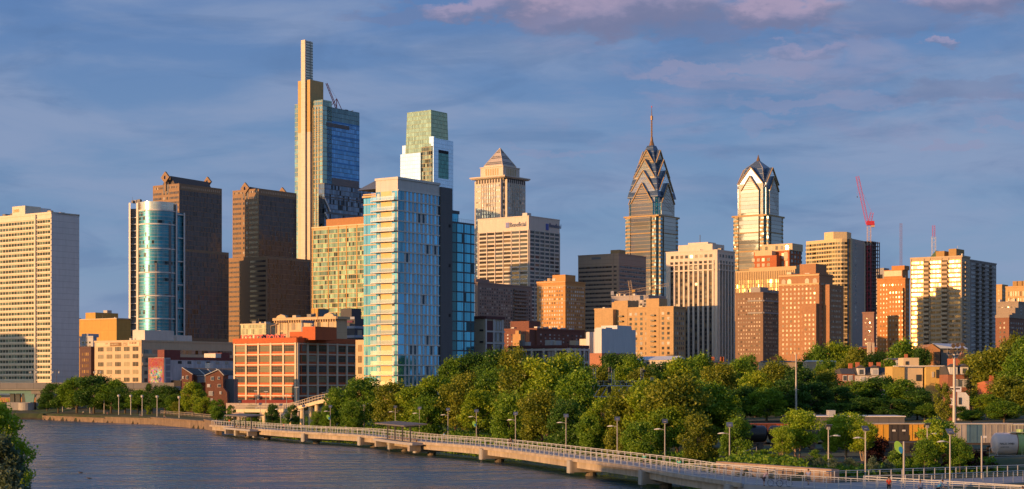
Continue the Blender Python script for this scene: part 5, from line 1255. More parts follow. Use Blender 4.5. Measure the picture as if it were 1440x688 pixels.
def loft():
    Y = 640; brk = W('orange brick', (.42, .10, .03), brick=.4); crm = W('cream grid concrete', (.60, .50, .37), var=.15); b = Bld('brick_loft', 'red brick loft building with cream concrete grid and big factory windows', 329, 417.5, 501, 478, Y, wall=brk, zb=5); b.root['category'] = 'loft building'
    gl = WIN('factory window', c=(.045, .05, .045), blind=(.28, .24, .13), pb=.3, pw=.8, ph=1.35, mw=.12, mc=(.09, .08, .06))
    cL = b.cols('L', 417, 329.6, 5); cR = b.cols('R', 418, 500.4, 6); zt = b.z(484); dz = (b.z(484)-b.z(557.5))/5
    for k in range(5):
        z1 = zt-dz*k
        b.grid('L', cL, z1-dz*.68, z1-dz*.10, 1, gl, .80, 1.0); b.grid('R', cR, z1-dz*.68, z1-dz*.10, 1, gl, .76, 1.0)
    b.grid('L', cL, 0.3, zt-dz*5.12, 1, gl, .74, 1.0); b.grid('R', cR, .3, zt-dz*5.12, 1, gl, .74, 1)
    for f, c in (('L', cL), ('R', cR)):
        e = c[-1][0]+c[-1][1]; b.piers(f, [c[0][0]+.3]+[u for u, w in c[1:]]+[e-.3], .85, 0, b.H-.9, crm, out=.4)
        b.bands(f, c[0][0], e, [zt-dz*k-.05 for k in range(6)], .5, crm, out=.34)
    b.piers('R', [c[0]+c[1]*.36 for c in cR[:1]], .5, zt-dz*5, zt, brk, out=.25)
    b.bands('L', -.2, b.wl+.2, [b.H-1.0], 1.9, brk, out=.45, name='parapet'); b.bands('R', 0, b.wr, [b.H-1.0], 1.9, brk, out=.45, name='parapet')
    b.box('roof_house', brk, 4, 16, b.uL(433), b.uL(415)-0, b.H, b.H+5.0)
    b.box('roof_house', brk, b.uR(440), b.uR(440)+9, 3, 12, b.H, b.H+3.4); b.box('roof_house', brk, b.uR(462), b.uR(478), 2, 8, b.H, b.H+3.6)
    gm_ = MET('hoist grey', (.20, .22, .26))
    mb = MB(); 
    for xx in (0, 6): mb.box(18+xx, 18.7+xx, 14, 14.8, b.H, b.H+8)
    mb.box(18, 24.7, 14, 14.8, b.H+7.2, b.H+8.2); mb.build('roof_frame', gm_, b.root)
    mb = MB(); mb.tube([(12, 22, b.H+3), (12, 22, b.H+6.5), (12.5, 21, b.H+7.5), (14, 18, b.H+7.5)], .3, 6); mb.tube([(12, 25, b.H+3), (12, 25, b.H+6), (13, 22, b.H+6.7)], .25, 6); mb.build('roof_pipes', MET('pipe brown', (.18, .10, .06)), b.root)
    MB().tube([(b.uR(455), 3, b.H), (b.uR(455), 3, b.H+11)], .14, 5).build('flagpole', MET('pole warm', (.4, .25, .15)), b.root)
    # rooftop sign: letters on an open frame
    s = empty('rooftop_sign', (b.Xc, Y, b.zb+b.H), b.a, 'red rooftop letters on a steel frame on the brick loft roof', 'sign'); y1, y0 = b.uL(338.5, 2), b.uL(401.5, 2); red = MET('sign red', (.62, .05, .045), .4)
    L = y1-y0; word = 'LOCUST·POINT'; zf = Z(480, Y+y0*.6)-b.zb-b.H-.3
    for k, ch in enumerate(word):
        if ch == '·': MB().box(1.7, 1.9, y1-L*(k+.62)/12, y1-L*(k+.38)/12, zf+1.4, zf+1.9).build('letter', red, s); continue
        t_ = text('letter', ch, 4.1, red, s, (1.8, y1-L*(k+.5)/12, zf+.15), (R(90), 0, R(-90)), .09, .92, 'CENTER', .06)
    mb = MB()
    for zz in (.1, 1.4, 2.8): mb.bar((2.2, y0, zf+zz), (2.2, y1, zf+zz), .07)
    for k in range(13): yy = y0+L*k/12; mb.bar((2.2, yy, 0), (2.2, yy, zf+2.9), .07); mb.bar((2.2, yy, zf+2.2), (4, yy, 0), .05)
    mb.build('frame', red, s)
loft()

def behind_loft():
    tan = W('tan terracotta', (.55, .40, .24), var=.12, jv=3.5, jw=.1); b = Bld('ornate_building', 'tan classical building with a bracketed cornice, behind the brick loft', 387.5, 473, 488, 445, 780, wall=tan, zb=6)
    gl = WIN('tall window', c=(.08, .07, .06), blind=(.55, .45, .30), pb=.6, pw=.9, mw=.12, mc=(.5, .38, .24))
    b.grid('L', b.cols('L', 471, 391, 9), b.z(462.5), b.z(452.5), 1, gl, .62, 1.0); b.grid('L', b.cols('L', 471, 391, 9), b.z(478), b.z(465.5), 1, gl, .62, 1)
    mb = MB(); b.slab(mb, 'L', -.8, b.wl+.8, b.H-1.2, b.H, 0, 1.2); b.slab(mb, 'R', -.8, b.wr+.8, b.H-1.2, b.H, 0, 1.2); mb.build('cornice', tan, b.root)
    for k in range(26): u = b.wl*k/25; MB().box(-.8, -.02, u-.2, u+.25, b.H-2.3, b.H-1.22).build('bracket', tan, b.root)
    for p in (464, 397):
        u = b.uL(p); mb = MB(); mb.poly_ext([(-.9, u-3.2, b.H), (-.9, u+3.2, b.H), (-.9, u+2.4, b.H+1.0), (-.9, u, b.H+1.7), (-.9, u-2.4, b.H+1.0)], (1.5, 0, 0)); mb.build('pediment', tan, b.root, fix=True)
    b.piers('L', [b.uL(p) for p in (393, 404, 423, 442, 461)], 1.1, 0, b.H-2.4, tan, out=.35)
    g = Bld('glass_office', 'low box of greenish gold glass behind the red rooftop letters', 338.5, 374, 388, 455.5, 900, wall=G('green gold box glass', (.45, .44, .28), .5, .15, 1.2, 3.2, (.5, .42, .25), .2, .35, .03, .3)); g.parapet(W('slab edge cream', (.60, .50, .33)), h=.3)
    d = Bld('dark_grid_block', 'dark grey block with pale blue grid lines between the classical building and the glass tower', 487, 499, 530, 448, 820, wall=W('charcoal panel', (.07, .07, .08)))
    d.bands('L', 0, d.wl, [d.z(y) for y in (449, 462, 475)], 1.2, W('blue grey trim', (.30, .33, .40)), out=.3); d.bands('R', 0, d.wr, [d.z(y) for y in (462, 475)], 1.2, W('blue grey trim', (.30, .33, .40)), out=.3)
    d.grid('R', [(1+k*5, 5) for k in range(5)], d.z(474), d.z(463), 1, gl, .6, .8); d.box('roof_house', W('charcoal panel', (.07, .07, .08)), 1, 8, 3, 10, d.H, d.H+5)
    d.box('sign_board', W('sign plum', (.12, .03, .08)), -.6, -.35, 1, d.wl-1, d.z(453.5), d.z(451))
    o = Bld('roof_pavilion', 'small orange and blue-grey penthouse pavilion left of the blue glass tower', 438, 447, 462, 434, 860, wall=W('orange beige', (.50, .29, .07))); o.box('glass_wall', W('blue grey bay', (.12, .15, .19)), 1, o.wr, -.1, 0, 3, o.H-.5)
behind_loft()

def riverside():
    Y = 520; wh = W('white panel', (.58, .55, .52), var=.05, ju=3.4, jv=3.14, jw=.08, jd=.85); zb = 5
    b = Bld('glass_apartment_tower', 'nearest tall apartment tower, blue glass and white panels with stacked balconies at its left corner', 528.5, 559.4, 618, 250.5, Y, wall=wh, zb=zb, wr=None); b.root['category'] = 'apartment tower'
    dz = 14.5*Y/F; ztop = b.z(268); n = 20
    gl = G('sky blue glass', (.14, .44, .68), .80, .06, 0, 0, (.5, .5, .5), 0, 0, .012, .2, dark=.06); gl2 = G('sky blue glass mullioned', (.09, .32, .46), .55, .06, 1.1, 0, (.45, .5, .52), .07, 0, .015, .25, dark=.05)
    # right face: one wide window and nine narrow strips on every floor, white slab lines between
    W_ = b.wr; U = lambda p: b.uR(p)
    strips = [(559.8, 568)]+[(a, a+2.5) for a in (571.3, 576.6, 582.4, 588.2, 594.2, 599.8, 605.3, 610.8)]+[(615.9, 617.8)]
    k = 0; rest = MB()
    for f in range(n+4):
        z1 = ztop-dz*f; z0 = z1-dz*.86
        if z0 < -2: break
        for (a, c) in strips:
            if f > 3 and (f*7+int(a)) % 11 == 0: c2 = c+1.2
            else: c2 = c
            u0, u1 = U(a), U(c2)
            if k < 100: MB().box(u0, u1, -.06, .05, max(z0, 0), z1).build('window', gl2 if a < 560 else gl, b.root)
            else: rest.box(u0, u1, -.06, .05, max(z0, 0), z1)
            k += 1
    stuff(rest.build('window', gl, b.root, rnd=6))
    b.bands('R', 0, W_, [ztop-dz*f+.02 for f in range(n+2)], .3, W('slab white', (.66, .62, .58)), out=.28, name='slab_edge')
    # left (lit) face: glass, cream wall, glass with balconies
    crm = W('warm cream panel', (.66, .50, .26), var=.05)
    for f in range(n+2):
        z1 = ztop-dz*f; z0 = max(z1-dz*.88, 0)
        if z1 < 2: break
        b.box('balcony_glass', gl2, -.07, .02, b.uL(535.5), b.uL(529), z0, z1); b.box('balcony_glass', gl2, -.07, .02, .3, b.uL(551), z0, z1)
        b.box('cream_panel', crm, -.05, .02, b.uL(551), b.uL(535.5), z0, z1)
        s = b.box('balcony_slab', W('slab white', (.66, .62, .58)), -1.9, -.08, .0, b.uL(526.5), z0-.27, z0-.05)
        L = b.uL(526.5); mb = MB(); mb.box(-1.86, -1.80, .1, L-.1, z0-.05, z0+1.05); mb.build('balustrade', GLS(), s)
        mb = MB(); mb.bar((-1.83, .05, z0+1.08), (-1.83, L-.05, z0+1.08), .04); mb.build('handrail', steel, s)
        for yy in (1.2, L-2.2): MB().box(-.14, -.08, yy, yy+.95, z0, z0+2.2).build('balcony_door', W('slab white', (.66, .62, .58)), b.root)
    b.parapet(wh, h=.4)
    # rear left wing of glass
    x0 = 4; ya, yb = b.uL(529.5, x0), b.uL(511.5, x0); b.box('side_wing', gl2, x0, x0+14, ya-3, yb, 0, b.z(273))
    b.bands('L', ya, yb, [ztop-dz*f-.1 for f in range(n+2)], .35, W('slab orange edge', (.60, .42, .22)), pl=x0, out=.3, name='slab_edge')
    b.box('wing_cornice', W('slab orange edge', (.60, .42, .22)), x0-.4, x0+14, ya-3, yb+.3, b.z(272), b.z(269.5))
    # sloped roof hood behind the parapet
    mb = MB(); z = b.z; y0_, y1_ = b.uL(556, 8), b.uL(516, 8)
    P = [(4.2, y1_+0, z(269)), (6.5, y1_-1.5, z(248)), (15, -.5+3, z(243)), (18, 3, z(255)), (14, y1_, z(269))]
    hood = MB(); hood.prism([(4.5, 1.2), (20, 1.2), (20, y1_+1), (4.5, y1_+1)], b.H-2, z(245.5), [(8, 5), (17, 4), (17, y1_-3.5), (8, y1_-3.5)]); hood.build('roof_hood', MET('hood slate', (.10, .12, .16), .35), b.root)
    # blank grey blade and the lower glass block behind it
    ub0, ub1 = b.uR(618.3), b.uR(634.5); gy = W('charcoal precast', (.115, .115, .125), var=.08, ju=6, jv=3.14, jw=.07, jd=.7)
    b.box('blade_wall', gy, ub0, ub1, -.5, 16, 0, Z(263, Y+ub0*b.dR[1])-zb)
    for f in (2, 6, 11, 16): b.box('vent', W('slot black', (.015, .015, .018)), (ub0+ub1)/2+1, (ub0+ub1)/2+2, -.55, -.48, ztop-dz*f-3.2, ztop-dz*f-2.2)
    bx1 = b.uR(667, 1.5); ztb = Z(310, Y+ub1*b.dR[1])-zb; teal = G('teal block glass', (.09, .40, .56), .8, .06, 2.4, 0, (.12, .12, .13), .12, 0, .015, .2, dark=.05)
    b.box('glass_block', W('charcoal frame', (.10, .10, .11)), ub1, bx1, 1.5, 18, 0, ztb)
    uu = [b.uR(635, 1.5), b.uR(642, 1.5), b.uR(652, 1.5), b.uR(662, 1.5)]
    for f in range(20):
        z1 = ztb-.6-dz*f
        if z1 < 3: break
        for a, c in ((b.uR(642.5, 1.5), b.uR(651, 1.5)), (b.uR(653, 1.5), b.uR(661, 1.5)), (b.uR(662.5, 1.5), bx1-.3)): b.box('window', teal, a, c, 1.4, 1.55, z1-dz*.86, z1)
        b.box('window', G('teal dark glass', (.03, .14, .17), .6, .06, 0, 0, (0, 0, 0), 0, 0, .01, .2), b.uR(635, 1.5), b.uR(641.5, 1.5), 1.42, 1.55, z1-dz*.9, z1)
        b.box('balcony_slab', W('charcoal frame', (.10, .10, .11)), bx1, bx1+1.4, 2, 6, z1-dz*.95, z1-dz*.88)
    b.box('roof_lounge', teal, ub1, b.uR(650, 1.5), 3, 14, ztb, Z(298, Y+ub1*b.dR[1])-zb); b.box('roof_lounge_cap', W('charcoal frame', (.10, .10, .11)), ub1-.2, b.uR(650, 1.5)+.3, 2.8, 14, Z(298, Y+ub1*b.dR[1])-zb, Z(293.5, Y+ub1*b.dR[1])-zb)
    mb = MB(); mb.bar((ub1, 1.7, ztb+1.1), (bx1, 1.7, ztb+1.1), .05)
    for k in range(14): u = ub1+(bx1-ub1)*k/13; mb.bar((u, 1.7, ztb), (u, 1.7, ztb+1.1), .04)
    mb.build('roof_railing', steel, b.root)
    # narrow cream brick strip at its left foot
    o = Bld('cream_brick_annex', 'narrow cream brick building squeezed between the loft and the blue glass tower', 500, 513, 520, 478, 590, wall=W('tan terracotta', (.55, .40, .24)), zb=5); o.root['category'] = 'building'
    o.grid('L', [(1, o.wl-2)], o.z(560), o.z(482), 5, WIN('annex window', c=(.12, .07, .03), blind=(.4, .25, .12), pb=.4, pw=.9, mw=.1), .8, .62)
def GLS():
    if 'balustrade glass' in MATS: return MATS['balustrade glass']
    m, t = newmat('balustrade glass'); tr = t.n('BsdfTransparent', Color=(.82, .88, .90)); g = t.n('BsdfGlossy', Color=(.9, .9, .9), Roughness=.03)
    t.n('OutputMaterial', Surface=t.n('MixShader', i0=.22, i1=tr, i2=g)); MATS['balustrade glass'] = m; return m
riverside()

def middle():
    mauve = W('mauve concrete', (.25, .18, .155), jv=2.9, jw=.15, jd=.8)
    b = punched('balcony_apartments', 'mauve-brown apartment block with balconies, in shade below the bank tower', 668, 672, 748, 398, 1150, mauve, 0, 22, 17, 478, .45, .5, capR=100)
    for k in range(16):
        z = b.z(405+k*5.2); u0, u1 = b.uR(722), b.uR(740); b.box('balcony', W('balcony grey', (.22, .18, .16)), u0, u1, -1.5, -.02, z, z+1.1)
    b.box('penthouse', mauve, 2, b.uR(693), 3, 12, b.H, b.H+3)
    w = Bld('warehouse', 'four-storey grey brick warehouse with white frame lines and oxblood infill, right of the glass tower', 655, 682, 709, 447.5, 560, wall=W('pale brick', (.36, .32, .25), brick=.5), zb=6)
    wt = W('white frame', (.52, .48, .46)); ox = W('oxblood infill', (.10, .035, .035), brick=.4)
    w.box('end_bay', W('pale brick', (.36, .32, .25), brick=.5), -.1, 0, .3, w.wl, 0, w.H); w.bands('L', 0, w.wl, [w.H-.2], .9, ox, out=.4, name='parapet'); w.bands('R', 0, w.wr, [w.H-.2], .9, ox, out=.4, name='parapet')
    for k in range(4):
        z0 = w.z(464.5+k*16.4); w.box('brick_panel', ox, w.uR(683), w.uR(693), -.12, 0, z0, z0+3.2)
        for q in range(3): u = w.uR(694.5+q*4); w.box('window', WIN('warehouse window', c=(.06, .07, .09), blind=(.42, .42, .45), pb=.5, pw=.8, mw=.1), u, w.uR(694.5+q*4+2.6), -.12, 0, z0+.3, z0+3.1)
        w.bands('R', 0, w.wr, [z0-.6], .5, wt, out=.3); w.box('window', wdark, -.25, -.05, w.uL(680), w.uL(675), z0-.3, z0+.3)
    w.piers('R', [.3, w.uR(693.5), w.wr-1.2], .6, 0, w.H-.3, wt, out=.35)
    d = punched('brick_apartments', 'dark red brick flats complex with many small windows, below the orange brick tower', 708, 755, 822, 463, 880, W('dark red brick', (.15, .058, .042), brick=.6), 7, 10, 5, 492, .3, .42, WIN('small pale window', pb=.6, blind=(.6, .6, .6)), pent=None)
    d.box('wing', W('dark red brick', (.15, .058, .042), brick=.6), 4, 14, d.uL(731)-3, d.uL(731)+9, d.H, d.H+4.5); d.box('wing', W('dark red brick', (.15, .058, .042), brick=.6), -5, 0, d.uL(768)*0+1, 12, 0, d.H-.3)
    d.box('lit_return_strip', W('lit brick return', (.30, .11, .05)), -5.3, -5.0, 1, 3, 0, d.H-.5)  # sunlit return painted as a thin strip of brighter brick
    for k in range(5): acbox(d, 6+k*8, 4, d.H, 2.5, 2, 1.6)
    c = Bld('chimney_block', 'small orange-lit chimney block standing before the dark red flats', 721, 732, 738, 470, 640, wall=W('orange brick block', (.42, .24, .10))); c.box('flue', W('orange brick block', (.42, .24, .10)), .5, 2, 1.2, 2.8, c.H, c.H+1.4)
    l = Bld('workshop', 'long low workshop with white frame and dark brick panels just above the treetops', 714, 800, 828, 487, 560, wall=ox, zb=6); ll = WIN('warehouse window')
    for f, a, e, n in (('L', 799, 716, 5), ('R', 801, 827, 4)):
        cc = l.cols(f, a, e, n); l.piers(f, [u for u, w_ in cc]+[cc[-1][0]+cc[-1][1]], .7, 0, l.H-.6, wt, out=.4); l.bands(f, cc[0][0], cc[-1][0]+cc[-1][1], [l.H-1.4, l.H-5.6], .7, wt, out=.36)
        l.grid(f, [(u+w_*.15+q*w_*.28, w_*.26) for u, w_ in cc for q in range(3 if f == 'L' else 2)], l.H-4.8, l.H-1.6, 1, ll, .8, 1.0)
        l.bands(f, 0, cc[-1][0]+cc[-1][1], [l.H-.5], .9, ox, out=.5, name='parapet')
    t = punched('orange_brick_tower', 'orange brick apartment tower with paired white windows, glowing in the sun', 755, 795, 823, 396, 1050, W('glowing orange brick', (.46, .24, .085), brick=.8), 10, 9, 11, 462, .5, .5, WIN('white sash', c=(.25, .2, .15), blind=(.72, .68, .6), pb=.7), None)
    t.bands('L', 0, t.wl, [t.z(424), t.z(403), t.z(397)], .6, W('tan band', (.55, .38, .2)), out=.4); t.bands('R', 0, t.wr, [t.z(424), t.z(403)], .6, W('tan band', (.55, .38, .2)), out=.4)
    t.box('penthouse', W('glowing orange brick', (.46, .24, .085)), 3, t.wr-8, t.uL(795)+2, t.uL(773), t.H, t.H+4.5); MB().tube([(4, t.uL(768), t.H), (4, t.uL(768), t.H+2.6)], 1.6, 10).build('water_tank', W('tank tan', (.5, .36, .22)), t.root)
middle()

def middle_right():
    wr = W('white ribbed metal', (.58, .58, .60), var=.04, ju=.9, jw=.2, jd=.85)
    Y = 700; b = Bld('ribbed_hall', 'white ribbed metal building with stepped roof and rounded left corner', 836, 846, 894, 462, Y, wall=wr, zb=7)
    c = X(827, Y+10)-b.Xc
    mb = MB(); N = 12
    o = Vector((b.Xc, Y)); ca, sa = math.cos(-b.a), math.sin(-b.a)
    def loc(px, y): p = Vector((X(px, y), y))-o; return (p.x*ca-p.y*sa, p.x*sa+p.y*ca)
    pts = [loc(833, Y+20), loc(829, Y+19), loc(825.5, Y+21), loc(824, Y+25), loc(824, Y+42), loc(838, Y+42), loc(838, Y+20)]
    mb.prism(pts, 0, b.z(465)); mb.build('rounded_corner', wr, b.root, fix=True)
    MB().prism([loc(815, Y+27), loc(825, Y+24), loc(825, Y+42), loc(815, Y+42)], 0, b.z(474.5)).build('low_wing', W('sunlit white metal', (.60, .50, .40)), b.root, fix=True)  # warm sunlight on this wing is put into its white colour
    b.box('roof_step', wr, b.uR(868), b.uR(888), 0.01, 8, b.H, b.H+1.6); b.box('roof_step', wr, b.uR(852), b.uR(861), .01, 5, b.H, b.H+.5)
    b.box('base_band', W('brick base', (.38, .16, .09)), -.3, b.wr, -.3, b.wl+4, 0, 3.4+Z(505, Y)-8)
    t = punched('stepped_apartments', 'tan brick apartment building with stepped tops and a black fire escape', 836, 947, 964, 432, 980, W('tan brick', (.40, .27, .135), brick=.7), 14, 5, 9, 500, .44, .55, WIN('apartment sash', c=(.05, .05, .055), blind=(.5, .47, .42), pb=.35), None)
    tb = W('tan brick', (.40, .27, .135), brick=.7)
    t.box('tower', tb, -.2, 9, t.uL(927, 0), t.uL(909), 0, t.z(419)); t.box('tower', tb, -.2, 12, t.uL(883), t.uL(864), 0, t.z(420.5)); t.box('tower', tb, 1, 6, t.uL(863), t.uL(859), t.H-1, t.H+4)
    t.box('blank_wing', tb, -4, 0, t.uL(862, -4), t.uL(836, -4), 0, t.z(433))
    for f in range(9): t.box('fire_escape', MET('iron black', (.03, .03, .03)), -1.6, -.25, t.uL(922), t.uL(916.5), t.z(444+f*7.4), t.z(444+f*7.4)+.9)
    for f in range(5): t.box('fire_escape', MET('iron black', (.03, .03, .03)), -1.6, -.25, t.uL(877), t.uL(871), t.z(444+f*7.4), t.z(444+f*7.4)+.9)
    g = punched('grey_concrete_block', 'grey concrete block with square openings behind the tan stepped apartments', 860, 912, 936, 416, 1200, W('lavender grey', (.36, .33, .34)), 9, 0, 4, 440, .6, .6, wdark)
    # tower crane with a pale jib
    Yc = 1190; r = empty('tower_crane', (X(887.5, Yc), Yc, Z(432, Yc)), 0, 'white construction crane with a low sloping jib above the tan apartments', 'crane'); wc = MET('crane cream', (.55, .42, .26))
    zz = lambda py: Z(py, Yc)-Z(432, Yc); xx = lambda px: X(px, Yc)-X(887.5, Yc)
    def truss(a, e, w, n, mat, name, par):
        a, e = Vector(a), Vector(e); d = (e-a).normalized(); up = Vector((0, 0, 1)) if abs(d.z) < .8 else Vector((1, 0, 0)); s1 = d.cross(up).normalized()*w/2; s2 = s1.cross(d).normalized()*w/2; mb = MB()
        cs = [s1+s2, -s1+s2, -s1-s2, s1-s2]
        for c_ in cs: mb.bar(a+c_, e+c_, w*.07)
        for k in range(n):
            p, q = a.lerp(e, k/n), a.lerp(e, (k+1)/n)
            for i in range(4): mb.bar(p+cs[i], q+cs[(i+1) % 4], w*.05)
        mb.build(name, mat, par)
    truss((0, 0, -4), (0, 0, zz(411)), 2.4, 5, wc, 'mast', r); truss((0, 0, zz(410)), (xx(941), 0, zz(400)), 1.9, 16, wc, 'jib', r); truss((0, 0, zz(410)), (xx(868), 0, zz(412.5)), 1.6, 5, wc, 'counter_jib', r)
    truss((0, 0, zz(410)), (xx(885), 0, zz(394.5)), 1.9, 6, wc, 'tower_head', r); MB().box(xx(859), xx(863), -1, 1, zz(415.5), zz(409.5)).build('counterweight', MET('weight grey', (.4, .4, .42)), r); MB().box(.5, 2.6, -2, .2, zz(411), zz(408)).build('cab', MET('lift yellow', (.6, .35, .08)), r)
    mb = MB(); mb.bar((xx(885), 0, zz(394.5)), (xx(922), 0, zz(403.5)), .12); mb.bar((xx(885), 0, zz(394.5)), (xx(861), 0, zz(411)), .12); mb.build('stay', darkst, r)
    global TRUSS; TRUSS = truss
    # low white building with a pale blue metal roof
    Y = 560; h = Bld('low_white_hall', 'low white building with pale metal roof just above the trees', 896, 950, 963, 506, Y, wall=W('white hall', (.52, .47, .42)), zb=6, a=40); h.grid('L', h.cols('L', 947, 908, 5), h.z(514), h.z(508), 1, WIN('warehouse window'), .6, .9)
    mb = MB(); z0, z1 = h.H, h.z(500.5); mb.poly_ext([(-.6, -.5, z0), (h.wr+.6, -.5, z0), (h.wr/2, -.5, z1)], (0, h.wl+1, 0)); mb.build('roof', MET('pale blue roof', (.45, .50, .58), .4), h.root, fix=True)
    # ribbed tan office with red-white stepped flats above it
    k = Bld('ribbed_office', 'tan office with close vertical ribs and amber windows, behind the brown hotels', 1034, 1118, 1125, 378, 1400, wall=W('ribbed tan', (.52, .37, .20)), ); rb = W('ribbed tan', (.52, .37, .20))
    k.ribbons('L', 1, k.wl-1, k.z(440), k.z(391), 8, G('amber glass', (.40, .28, .12), .5, .12, 2.6, 0, (.5, .36, .2), .9, 0, .03, .35), .8)
    k.piers('L', [k.wl*q/34 for q in range(35)], .6, k.z(450), k.H-1, rb, out=.6, name='rib'); k.box('roof_step', rb, 2, 10, 0, k.uL(1052), k.H, k.H+2.4)
    text('sign_lettering', '1717', 3.4, W('sign letters', (.10, .12, .22)), k.root, (-.9, k.uL(1108), k.H-5), (R(90), 0, R(-90)), .1, .9)
    b = Bld('stepped_red_flats', 'red and cream stepped apartment block in front of the smaller blue spire', 1060, 1110, 1127, 352, 1480, wall=W('red orange brick', (.40, .11, .035))); rd = W('red orange brick', (.40, .11, .035)); cr = W('flats cream', (.60, .44, .27)); pw = WIN('flat window', c=(.18, .13, .08), blind=(.62, .52, .38), pb=.7, pw=1.5, mw=.2, mc=(.6, .5, .38))
    b.box('top_floor', cr, 3, b.wr, b.uL(1112), b.uL(1069), b.H, b.z(342)); b.box('front_wing', rd, -8, -.1, b.uL(1092, -8), b.uL(1060, -8), 0, b.z(359)); b.box('front_wing_top', cr, -7.5, -.1, b.uL(1085, -8), b.uL(1061, -8), b.z(359), b.z(352.5))
    b.grid('L', b.cols('L', 1109, 1098, 2), b.z(376), b.z(354), 2, pw, .6, .7); b.grid('L', b.cols('L', 1090, 1062, 4), b.z(376), b.z(361), 2, pw, .55, .6, pl=-8, out=.2); b.grid('L', b.cols('L', 1108, 1072, 5), b.z(351), b.z(344), 1, wdark, .5, .8, pl=3, out=.1); b.grid('R', [(2+q*6, 6) for q in range(4)], b.z(376), b.z(345), 5, wdark, .5, .6)
    b.box('tall_panel', cr, -.2, 0, b.uL(1107.5), b.uL(1102.5), b.z(366), b.z(354)); b.parapet(cr, h=.8)
middle_right()

def hotels():
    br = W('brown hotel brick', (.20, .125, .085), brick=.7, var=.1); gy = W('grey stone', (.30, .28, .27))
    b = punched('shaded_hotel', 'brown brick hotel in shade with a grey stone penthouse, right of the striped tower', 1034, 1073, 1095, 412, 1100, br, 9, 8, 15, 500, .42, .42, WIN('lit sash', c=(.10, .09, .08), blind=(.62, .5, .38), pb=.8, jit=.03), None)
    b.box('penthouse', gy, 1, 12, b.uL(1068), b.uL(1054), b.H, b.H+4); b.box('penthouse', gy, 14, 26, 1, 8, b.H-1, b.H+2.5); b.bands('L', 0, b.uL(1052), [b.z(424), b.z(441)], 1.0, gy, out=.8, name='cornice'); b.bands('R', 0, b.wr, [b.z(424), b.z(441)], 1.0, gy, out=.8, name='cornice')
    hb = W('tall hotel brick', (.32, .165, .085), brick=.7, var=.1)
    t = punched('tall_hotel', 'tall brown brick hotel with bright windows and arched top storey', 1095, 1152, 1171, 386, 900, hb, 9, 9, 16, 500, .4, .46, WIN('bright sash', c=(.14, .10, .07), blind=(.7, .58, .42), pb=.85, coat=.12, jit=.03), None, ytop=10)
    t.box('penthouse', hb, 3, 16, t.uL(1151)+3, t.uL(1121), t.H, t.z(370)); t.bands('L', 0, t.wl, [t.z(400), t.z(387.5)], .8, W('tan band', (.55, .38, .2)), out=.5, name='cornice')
    for px in (1102, 1110, 1135, 1146):
        u = t.uL(px); mb = MB(); pts = [(-.12, u-1.2, t.z(398)), (-.12, u+1.2, t.z(398)), (-.12, u+1.2, t.z(394))]+[(-.12, u+1.2*math.cos(a_), t.z(394)+1.2*math.sin(a_)) for a_ in np.linspace(.3, 2.8, 6)]+[(-.12, u-1.2, t.z(394))]
        mb.poly_ext(pts[::-1], (.11, 0, 0)); mb.build('arched_window', WIN('bright sash'), t.root, fix=True)
    t.box('front_wing', hb, -2.5, 0, t.uL(1150, -2.5)+1, t.uL(1128, -2.5), 0, t.z(427)); t.grid('L', t.cols('L', 1147, 1130, 3, -2.5), t.z(500), t.z(440), 9, WIN('bright sash'), .4, .45, pl=-2.5, out=.15); t.box('side_wing', hb, 4, t.wr+5, -4, 0, 0, t.z(400))
    t.grid('R', [(6+k*(t.wr-4)/7, (t.wr-4)/7) for k in range(7)], t.z(500), t.z(404), 13, WIN('bright sash'), .3, .4, pl=-4, out=.1, cap=40)
hotels()

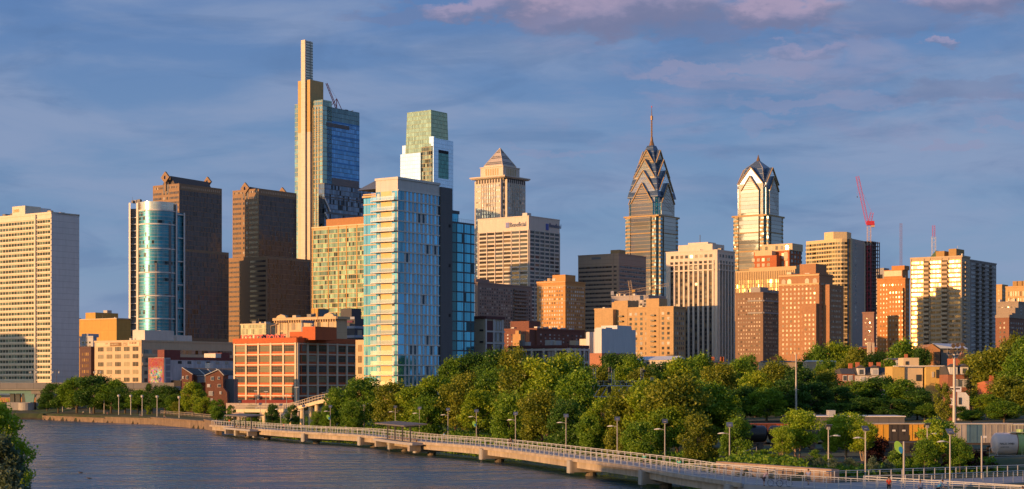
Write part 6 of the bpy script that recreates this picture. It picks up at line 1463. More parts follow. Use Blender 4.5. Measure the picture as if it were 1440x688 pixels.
def gold_tower():
    Y = 1130; cr = W('gold concrete', (.60, .46, .26), var=.05); o = Vector((X(1198, Y), Y)); r = empty('curved_apartment_tower', (o.x, Y, 8), R(54), 'cream apartment tower with a curved balcony front and tall blank side wall', 'apartment tower')
    ca, sa = math.cos(R(-54)), math.sin(R(-54)); z = lambda py: Z(py, Y)-8
    def loc(px, dy): y = Y+dy; p = Vector((X(px, y), y))-o; return (p.x*ca-p.y*sa, p.x*sa+p.y*ca)
    F_ = [loc(1133.5, 24), loc(1145, 18.5), loc(1157, 12), loc(1168, 6), loc(1176, 2.5), loc(1184, 1.0), loc(1191, 1.5), loc(1198, 4.5)]
    back = [loc(1215, 24), loc(1217, 44), loc(1140, 60), loc(1133.5, 44)]
    MB().prism(F_+back, 0, z(335.5)).build('body', cr, r, fix=True)
    c = Vector(loc(1180, 30)); zt = z(340); dz = (z(340)-z(500))/27; gl = G('gold band glass', (.22, .17, .09), .5, .09, 2.3, 0, (.55, .42, .22), .35, 0, .04, .5, dark=.3)
    def strip(pts, z0, z1, out, mat, name):
        mb = MB(); n = len(pts)
        P = [Vector(p) for p in pts]; ns = []
        for i in range(n):
            d = (P[min(i+1, n-1)]-P[max(i-1, 0)]).normalized(); ns.append(Vector((d.y, -d.x)))
        if ns[n//2].dot(P[n//2]-c) < 0: ns = [-q for q in ns]
        for i in range(n-1):
            a, b_, na, nb = P[i], P[i+1], ns[i]*out, ns[i+1]*out
            A0, B0, A1, B1 = (a.x+na.x, a.y+na.y), (b_.x+nb.x, b_.y+nb.y), (a.x-na.x*.2, a.y-na.y*.2), (b_.x-nb.x*.2, b_.y-nb.y*.2)
            mb.face((*A0, z0), (*B0, z0), (*B0, z1), (*A0, z1)); mb.face((*A0, z1), (*B0, z1), (*B1, z1), (*A1, z1)); mb.face((*A1, z0), (*B1, z0), (*B0, z0), (*A0, z0))
        mb.build(name, mat, r, fix=True)
    for f in range(27):
        z1 = zt-dz*f; strip(F_[3:], z1-dz*.62, z1-dz*.04, .12, gl, 'window_band')
        if f < 24: strip(F_[:4], z1-dz*.62, z1-dz*.04, .12, gl, 'window_band')
        strip(F_, z1-dz, z1-dz*.62, .45 if f > 5 else .3, cr, 'balcony_band')
    MB().prism([loc(1191.5, -.2), loc(1195.8, 1.2), loc(1195.8, 4), loc(1191.5, 3)], 0, z(336)).build('window_strip', G('side strip glass', (.10, .09, .07), .4, .1, 0, 3, (.5, .4, .25), 0, .8, .03, .4), r, fix=True)
    MB().prism([loc(1195.8, .4), loc(1198.6, 3.2), loc(1198.6, 6), loc(1195.8, 5)], 0, z(334.8)).build('corner_pier', cr, r, fix=True)
    MB().prism([loc(1198.5, 3), loc(1215.3, 22), loc(1215.6, 28), loc(1198.5, 8)], 0, z(335.3)).build('side_wall', W('warm grey concrete', (.36, .33, .30), ju=0, jv=3, jw=.08), r, fix=True)
    MB().prism([loc(1159, 20), loc(1172, 13), loc(1191, 14), loc(1197, 22), loc(1190, 40), loc(1160, 40)], z(336), z(323.5)).build('penthouse', cr, r, fix=True)
    for f in range(20):
        for (px, dd) in ((1202.5, 7.4), (1206.5, 12)): a, b_ = loc(px, dd), loc(px+1.6, dd+1.8); MB().prism([a, b_, (b_[0]-.3, b_[1]+.4), (a[0]-.3, a[1]+.4)], zt-dz*f-dz*.7, zt-dz*f-dz*.15).build('window', wdark, r, fix=True)
gold_tower()

def right_group():
    # concrete frame going up, with the red crane
    Y = 1180; st = W('raw concrete dark', (.16, .12, .125)); b = Bld('concrete_frame', 'unfinished concrete frame building with open floors behind the curved apartment tower', 1212, 1222, 1232, 339, Y, wall=W('frame core', (.10, .08, .085))); b.root['category'] = 'construction site'
    for k in range(30): z = b.z(340+k*5.2); MB().box(-2, b.wr+2, -2, b.wl+2, z-.4, z).build('floor_slab', st, b.root)
    for u in np.linspace(-1.8, b.wr+1.6, 6): b.box('column', st, u, u+.5, -1.9, -1.4, 0, b.H)
    Yc = 1150; r = empty('tower_crane', (X(1222, Yc), Yc, 8), 0, 'tall bright red luffing crane with its jib raised up to the left', 'crane'); red = MET('crane red', (.55, .04, .06), .4); pale = MET('crane pale', (.6, .42, .3)); z = lambda py: Z(py, Yc)-8; x = lambda p: X(p, Yc)-X(1222, Yc)
    TRUSS((0, 0, 0), (0, 0, z(345)), 2.4, 24, red, 'mast', r); TRUSS((0, 0, z(345)), (0, 0, z(318)), 2.3, 8, pale, 'mast', r)
    TRUSS((-1, 0, z(315)), (x(1205.5), 0, z(248)), 1.9, 24, red, 'jib', r); TRUSS((.5, 0, z(314)), (x(1226), 0, z(299)), 1.9, 4, red, 'tower_head', r); MB().box(-1.5, x(1229), -1.5, 1.5, z(317), z(311)).build('machinery_deck', red, r)
    MB().box(x(1225), x(1229.5), -1.2, 1.2, z(319.5), z(314)).build('counterweight', pale, r)
    mb = MB(); mb.bar((x(1226), 0, z(299)), (x(1214), 0, z(272)), .1); mb.bar((x(1205.5), 0, z(248)), (x(1205.5), 0, z(277)), .05); mb.build('cable', red, r); MB().box(x(1205), x(1206), -.4, .4, z(278), z(276)).build('hook', darkst, r)
    g = punched('grey_stone_tower', 'grey stone tower top with one tall dark opening, left of the narrow orange tower', 1230, 1243, 1250, 378, 1300, W('grey stone', (.30, .28, .27)), 0, 0, 1, 480, wr=None); g.box('opening', W('slot black', (.015, .015, .018)), -.15, 0, g.uL(1241), g.uL(1234), g.z(398), g.z(386)); g.box('lower_wing', W('grey stone', (.30, .28, .27)), -5, 0, -4, g.wl, 0, g.z(420))
    g.grid('L', [(2+q*3, 3) for q in range(5)], g.z(450), g.z(424), 4, wdark, .4, .5, pl=-5, out=.1)
    p = punched('plain_brown_block', 'plain pinkish-brown block low between the concrete frame and the orange tower', 1213, 1229, 1232, 440, 1050, W('pink brown', (.22, .12, .095)), 8, 0, 8, 492, .3, .3)
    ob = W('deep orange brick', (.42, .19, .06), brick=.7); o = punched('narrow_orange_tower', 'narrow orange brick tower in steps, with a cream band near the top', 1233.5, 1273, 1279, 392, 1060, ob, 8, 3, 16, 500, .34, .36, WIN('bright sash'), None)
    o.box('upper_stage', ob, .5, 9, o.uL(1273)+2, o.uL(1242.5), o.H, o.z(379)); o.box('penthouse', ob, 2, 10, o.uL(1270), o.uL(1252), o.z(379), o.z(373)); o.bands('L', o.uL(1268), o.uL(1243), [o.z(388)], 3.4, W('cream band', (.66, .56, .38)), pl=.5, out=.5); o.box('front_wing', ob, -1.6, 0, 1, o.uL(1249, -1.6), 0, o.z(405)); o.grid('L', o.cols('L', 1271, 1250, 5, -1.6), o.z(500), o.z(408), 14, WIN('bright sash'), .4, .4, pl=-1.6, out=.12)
    m = empty('radio_mast', (X(1267, 1090), 1090, Z(373, 1090)), 0, 'thin grey lattice radio mast above the narrow orange tower', 'mast'); TRUSS((0, 0, -3), (0, 0, Z(314, 1090)-Z(373, 1090)), 1.2, 20, MET('mast red grey', (.25, .12, .12)), 'lattice', m)
    m = empty('radio_mast', (X(1313, 1250), 1250, Z(352, 1250)), 0, 'red and white tapering lattice mast behind the glaring apartment slab', 'mast'); TRUSS((0, 0, -8), (0, 0, Z(333, 1250)-Z(352, 1250)), 2.6, 6, MET('mast white', (.6, .55, .52)), 'lattice', m); TRUSS((0, 0, Z(333, 1250)-Z(352, 1250)), (0, 0, Z(317, 1250)-Z(352, 1250)), 1.7, 6, MET('crane red', (.55, .04, .06)), 'lattice', m)
    # the big glaring slab
    Y = 960; cc = W('slab concrete', (.46, .35, .23), var=.08); s = Bld('apartment_slab', 'big apartment slab whose windows glare with the reflected sunset', 1280.5, 1353, 1364, 361, Y, wall=cc); s.root['category'] = 'apartment block'
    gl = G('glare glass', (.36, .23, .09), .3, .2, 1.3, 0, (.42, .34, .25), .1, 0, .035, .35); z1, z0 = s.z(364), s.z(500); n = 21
    cols = [(1351, 1333.5), (1324, 1307.5), (1299, 1281.5)]; bal = [(1333.5, 1324), (1307.5, 1299)]
    for a, e in cols:
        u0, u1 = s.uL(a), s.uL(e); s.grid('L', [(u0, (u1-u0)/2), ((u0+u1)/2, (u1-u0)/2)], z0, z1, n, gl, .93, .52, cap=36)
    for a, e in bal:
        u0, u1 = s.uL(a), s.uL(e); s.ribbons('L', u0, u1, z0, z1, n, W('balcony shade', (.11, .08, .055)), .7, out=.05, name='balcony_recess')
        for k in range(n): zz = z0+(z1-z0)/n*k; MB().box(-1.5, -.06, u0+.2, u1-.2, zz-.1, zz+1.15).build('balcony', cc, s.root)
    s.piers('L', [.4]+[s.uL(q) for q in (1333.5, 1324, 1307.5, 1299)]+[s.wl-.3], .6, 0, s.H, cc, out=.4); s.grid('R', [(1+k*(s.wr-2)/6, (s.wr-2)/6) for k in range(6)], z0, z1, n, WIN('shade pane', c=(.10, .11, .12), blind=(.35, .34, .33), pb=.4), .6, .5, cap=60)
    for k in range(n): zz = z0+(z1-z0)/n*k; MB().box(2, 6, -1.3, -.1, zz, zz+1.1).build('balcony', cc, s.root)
    ph = W('ochre penthouse', (.36, .22, .08)); s.box('penthouse', ph, 4, 16, s.uL(1352, 4)+3, s.uL(1334, 4), s.H, s.z(350)+.6); s.box('penthouse', ph, 4, 14, s.uL(1328, 4), s.uL(1316, 4), s.H, s.z(351)); mb = MB(); u = s.uL(1316, 4); mb.poly_ext([(4, u, s.H), (4, u+4, s.H), (4, u, s.z(350))], (9, 0, 0)); mb.build('copper_roof', W('copper green', (.06, .11, .06)), s.root, fix=True); s.parapet(cc, h=.7)
    MB().tube([(6, s.uL(1345, 4), s.z(350)), (6, s.uL(1345, 4), s.z(344))], .12, 5).build('mast', steel, s.root)
    w = Bld('apartment_wing', 'shaded grey wing with stacked balconies, right of the glaring slab', 1359, 1364, 1401, 366, 990, wall=W('slab grey', (.30, .26, .24))); w.root['category'] = 'apartment block'; z1, z0 = w.z(368), w.z(500)
    for (a, e, kind) in ((1365, 1372, 'w'), (1372, 1376.5, 'b'), (1376.5, 1380.5, 'w'), (1380.5, 1385, 'b'), (1385, 1391, 'w'), (1391, 1395, 'b'), (1395, 1400.5, 'w')):
        u0, u1 = w.uR(a), w.uR(e)
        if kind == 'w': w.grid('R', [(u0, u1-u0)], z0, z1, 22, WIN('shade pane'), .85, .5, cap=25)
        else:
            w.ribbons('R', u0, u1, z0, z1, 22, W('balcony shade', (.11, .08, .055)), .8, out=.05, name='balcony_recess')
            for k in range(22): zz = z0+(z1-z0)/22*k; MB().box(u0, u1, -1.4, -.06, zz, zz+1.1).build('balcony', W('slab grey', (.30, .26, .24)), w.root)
    w.parapet(W('slab grey', (.30, .26, .24)), h=.5)
    # far right
    a = punched('orange_stone_building', 'sunlit orange stone building at the right edge, behind the brown brick block', 1401, 1409, 1417, 401, 1350, W('orange stone', (.50, .32, .14)), 3, 4, 7, 440, .4, .5, WIN('bright sash'), None)
    a2 = punched('orange_stone_hall', 'long orange stone building with tall bright windows and rooftop boxes at the right edge', 1414, 1475, 1480, 402, 1300, W('orange stone', (.50, .32, .14)), 16, 0, 3, 436, .45, .7, WIN('bright sash'), None); 
    for q in (1424, 1431, 1438): a2.box('roof_house', W('ochre penthouse', (.36, .22, .08)), 3, 8, a2.uL(q+6, 3), a2.uL(q, 3), a2.H, a2.H+4.6)
    t = punched('terraced_building', 'grey terraced building stepping down above the brown brick block at right', 1400, 1432, 1462, 425, 1150, W('terrace grey', (.30, .24, .19)), 6, 5, 5, 452, .5, .5, wdark); t.box('terrace', W('terrace grey', (.30, .24, .19)), -6, 0, 0, t.wl*.8, 0, t.z(433)); t.box('terrace', W('terrace grey', (.30, .24, .19)), -12, -6, 0, t.wl, 0, t.z(441))
    bb = punched('brown_brick_block', 'brown brick block low at the right edge behind the trees', 1400, 1419, 1440, 446, 900, W('brown brick right', (.21, .095, .06), brick=.6), 2, 7, 6, 490, .35, .42, wdark, None); bb.bands('L', 0, bb.wl, [bb.H-.3], 1.6, W('terrace grey', (.30, .24, .19)), out=.3); bb.bands('R', 0, bb.wr, [bb.H-.3], 1.6, W('terrace grey', (.30, .24, .19)), out=.3)
right_group()

def gable_house(name, label, p0, p1, yt, ye, Y, wallm, roofmat, depth=9, wins=(), zb=7, cat='house', dorm=0, chim=()):
    """street-facing house: ridge runs across the view, roof slope towards the viewer"""
    r = empty(name, (X(p0, Y), Y, zb), 0, label, cat); w = X(p1, Y)-X(p0, Y); z = lambda py: Z(py, Y)-zb
    MB().box(0, w, 0, depth, 0, z(ye)).build('wall', wallm, r)
    mb = MB(); mb.poly_ext([(0, -.3, z(ye)), (0, depth*.3, z(yt)), (0, depth, z(yt)-.5), (0, depth, z(ye))][::-1], (w, 0, 0)); mb.build('roof', roofmat, r, fix=True)
    for (px, py, ww, hh) in wins:
        xx = X(px, Y)-X(p0, Y); f = MB().box(xx-ww/2-.15, xx+ww/2+.15, -.12, -.01, z(py)-hh/2-.15, z(py)+hh/2+.15).build('window_frame', W('white trim', (.6, .58, .55)), r); MB().box(xx-ww/2, xx+ww/2, -.18, -.121, z(py)-hh/2, z(py)+hh/2).build('pane', WIN('house window'), f)
    for px in range(dorm):
        xx = w*(px+.5)/dorm; d = MB().box(xx-1, xx+1, -.2, depth*.25, z(ye), z(ye)+2.0).build('dormer', W('white dormer', (.60, .58, .56)), r); MB().box(xx-.55, xx+.55, -.27, -.201, z(ye)+.3, z(ye)+1.6).build('pane', WIN('house window'), d)
        mb = MB(); mb.poly_ext([(xx-1.25, -.4, z(ye)+2.0), (xx+1.25, -.4, z(ye)+2.0), (xx, -.4, z(ye)+2.8)], (0, depth*.4, 0)); mb.build('dormer_roof', roofmat, r, fix=True)
    for px in chim: xx = X(px, Y)-X(p0, Y); MB().box(xx-.5, xx+.5, depth*.3, depth*.3+.9, z(yt)-1, z(yt)+1.4).build('chimney', W('chimney brick', (.42, .13, .06)), r)
    return r, w, z
def houses():
    sl = W('slate roof', (.07, .07, .075)); rb = W('row brick', (.26, .11, .07), brick=.5); lw = W('light render', (.60, .52, .46)); Y = 470
    gable_house('row_house', 'brick row house with grey roof at the left end of the dormered terrace', 1183, 1202, 518, 526, Y, rb, sl, wins=[(1188, 532, .9, 1.3), (1196, 532, .9, 1.3)], chim=(1199,))
    gable_house('row_house', 'pale row house with steep slate mansard, second in the dormered terrace', 1202.3, 1220, 516.5, 528, Y, lw, sl, dorm=1, wins=[(1213, 534, 1, 1.4)], chim=(1209,))
    gable_house('row_house', 'pale row house with one white dormer, third in the dormered terrace', 1220.3, 1240, 516.5, 528, Y, lw, sl, dorm=1, wins=[(1228, 534, 1, 1.4)], chim=(1228, 1239))
    gable_house('row_house', 'pale row house with slate roof beside the yellow modern house', 1240.3, 1254.5, 517, 527, Y, lw, sl, wins=[(1247, 531, 1, 1.4)])
    Y = 450; y_ = W('ochre render', (.55, .38, .12)); r = empty('modern_house', (X(1255, Y), Y, 7), 0, 'flat-roofed modern house of yellow and pale boxes among the trees', 'house'); x = lambda p: X(p, Y)-X(1255, Y); z = lambda py: Z(py, Y)-7
    MB().box(x(1255), x(1272), 0, 9, 0, z(515.5)).build('wing', y_, r); MB().box(x(1272), x(1298.5), .6, 9, 0, z(515.5)).build('wing', W('pale render', (.58, .46, .30)), r); MB().box(x(1301), x(1320.5), -1, 8, 0, z(515)).build('wing', y_, r); MB().box(x(1320.5), x(1332), -.6, 8, 0, z(515.3)).build('wing', W('dark return', (.16, .09, .05)), r)
    MB().box(x(1274), x(1296), 3, 9, z(515.4), z(503)).build('upper_room', W('pale render', (.58, .46, .30)), r); MB().box(x(1254.6), x(1333), -1.4, -1.02, z(515.6), z(514.3)).build('roof_edge', W('slab white', (.66, .62, .58)), r)
    for a, c, t_, bt in ((1289, 1296, 527, 536), (1309, 1312, 523, 531), (1315, 1319, 520, 532), (1277, 1281, 508, 513)): MB().box(x(a), x(c), -1.2 if a > 1300 else (.4 if a > 1285 else 2.8), -1.01 if a > 1300 else (.59 if a > 1285 else 2.99), z(bt), z(t_)).build('window', wdark, r)
    gable_house('row_house', 'brick house with two white dormers behind the floodlight mast', 1333, 1364, 514, 527, 440, rb, sl, dorm=2, wins=[(1346, 539, .9, 1.8), (1350, 539, .9, 1.8), (1357, 539, .9, 1.8)])
    w = W('white render', (.66, .64, .62)); Y = 372; r = empty('white_house', (X(1336, Y), Y, 6), 0, 'small white angular house with a brick strip, right of the floodlight mast', 'house'); x = lambda p: X(p, Y)-X(1336, Y); z = lambda py: Z(py, Y)-6
    MB().box(x(1336), x(1346), 0, 6, 0, z(551)).build('brick_strip', rb, r); mb = MB(); mb.poly_ext([(x(1346.2), 0, 0), (x(1363), 0, 0), (x(1363), 0, z(558)), (x(1358), 0, z(552)), (x(1346.2), 0, z(551.5))], (0, 6, 0)); mb.build('wall', w, r, fix=True); MB().box(x(1336.5), x(1341), -.1, 0, z(570), z(560)).build('white_panel', w, r); MB().box(x(1348), x(1352), -.1, 0, z(569), z(559)).build('window', wdark, r); MB().box(x(1346), x(1357), 3, 6, z(551.4), z(544)).build('roof_room', w, r)
    # church-like brick gable and roofs beyond
    ob = W('gable orange', (.42, .21, .09), brick=.6); Y = 720; r = empty('brick_hall', (X(1297, Y), Y, 8), 0, 'orange brick gable-ended hall with a long pale blue roof below the glaring slab', 'building'); x = lambda p: X(p, Y)-X(1297, Y); z = lambda py: Z(py, Y)-8
    mb = MB(); mb.poly_ext([(0, 0, 0), (x(1322), 0, 0), (x(1322), 0, z(492)), (x(1311), 0, z(484)), (0, 0, z(492))], (0, 20, 0)); mb.build('wall', ob, r, fix=True); mb = MB(); mb.poly_ext([(x(1311), -.3, z(484)), (x(1355), 6, z(484.5)), (x(1361), -.3, z(491.5)), (x(1322), -.3, z(491.5))], (0, 0, .4)); mb.build('roof', MET('pale blue roof', (.45, .50, .58), .4), r, fix=True)
    MB().box(x(1324), x(1362), 1, 14, 0, z(492)).build('nave_wall', W('shade wall', (.2, .17, .15)), r); MB().box(x(1303), x(1307), -.2, 0, z(503), z(495)).build('window', wdark, r); MB().box(x(1312), x(1320), -2, 0, 0, z(495)).build('porch', W('dark return', (.16, .09, .05)), r)
    gable_house('house', 'low dark red brick row behind the yellow modern house', 1250, 1276, 503.5, 506, 600, W('dark red brick', (.15, .058, .042)), roofm, zb=8, wins=[(1262, 510, 1.2, 1.4)], chim=(1277, ))
    gable_house('house', 'low orange brick house with a tall chimney, right of the floodlight mast', 1342, 1362, 502, 504, 560, W('chimney brick', (.42, .13, .06)), roofm, zb=8, chim=(1356,))
    gable_house('house', 'low orange roofed house half hidden in trees at the far right', 1388, 1403, 536, 541, 420, W('chimney brick', (.42, .13, .06)), W('tile orange', (.45, .16, .07)), zb=7, chim=(1399,))
    gable_house('flat_roofed_building', 'long flat beige building among the rooftops left of the dormered terrace', 1135, 1176, 507, 508.5, 620, W('flat beige', (.40, .31, .20)), W('slab white', (.66, .62, .58)), zb=8, cat='building')
    gable_house('flat_roofed_building', 'dark flat roof above the trees below the tall brown hotel', 1072, 1120, 507.5, 509.5, 600, W('flat beige', (.40, .31, .20)), W('slate roof', (.07, .07, .075)), zb=8, cat='building', chim=(1088, 1092))
    gable_house('brick_workshop', 'small bright orange brick building with a pale chimney stack below the orange tower', 1212, 1234, 487, 488.5, 720, W('chimney brick', (.42, .13, .06)), roofm, zb=8, cat='building')
    gable_house('house', 'small brick house with orange chimneys below the striped tower', 984, 1012, 507, 510, 640, rb, sl, zb=8, chim=(1004, 1016, 1017.5))
    # corner twin chimney stack
    Y = 715; c = MB(); c.box(0, 1.4, 0, 1.2, 0, Z(481, Y)-8); c.box(1.9, 2.9, 0, 1.2, 0, Z(482, Y)-8); o = c.build('chimney_stack', W('chimney cream', (.55, .44, .32)), None, loc=(X(1220, Y), Y, 8)); tag(o, 'pale twin chimney stack beside the bright orange brick building', 'chimney')
    # long low shed beside the tracks
    Y = 335; r = empty('trackside_shed', (X(1135, Y), Y, 3), 0, 'long low grey shed with a white roof edge behind the freight cars', 'shed'); x = lambda p: X(p, Y)-X(1135, Y); z = lambda py: Z(py, Y)-3
    MB().box(0, x(1272), 0, 9, 0, z(586.5)).build('wall', W('shed grey', (.13, .125, .13), ju=2, jw=.1), r); MB().box(-.4, x(1273), -.5, 9.4, z(586.5), z(585)).build('roof', W('slab white', (.66, .62, .58)), r); MB().box(x(1170), x(1179), 3, 6, z(585), z(577.5)).build('roof_plant', MET('plant grey', (.38, .37, .36)), r); MB().box(x(1143), x(1151), 3, 5, z(585), z(582.5)).build('roof_plant', MET('plant grey', (.38, .37, .36)), r)
houses()

# unseen towers added off-frame so their long shadows climb the skyline
def west():
    m = W('shade tower concrete', (.40, .33, .27), jv=3.2, jw=1.2, jd=.5)
    for i, (x, y, w, d, h) in enumerate(WEST):
        b = empty('shade_tower', (x, y, 0), R(54), 'unseen plain tower added to cast shade, %s of the row beyond the left edge' % ordn[i], 'tower', 'unseen towers added for shade'); MB().box(0, w, 0, d, 0, h).build('wall', m, b); MB().box(w*.2, w*.8, d*.2, d*.8, h, h+5).build('penthouse', m, b)
        for k in range(int(h/12)): MB().box(-.1, 0, 1, d-1, 6+k*12, 8+k*12).build('window_band', wdark, b)
WEST = [(-500, 755, 30, 34, 62), (-470, 868, 26, 46, 132)]
west()
def build_shade_block():  # unseen block added off-frame to shade the near boardwalk
    b = empty('shade_block', (-152, 147, 0), math.atan2(-.848, .53), 'unseen long block added to shade the boardwalk, beyond the left edge of the picture', 'building')
    MB().box(0, 104, -16, 0, 0, 20.5).build('wall', W('brown brick right', (.21, .095, .06)), b); MB().box(-.5, 104.5, -16.5, .5, 20.5, 21.3).build('roof', roofm, b)
    mw_ = MB().box(0, 2.4, 0, .1, 0, 1.9).mesh('window', wdark)
    for k in range(16):
        for f in range(4): link('window', mw_, b, (3+k*6.3, 0, 3+f*4.4))
build_shade_block()

def roof_clutter():
    g = random.Random(4); m = [MET('plant grey', (.38, .37, .36)), MET('plant dark', (.14, .13, .13)), MET('plant tan', (.42, .34, .25))]
    for b in BLDS:
        if b.Y > 1320 or b.Y < 540 or b.wl is None or b.wr is None or b.wl < 9 or b.wr < 6: continue
        for k in range(g.randint(2, 5)):
            w, d, h = g.uniform(1.2, 3.5), g.uniform(1.2, 3), g.uniform(1.0, 2.6); x, y = g.uniform(.8, max(1, min(b.wr-w, 9))), g.uniform(1, max(1.2, b.wl-d-1))
            MB().box(x, x+w, y, y+d, b.H+.01*k, b.H+h).build('roof_plant', g.choice(m), b.root)
        if g.random() < .6: x, y = g.uniform(1, 5), g.uniform(2, b.wl-2); MB().tube([(x, y, b.H), (x, y, b.H+g.uniform(3, 6))], .09, 4).build('antenna', darkst, b.root)
roof_clutter()
# ---------------------------------------------------------------- freight cars on the tracks
iron = MET('iron brown', (.06, .045, .04)); wheelm = MET('wheel steel', (.09, .08, .075), .4, .6)
def bogies(r, L, wy=1.4):
    for u in (2.2, L-2.2):
        fr = MB().box(u-1.3, u+1.3, -wy+.1, -wy+.3, .35, .75).build('bogie', iron, r)
        for dx in (-.85, .85):
            mb = MB(); mb.tube([(u+dx, -wy, .48), (u+dx, -wy+.16, .48)], .48, 14); mb.build('wheel', wheelm, fr)
            mb = MB(); mb.tube([(u+dx, wy-.16, .48), (u+dx, wy, .48)], .48, 14); mb.build('wheel', wheelm, fr)
def tankcar(px0, px1, Y, mat, lab, bands=None, z0=2.9, letters=None):
    L = X(px1, Y)-X(px0, Y); r = empty('tank_car', (X(px0, Y), Y, z0), 0, lab, 'railway car', 'tank cars on the tracks'); R_ = 1.6 if bands else 1.42; zc = 2.75 if bands else 2.55
    def cyl(u0, u1, m, name, cap0=False, cap1=False, rr=R_):
        pts, rad = [], []
        if cap0: 
            for t in np.linspace(0, 1, 6): pts.append((u0+.75*(1-math.cos(t*math.pi/2)), 0, zc)); rad.append(max(.02, rr*math.sin(t*math.pi/2)))
        else: pts.append((u0, 0, zc)); rad.append(rr)
        if cap1:
            for t in np.linspace(1, 0, 6): pts.append((u1-.75*(1-math.cos(t*math.pi/2)), 0, zc)); rad.append(max(.02, rr*math.sin(t*math.pi/2)))
        else: pts.append((u1, 0, zc)); rad.append(rr)
        return MB().tube(pts, rad, 28, False).build(name, m, r, smooth=True)
    if bands: 
        cyl(0, bands[0], bands[1], 'tank_end', True); cyl(bands[0], L, mat, 'tank', False, True)
        for u in (bands[0], bands[0]+1.5): cyl(u-.06, u+.06, bands[2], 'band', rr=R_+.03)
    else: cyl(0, L, mat, 'tank', True, True)
    MB().box(-.4, L+.4, -.3, .3, .8, 1.1).build('frame', iron, r); bogies(r, L)
    d = MB(); d.tube([(L*.5, 0, zc+R_-.1), (L*.5, 0, zc+R_+.5)], .55, 12); d.build('dome', mat, r)
    pl_ = MET('platform pale', (.50, .48, .32)) if bands else iron
    mb = MB(); mb.box(L*.5-1.6, L*.5+1.6, -1.0, 1.0, zc+R_+.02, zc+R_+.09)
    for u in (-1.6, 0, 1.6):
        for v in (-1, 1): mb.bar((L*.5+u, v, zc+R_), (L*.5+u, v, zc+R_+1.1), .04)
    for v in (-1, 1): mb.bar((L*.5-1.6, v, zc+R_+1.1), (L*.5+1.6, v, zc+R_+1.1), .04)
    mb.build('platform', pl_, r)
    mb = MB()
    for dx in (-.25, .25): mb.bar((L*.5+dx, -1.55, .9), (L*.5+dx, -1.55, zc+R_), .04)
    for k in range(8): mb.bar((L*.5-.25, -1.55, 1+k*.38), (L*.5+.25, -1.55, 1+k*.38), .03)
    mb.build('ladder', pl_, r)
    if bands:
        mb = MB(); mb.bar((-.6, -1.2, 1.2), (L+.4, -1.2, 1.2), .05); mb.tube([(-.6, -1.2, .9), (-.6, -1.2, 2.2), (.1, -1.2, 2.3)], .05, 5); mb.tube([(.5, -1.2, 1.1), (.5, -1.25, 1.8), (1.2, -1.3, 1.9)], .05, 5); mb.build('handrail', MET('rail white', (.6, .58, .54)), r)
        for s_, sz, u, zz in (('NALX 14980', .42, .75, zc-.05), ('LD LMT 193600', .2, .85, zc-.45)): text('lettering', s_, sz, W('ink black', (.02, .02, .02)), r, (u, -R_-.03, zz), (R(90), 0, 0), .01, .9)
    return r
tankcar(1394, 1476, 243, MET('tank green', (.30, .44, .16), .35), 'tank car with a pale pink end and green body at the right edge', (3.4, MET('tank pale', (.62, .50, .46), .35), MET('band rust', (.30, .12, .07))), 2.7)
tankcar(1020, 1079.5, 292, MET('tank black', (.028, .026, .028), .35), 'black tank car half hidden by trees at the left end of the train')
tankcar(1079.8, 1152, 292, MET('tank brown', (.09, .055, .05), .35), 'brownish black tank car behind the pale-stemmed trees')
tankcar(1152.5, 1212, 292, MET('tank black', (.028, .026, .028), .35), 'black tank car hidden mostly by the second pale-stemmed tree, right of the brownish one')
def boxcar(px0, px1, Y, label, panels, top, bot, z0=2.85, ribs=1.0, roofc=(.42, .36, .28)):
    L = X(px1, Y)-X(px0, Y); r = empty('box_car', (X(px0, Y), Y, z0), 0, label, 'railway car', 'box cars on the tracks'); z = lambda py: Z(py, Y)-z0; zt, zb = z(top), z(bot)
    for (a, c, m, nm) in panels:
        u0, u1 = X(a, Y)-X(px0, Y), X(c, Y)-X(px0, Y); MB().box(u0, u1, -1.5, 1.5, zb, zt-.12).build(nm, m, r)
        k = u0+.4
        rib = MB()
        while k < u1-.2: rib.box(k-.05, k+.05, -1.58, -1.5, zb+.1, zt-.2); k += ribs
        rib.build('ribs', m, r)
    MB().box(-.05, L+.05, -1.62, 1.62, zt-.12, zt+.04).build('roof', W('car roof %.2f' % roofc[0], roofc), r); MB().box(0, L, -1.3, 1.3, zb-.35, zb-.01).build('frame', iron, r); bogies(r, L); 
    return r, z, lambda p: X(p, Y)-X(px0, Y)
yel = W('boxcar yellow', (.58, .30, .035), var=.2, streak=.4); blk = W('boxcar black', (.045, .038, .036), var=.2); gyc = W('hopper grey', (.30, .275, .26), var=.35, streak=.7, ju=2.2, jw=.08); rust = W('boxcar rust', (.16, .04, .022), var=.3)
r, z, x = boxcar(1218, 1322, 283, 'yellow and black box car with faded lettering behind the leaf banners', [(1218, 1247, yel, 'yellow_panel'), (1247.1, 1275.5, blk, 'black_panel'), (1275.6, 1322, yel, 'yellow_panel')], 595.5, 619.5)
text('lettering', 'Railbox', 1.35, W('ink black', (.02, .02, .02)), r, (x(1282), -1.62, z(616)), (R(90), 0, 0), .01, .95)
MB().box(x(1291), x(1298.5), -1.62, -1.59, z(611), z(604.5)).build('emblem', W('ink red', (.35, .05, .02)), r)
for p in (1254, 1268): MB().box(x(p-2.3), x(p+2.3), -1.61, -1.585, z(606.5), z(604)).build('white_mark', W('mark white', (.6, .58, .55)), r)
MB().box(x(1262), x(1275), -1.63, -1.585, z(619), z(611.5)).build('door', W('boxcar black', (.045, .038, .036)), r)
